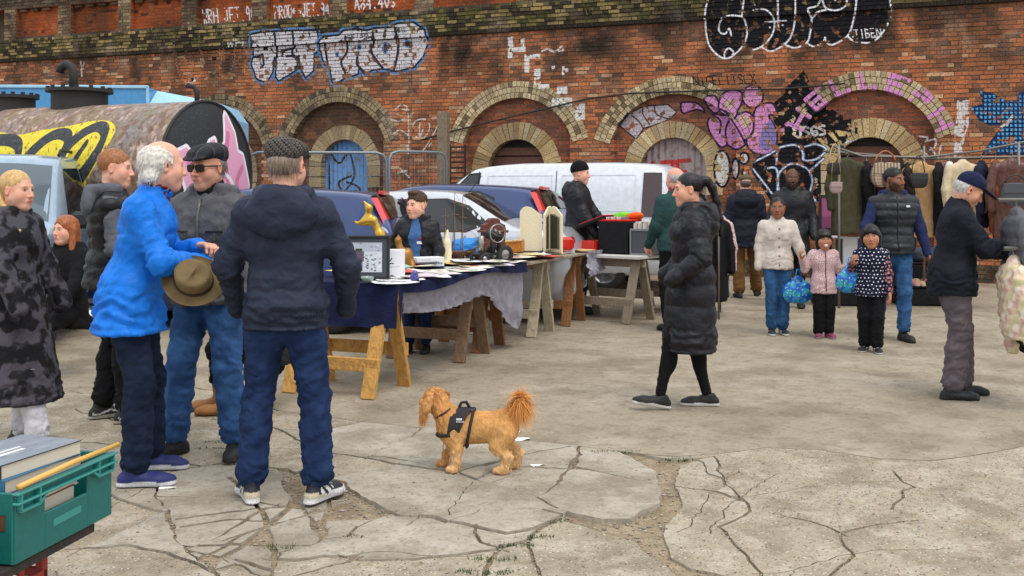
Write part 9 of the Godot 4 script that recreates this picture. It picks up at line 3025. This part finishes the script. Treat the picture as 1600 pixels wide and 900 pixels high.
func build_stall() -> void:
	var steel := mat("rail_steel", c8(120, 116, 110), 0.5, {"metal": 0.6})
	for q in [["pole standing at the left of the clothes stall", 1311, 13.5], ["pole behind the man in the gilet", 1444, 13.9], ["pole near the right edge of the stall", 1592, 13.1]]:
		var p := at(q[1], 240, q[2])
		tag(obj("stall_pole", MB.new().smooth(true).tube([Vector3(p.x, 0, p.z), Vector3(p.x, 2.16, p.z)], 0.017, 8), steel), q[0], "pole", "poles of the clothes stall")
	for q in [["upper rail rising to the right over the coats", [[1300, 228, 13.6], [1347, 244, 13.55], [1443, 246, 13.9], [1530, 236, 13.5], [1640, 214, 13.0]]], ["lower straight rail that carries the coats", [[1286, 236, 13.8], [1444, 248, 13.9], [1640, 244, 13.2]]]]:
		var pts := []
		for e in q[1]:
			pts.append(at(e[0], e[1], e[2]))
		tag(obj("stall_rail", MB.new().smooth(true).tube(pts, 0.016, 8), steel), q[0], "rail", "rails of the clothes stall")
	var olive := cloth("olive_cotton", c8(74, 72, 52), 0.9)
	var tan_ := cloth("tan_wool", c8(184, 148, 104), 0.9)
	var trench := cloth("stone_cotton", c8(206, 188, 156), 0.85)
	var leather := cloth("brown_leather", c8(86, 48, 36), 0.42, {"spec": 0.5})
	var blackc := cloth("black_coat_cloth", c8(26, 25, 28))
	var navy := cloth("navy_coat_cloth", c8(34, 38, 58))
	var wine := cloth("wine_wool", c8(66, 26, 34))
	for g in [["olive green parka at the left end of the rail", 1322, 240, 13.75, 0.15, 0.98, olive, 0.22], ["black leather coat edge on behind the olive parka", 1352, 246, 13.85, 1.2, 0.95, blackc, 0.2], ["wine red coat between black coat and tartan bag", 1375, 247, 13.85, 1.1, 0.86, wine, 0.2], ["dark navy coat behind the man in the gilet", 1402, 248, 13.95, 1.0, 0.9, navy, 0.2],
			["tan wool coat with a black bag hung in front", 1437, 246, 13.8, -0.2, 0.98, tan_, 0.2], ["black coat tucked between the tan and stone coats", 1464, 247, 13.8, 1.1, 0.94, blackc, 0.19], ["stone coloured trench coat on a white hanger", 1502, 243, 13.5, 0.1, 0.82, trench, 0.2], ["dark navy jacket behind the stone trench coat", 1531, 244, 13.6, 0.9, 0.85, navy, 0.2], ["grey checked jacket between the wine coat and the gilet man", 1416, 248, 13.9, 1.2, 0.85, cloth("grey_check", c8(150, 146, 142), 0.9, {"tex": T.houndstooth, "tri": 9.0}), 0.19], ["white shirt edge between black and stone coats", 1481, 246, 13.75, 1.25, 0.8, cloth("white_shirt", c8(214, 214, 216)), 0.18], ["rust brown jacket between navy jacket and leather coat", 1553, 243, 13.45, 1.0, 0.9, cloth("rust", c8(128, 72, 48)), 0.19], ["crinkled brown leather coat at the right end", 1577, 240, 13.2, -0.1, 1.04, leather, 0.22]]:
		garment(g[0], at(g[1], g[2], g[3]) + Vector3(0, -0.1, 0.05), g[4], g[5], g[6], g[7])
	var tartan := pattern(128, c8(176, 160, 134), func(im):
		for k in 8:
			im.fill_rect(Rect2i(k * 16, 0, 3, 128), c8(70, 62, 58))
			im.fill_rect(Rect2i(0, k * 16 + 5, 128, 3), c8(70, 62, 58))
			im.fill_rect(Rect2i(k * 16 + 9, 0, 2, 128), c8(210, 200, 180))
			im.fill_rect(Rect2i(0, k * 16 + 11, 128, 2), c8(150, 70, 60)))
	var blackl := mat("black_leather", c8(30, 30, 33), 0.4, {"tri": 8.0, "nrm": T.crumple, "ns": 0.3})
	var tanl := mat("tan_leather", c8(166, 96, 54), 0.45)
	var gold := mat("gold", c8(202, 160, 72), 0.32, {"metal": 0.85})
	handbag("black clutch on a pale strap hung on the olive parka", at(1304, 254, 13.4), 0.1, Vector3(0.22, 0.16, 0.07), blackl, 0.24, mat("pale_strap", c8(190, 170, 140), 0.5))
	handbag("small mauve bag on a chain below the black clutch", at(1306, 284, 13.35), 0.0, Vector3(0.17, 0.15, 0.06), mat("mauve_leather", c8(156, 132, 130), 0.45), 0.42, gold, 0.004)
	handbag("tartan tote with tan leather handles on the rail", at(1383, 254, 13.4), 0.0, Vector3(0.38, 0.32, 0.14), mat("tartan", Color.WHITE, 0.8, {"tex": tartan}), 0.15, tanl, 0.011)
	handbag("black shoulder bag hung in front of the tan coat", at(1434, 270, 13.4), 0.25, Vector3(0.27, 0.2, 0.1), blackl, 0.22, blackl)
	handbag("grey leather bag in front of the brown coat", at(1586, 286, 12.8), -0.1, Vector3(0.34, 0.28, 0.1), mat("slate_leather", c8(62, 68, 74), 0.5), 0.1, blackl)
	# on the ground below
	var pinkb := pattern(64, c8(168, 90, 134), func(im):
		im.fill_rect(Rect2i(0, 40, 30, 24), c8(206, 190, 180))
		im.fill_rect(Rect2i(34, 6, 20, 30), c8(140, 70, 112)))
	var bd := thing("painted_board", "pink painted board leaning on the wall under the parka", "board", at(1312, 332, 14.6), 0.0)
	obj("board", MB.new().box(Vector3.ZERO, Vector3(0.54, 0.46, 0.03), Basis(), 0.004), mat("pink_board", Color.WHITE, 0.7, {"tex": pinkb, "tri": 1.7}), bd)
	obj("frame", MB.new().box(Vector3(0, 0.235, 0), Vector3(0.58, 0.03, 0.05)).box(Vector3(0, -0.235, 0), Vector3(0.58, 0.03, 0.05)).box(Vector3(-0.28, 0, 0), Vector3(0.03, 0.44, 0.05)).box(Vector3(0.28, 0, 0), Vector3(0.03, 0.44, 0.05)), wood("black_board", c8(46, 42, 40)), bd)
	var st := thing("display_stand", "white display stand with brown leather goods on top", "stand", at(1328, 440, 14.2) * Vector3(1, 0, 1), 0.1)
	obj("leg", MB.new().box(Vector3(-0.06, 0.45, 0.14), Vector3(0.2, 0.9, 0.03), Basis(), 0.004), mat("white_card", c8(232, 232, 236), 0.6), st)
	obj("leg", MB.new().box(Vector3(0.2, 0.45, -0.1), Vector3(0.04, 0.9, 0.04)), steel, st)
	obj("shelf", MB.new().box(Vector3(0.06, 0.91, 0), Vector3(0.6, 0.025, 0.4), Basis(), 0.004), mat("white_card", c8(232, 232, 236), 0.6), st)
	sdf_thing("leather_goods", "brown leather pieces lying on the display stand", "leather", st.position + Vector3(0.05, 0.925, 0.02), 0.2, [ell(Vector3(0, 0.02, 0), Vector3(0.27, 0.035, 0.17), 0.02), ell(Vector3(0.1, 0.05, 0.02), Vector3(0.16, 0.03, 0.12), 0.02)], 0.015, tanl)
	for q in [["black case under the small girl's bag, left of the man", 1315, 468, 14.0, Vector3(0.75, 0.42, 0.5)], ["low black case in front of the shoes", 1440, 470, 14.0, Vector3(0.72, 0.24, 0.5)], ["black covered bench behind the shoes", 1446, 452, 14.9, Vector3(0.9, 0.5, 0.4)]]:
		var c := thing("black_case", q[0], "case", at(q[1], 440, q[3]) * Vector3(1, 0, 1), -0.1, "black cases on the ground at the stall")
		obj("case", MB.new().box(Vector3(0, q[4].y / 2, 0), q[4], Basis(), 0.025), cloth("black_case", c8(26, 26, 28), 0.7), c)
		obj("lid", MB.new().box(Vector3(0, q[4].y + 0.012, 0), q[4] * Vector3(1.01, 0, 1.01) + Vector3(0, 0.02, 0), Basis(), 0.008), cloth("black_case", c8(26, 26, 28), 0.7), c)
	for q in [["pink slipper at the left on the black case", 1420, c8(206, 140, 136), 0.1], ["pale gold flat shoe on the black case", 1429, c8(206, 176, 130), 0.1], ["pink knotted sandal on the black case", 1442, c8(196, 122, 112), 0.1], ["white soled shoe on the black case", 1456, c8(214, 206, 190), 0.09], ["black boot at the right on the black case", 1470, c8(32, 32, 36), 0.2]]:
		var J := {"sc": 1.0, "anl": Vector3(0, 0.085, 0), "fyl": 0.0, "fpl": 0.0}
		var s := thing("shoe", q[0], "shoe", at(q[1], 440, 14.0) * Vector3(1, 0, 1) + Vector3(0, 0.265, 0.08), 0.15, "shoes for sale on the black case")
		obj("upper", shoe_mesh(J, "l", {"up": q[2].srgb_to_linear(), "sole": l8(200, 190, 176), "top": q[3] - 0.03, "collar": 0.042}, 0.012), mat("shoes", Color.WHITE, 0.65, {"vc": true}), s)
	sdf_thing("folded_clothes", "pile of dark folded clothes on the bench at the stall", "clothes", at(1452, 400, 14.9) * Vector3(1, 0, 1) + Vector3(0, 0.53, 0), 0.0, [ell(Vector3(0, 0.06, 0), Vector3(0.34, 0.1, 0.18), 0.05), ell(Vector3(0.2, 0.16, 0.02), Vector3(0.2, 0.08, 0.14), 0.05), ell(Vector3(-0.2, 0.13, 0), Vector3(0.18, 0.07, 0.14), 0.05)], 0.02, cloth("slate_cloth", c8(62, 70, 84)))
	# small rail behind the walking woman
	var rp := at(1128, 345, 12.6)
	tag(obj("coat_rail", MB.new().smooth(true).tube([Vector3(rp.x - 0.1, 0, rp.z + 0.3), Vector3(rp.x - 0.1, 1.28, rp.z + 0.3), Vector3(rp.x + 0.08, 1.28, rp.z - 0.5), Vector3(rp.x + 0.08, 0, rp.z - 0.5)], 0.014, 6), steel), "low coat rail behind the walking woman", "rail")
	garment("pink and white patterned jacket on the low rail", Vector3(rp.x - 0.02, 1.2, rp.z), 0.3, 0.7, cloth("pale_print", c8(255, 255, 255), 0.9, {"tex": T.quilt, "tri": 2.0}), 0.12, "clothes on the low rail")
	garment("dark navy coat on the low rail", Vector3(rp.x + 0.05, 1.2, rp.z - 0.25), 0.9, 1.0, navy, 0.16, "clothes on the low rail")
	garment("long black dress at the near end of the low rail", Vector3(rp.x - 0.1, 1.2, rp.z + 0.2), 0.4, 1.0, blackc, 0.14, "clothes on the low rail")
	# rail at the right edge, where the elderly man looks
	for y in [1.46, 1.12]:
		tag(obj("coat_rail", MB.new().smooth(true).tube([Vector3(3.46, y, -7.2 - 0.25 * (y - 1.12)), Vector3(5.2, y, -7.2 - 0.25 * (y - 1.12)), Vector3(5.2, 0, -7.2 - 0.25 * (y - 1.12))], 0.016, 8), steel), "%s coat rail at the right edge before the elderly man" % ("upper" if y > 1.2 else "lower"), "rail")
	for g in [["grey padded jacket on the upper rail at the right edge", 3.60, 1.36, -7.3, 0.8, c8(96, 96, 102), 0.085], ["black jacket behind the peach one at the right edge", 3.64, 1.02, -7.22, 0.58, c8(28, 28, 31), 0.0], ["peach and cream checked padded jacket on the lower rail", 3.53, 1.02, -7.2, 0.52, c8(255, 255, 255), 0.07], ["olive green jacket at the right end of the lower rail", 3.70, 1.02, -7.15, 0.5, c8(104, 100, 62), 0.0]]:
		var m := cloth("rail_%s" % g[5].to_html(), g[5], 0.6, {"tex": T.peach, "tri": 2.4}) if g[6] == 0.07 else cloth("rail_%s" % g[5].to_html(), g[5], 0.6)
		garment(g[0], Vector3(g[1], g[2], g[3]), 1.45, g[4], m, 0.17, "clothes on the right hand rail", g[6])
	# shopping bags in hands
	var fish := pattern(128, c8(24, 96, 190), func(im):
		dots(im, 4, 12, c8(40, 150, 206), 4, 12)
		dots(im, 5, 6, c8(60, 176, 150), 6, 12)
		dots(im, 6, 3, c8(140, 200, 220), 9, 9))
	var bagm := mat("printed_plastic", Color.WHITE, 0.35, {"tex": fish, "tri": 3.0, "back": 0.3, "nrm": T.crumple, "ns": 0.5})
	var nz := noise(131, 1.0, 2)
	for q in [["blue printed carrier bag hanging from the older girl's hand", 1247, 437, 10.85, 0.17, 0.29], ["blue printed carrier bag held by the polka dot girl", 1328, 420, 9.85, 0.10, 0.27]]:
		var p := at(q[1], q[2], q[3])
		var o := thing("carrier_bag", q[0], "bag", p, 0.1, "printed carrier bags")
		var Q := [cap(Vector3(-q[4] * 0.3, -q[5] * 0.45, 0), Vector3(q[4] * 0.3, -q[5] * 0.45, 0), q[5] * 0.42, q[5] * 0.4, 0.03, 0.5, Vector3(0, 0, 1)), cap(Vector3(0, -q[5] * 0.15, 0), Vector3(0, 0.0, 0), q[4] * 0.65, 0.05, 0.03, 0.5, Vector3(0, 0, 1)), cut(Vector3.DOWN, Vector3(0, -q[5] * 0.85, 0))]
		obj("bag", net([field(Q, 0.011, func(v, n): return 0.009 * nz.get_noise_3d(v.x * 14, v.y * 7, v.z * 14))]), bagm, o)
		obj("handle", MB.new().smooth(true).tube([Vector3(-0.04, -0.02, 0.01), Vector3(-0.012, 0.11, 0.0), Vector3(0.012, 0.11, 0), Vector3(0.04, -0.02, 0.01)], 0.007, 5), mat("blue_plastic", c8(26, 132, 214), 0.35), o)
	# the brown hat in the blue jacketed man's hand
	var hat := MB.new().smooth(true)
	hat.grid(func(u, v):
		var a: float = u * TAU
		var r: float = [0.0, 0.06, 0.078, 0.082, 0.086, 0.09, 0.125, 0.142][int(v * 7.0)]
		var y: float = [0.095, 0.108, 0.10, 0.06, 0.02, 0.004, -0.002, 0.012 + 0.012 * absf(cos(a))][int(v * 7.0)]
		if v < 0.2: y -= 0.02 * maxf(0.0, cos(a * 1.0)) * (1.0 - v * 4.0)
		return Vector3(cos(a) * r * 1.14, y, sin(a) * r), 36, 7)
	var ho := thing("felt_hat", "brown tweed trilby hat held at the blue jacketed man's waist", "hat", Vector3(-1.62, 1.055, -5.22))
	ho.rotation = Vector3(0.9, -0.5, -0.55)
	obj("hat", hat, cloth("tweed_brown", c8(122, 104, 74), 0.95), ho)
	obj("band", MB.new().smooth(true).lathe([Vector2(0.089, 0.01), Vector2(0.087, 0.036)], 30, Transform3D(Basis.from_scale(Vector3(1.14, 1, 1)), Vector3.ZERO)), cloth("hat_band", c8(70, 58, 44)), ho)

func build_fence() -> void:
	var zinc := mat("galvanised", c8(136, 142, 148), 0.45, {"metal": 0.6, "tri": 3.0, "tex": T.dust})
	var P := [at(386, 238, 18.2), at(606, 236, 18.4), at(700, 244, 19.0)]
	for i in 2:
		var o := thing("fence_panel", ["grey wire mesh fence panel before the blue door", "grey wire mesh fence panel beside the timber post"][i], "fence", Vector3.ZERO, 0.0, "temporary fence panels")
		var a: Vector3 = P[i] * Vector3(1, 0, 1)
		var b: Vector3 = P[i + 1] * Vector3(1, 0, 1)
		var h: float = P[i].y
		var d := (b - a).normalized()
		obj("frame", MB.new().smooth(true).tube([a + d * 0.03, a + d * 0.03 + Vector3(0, h - 0.15, 0), a + d * 0.08 + Vector3(0, h - 0.04, 0), a + d * 0.2 + Vector3(0, h, 0), b - d * 0.2 + Vector3(0, h, 0), b - d * 0.08 + Vector3(0, h - 0.04, 0), b - d * 0.03 + Vector3(0, h - 0.15, 0), b - d * 0.03], 0.026, 8), zinc, o)
		var w := MB.new()
		var n := int(a.distance_to(b) / 0.075)
		for k in range(1, n):
			var p := a.lerp(b, float(k) / n)
			w.tube([p + Vector3(0, 0.2, 0), p + Vector3(0, h, 0)], 0.0028, 3, false)
		for k in range(1, 11):
			w.tube([a + Vector3(0, h * k / 11.0, 0), b + Vector3(0, h * k / 11.0, 0)], 0.0028, 3, false)
		kind(obj("wire_mesh", w, zinc, o), "stuff")
		obj("foot", MB.new().box(a + Vector3(0.1, 0.07, 0), Vector3(0.7, 0.14, 0.24), Basis(), 0.03), mat("black_rubber", c8(30, 29, 28), 0.6), o)
	tag(obj("timber_post", MB.new().box(at(693, 300, 19.3) * Vector3(1, 0, 1) + Vector3(0, 1.53, 0), Vector3(0.2, 3.06, 0.16), Basis(Vector3.UP, -0.36), 0.008), wood("post_wood", c8(134, 120, 102))), "grey squared timber post standing before the wall", "post")
	var g := thing("iron_grille", "small black barred grille on the wall beside the post", "grille", at(715, 262, 19.9), -0.36)
	for k in 9:
		obj("bar", MB.new().box(Vector3(0, -0.4 + 0.1 * k, 0), Vector3(0.32, 0.035, 0.03)), mat("black_iron", c8(38, 36, 36), 0.7), g)
	obj("stile", MB.new().box(Vector3(-0.16, 0, 0.01), Vector3(0.035, 0.9, 0.035)).box(Vector3(0.16, 0, 0.01), Vector3(0.035, 0.9, 0.035)), mat("black_iron", c8(38, 36, 36), 0.7), g)
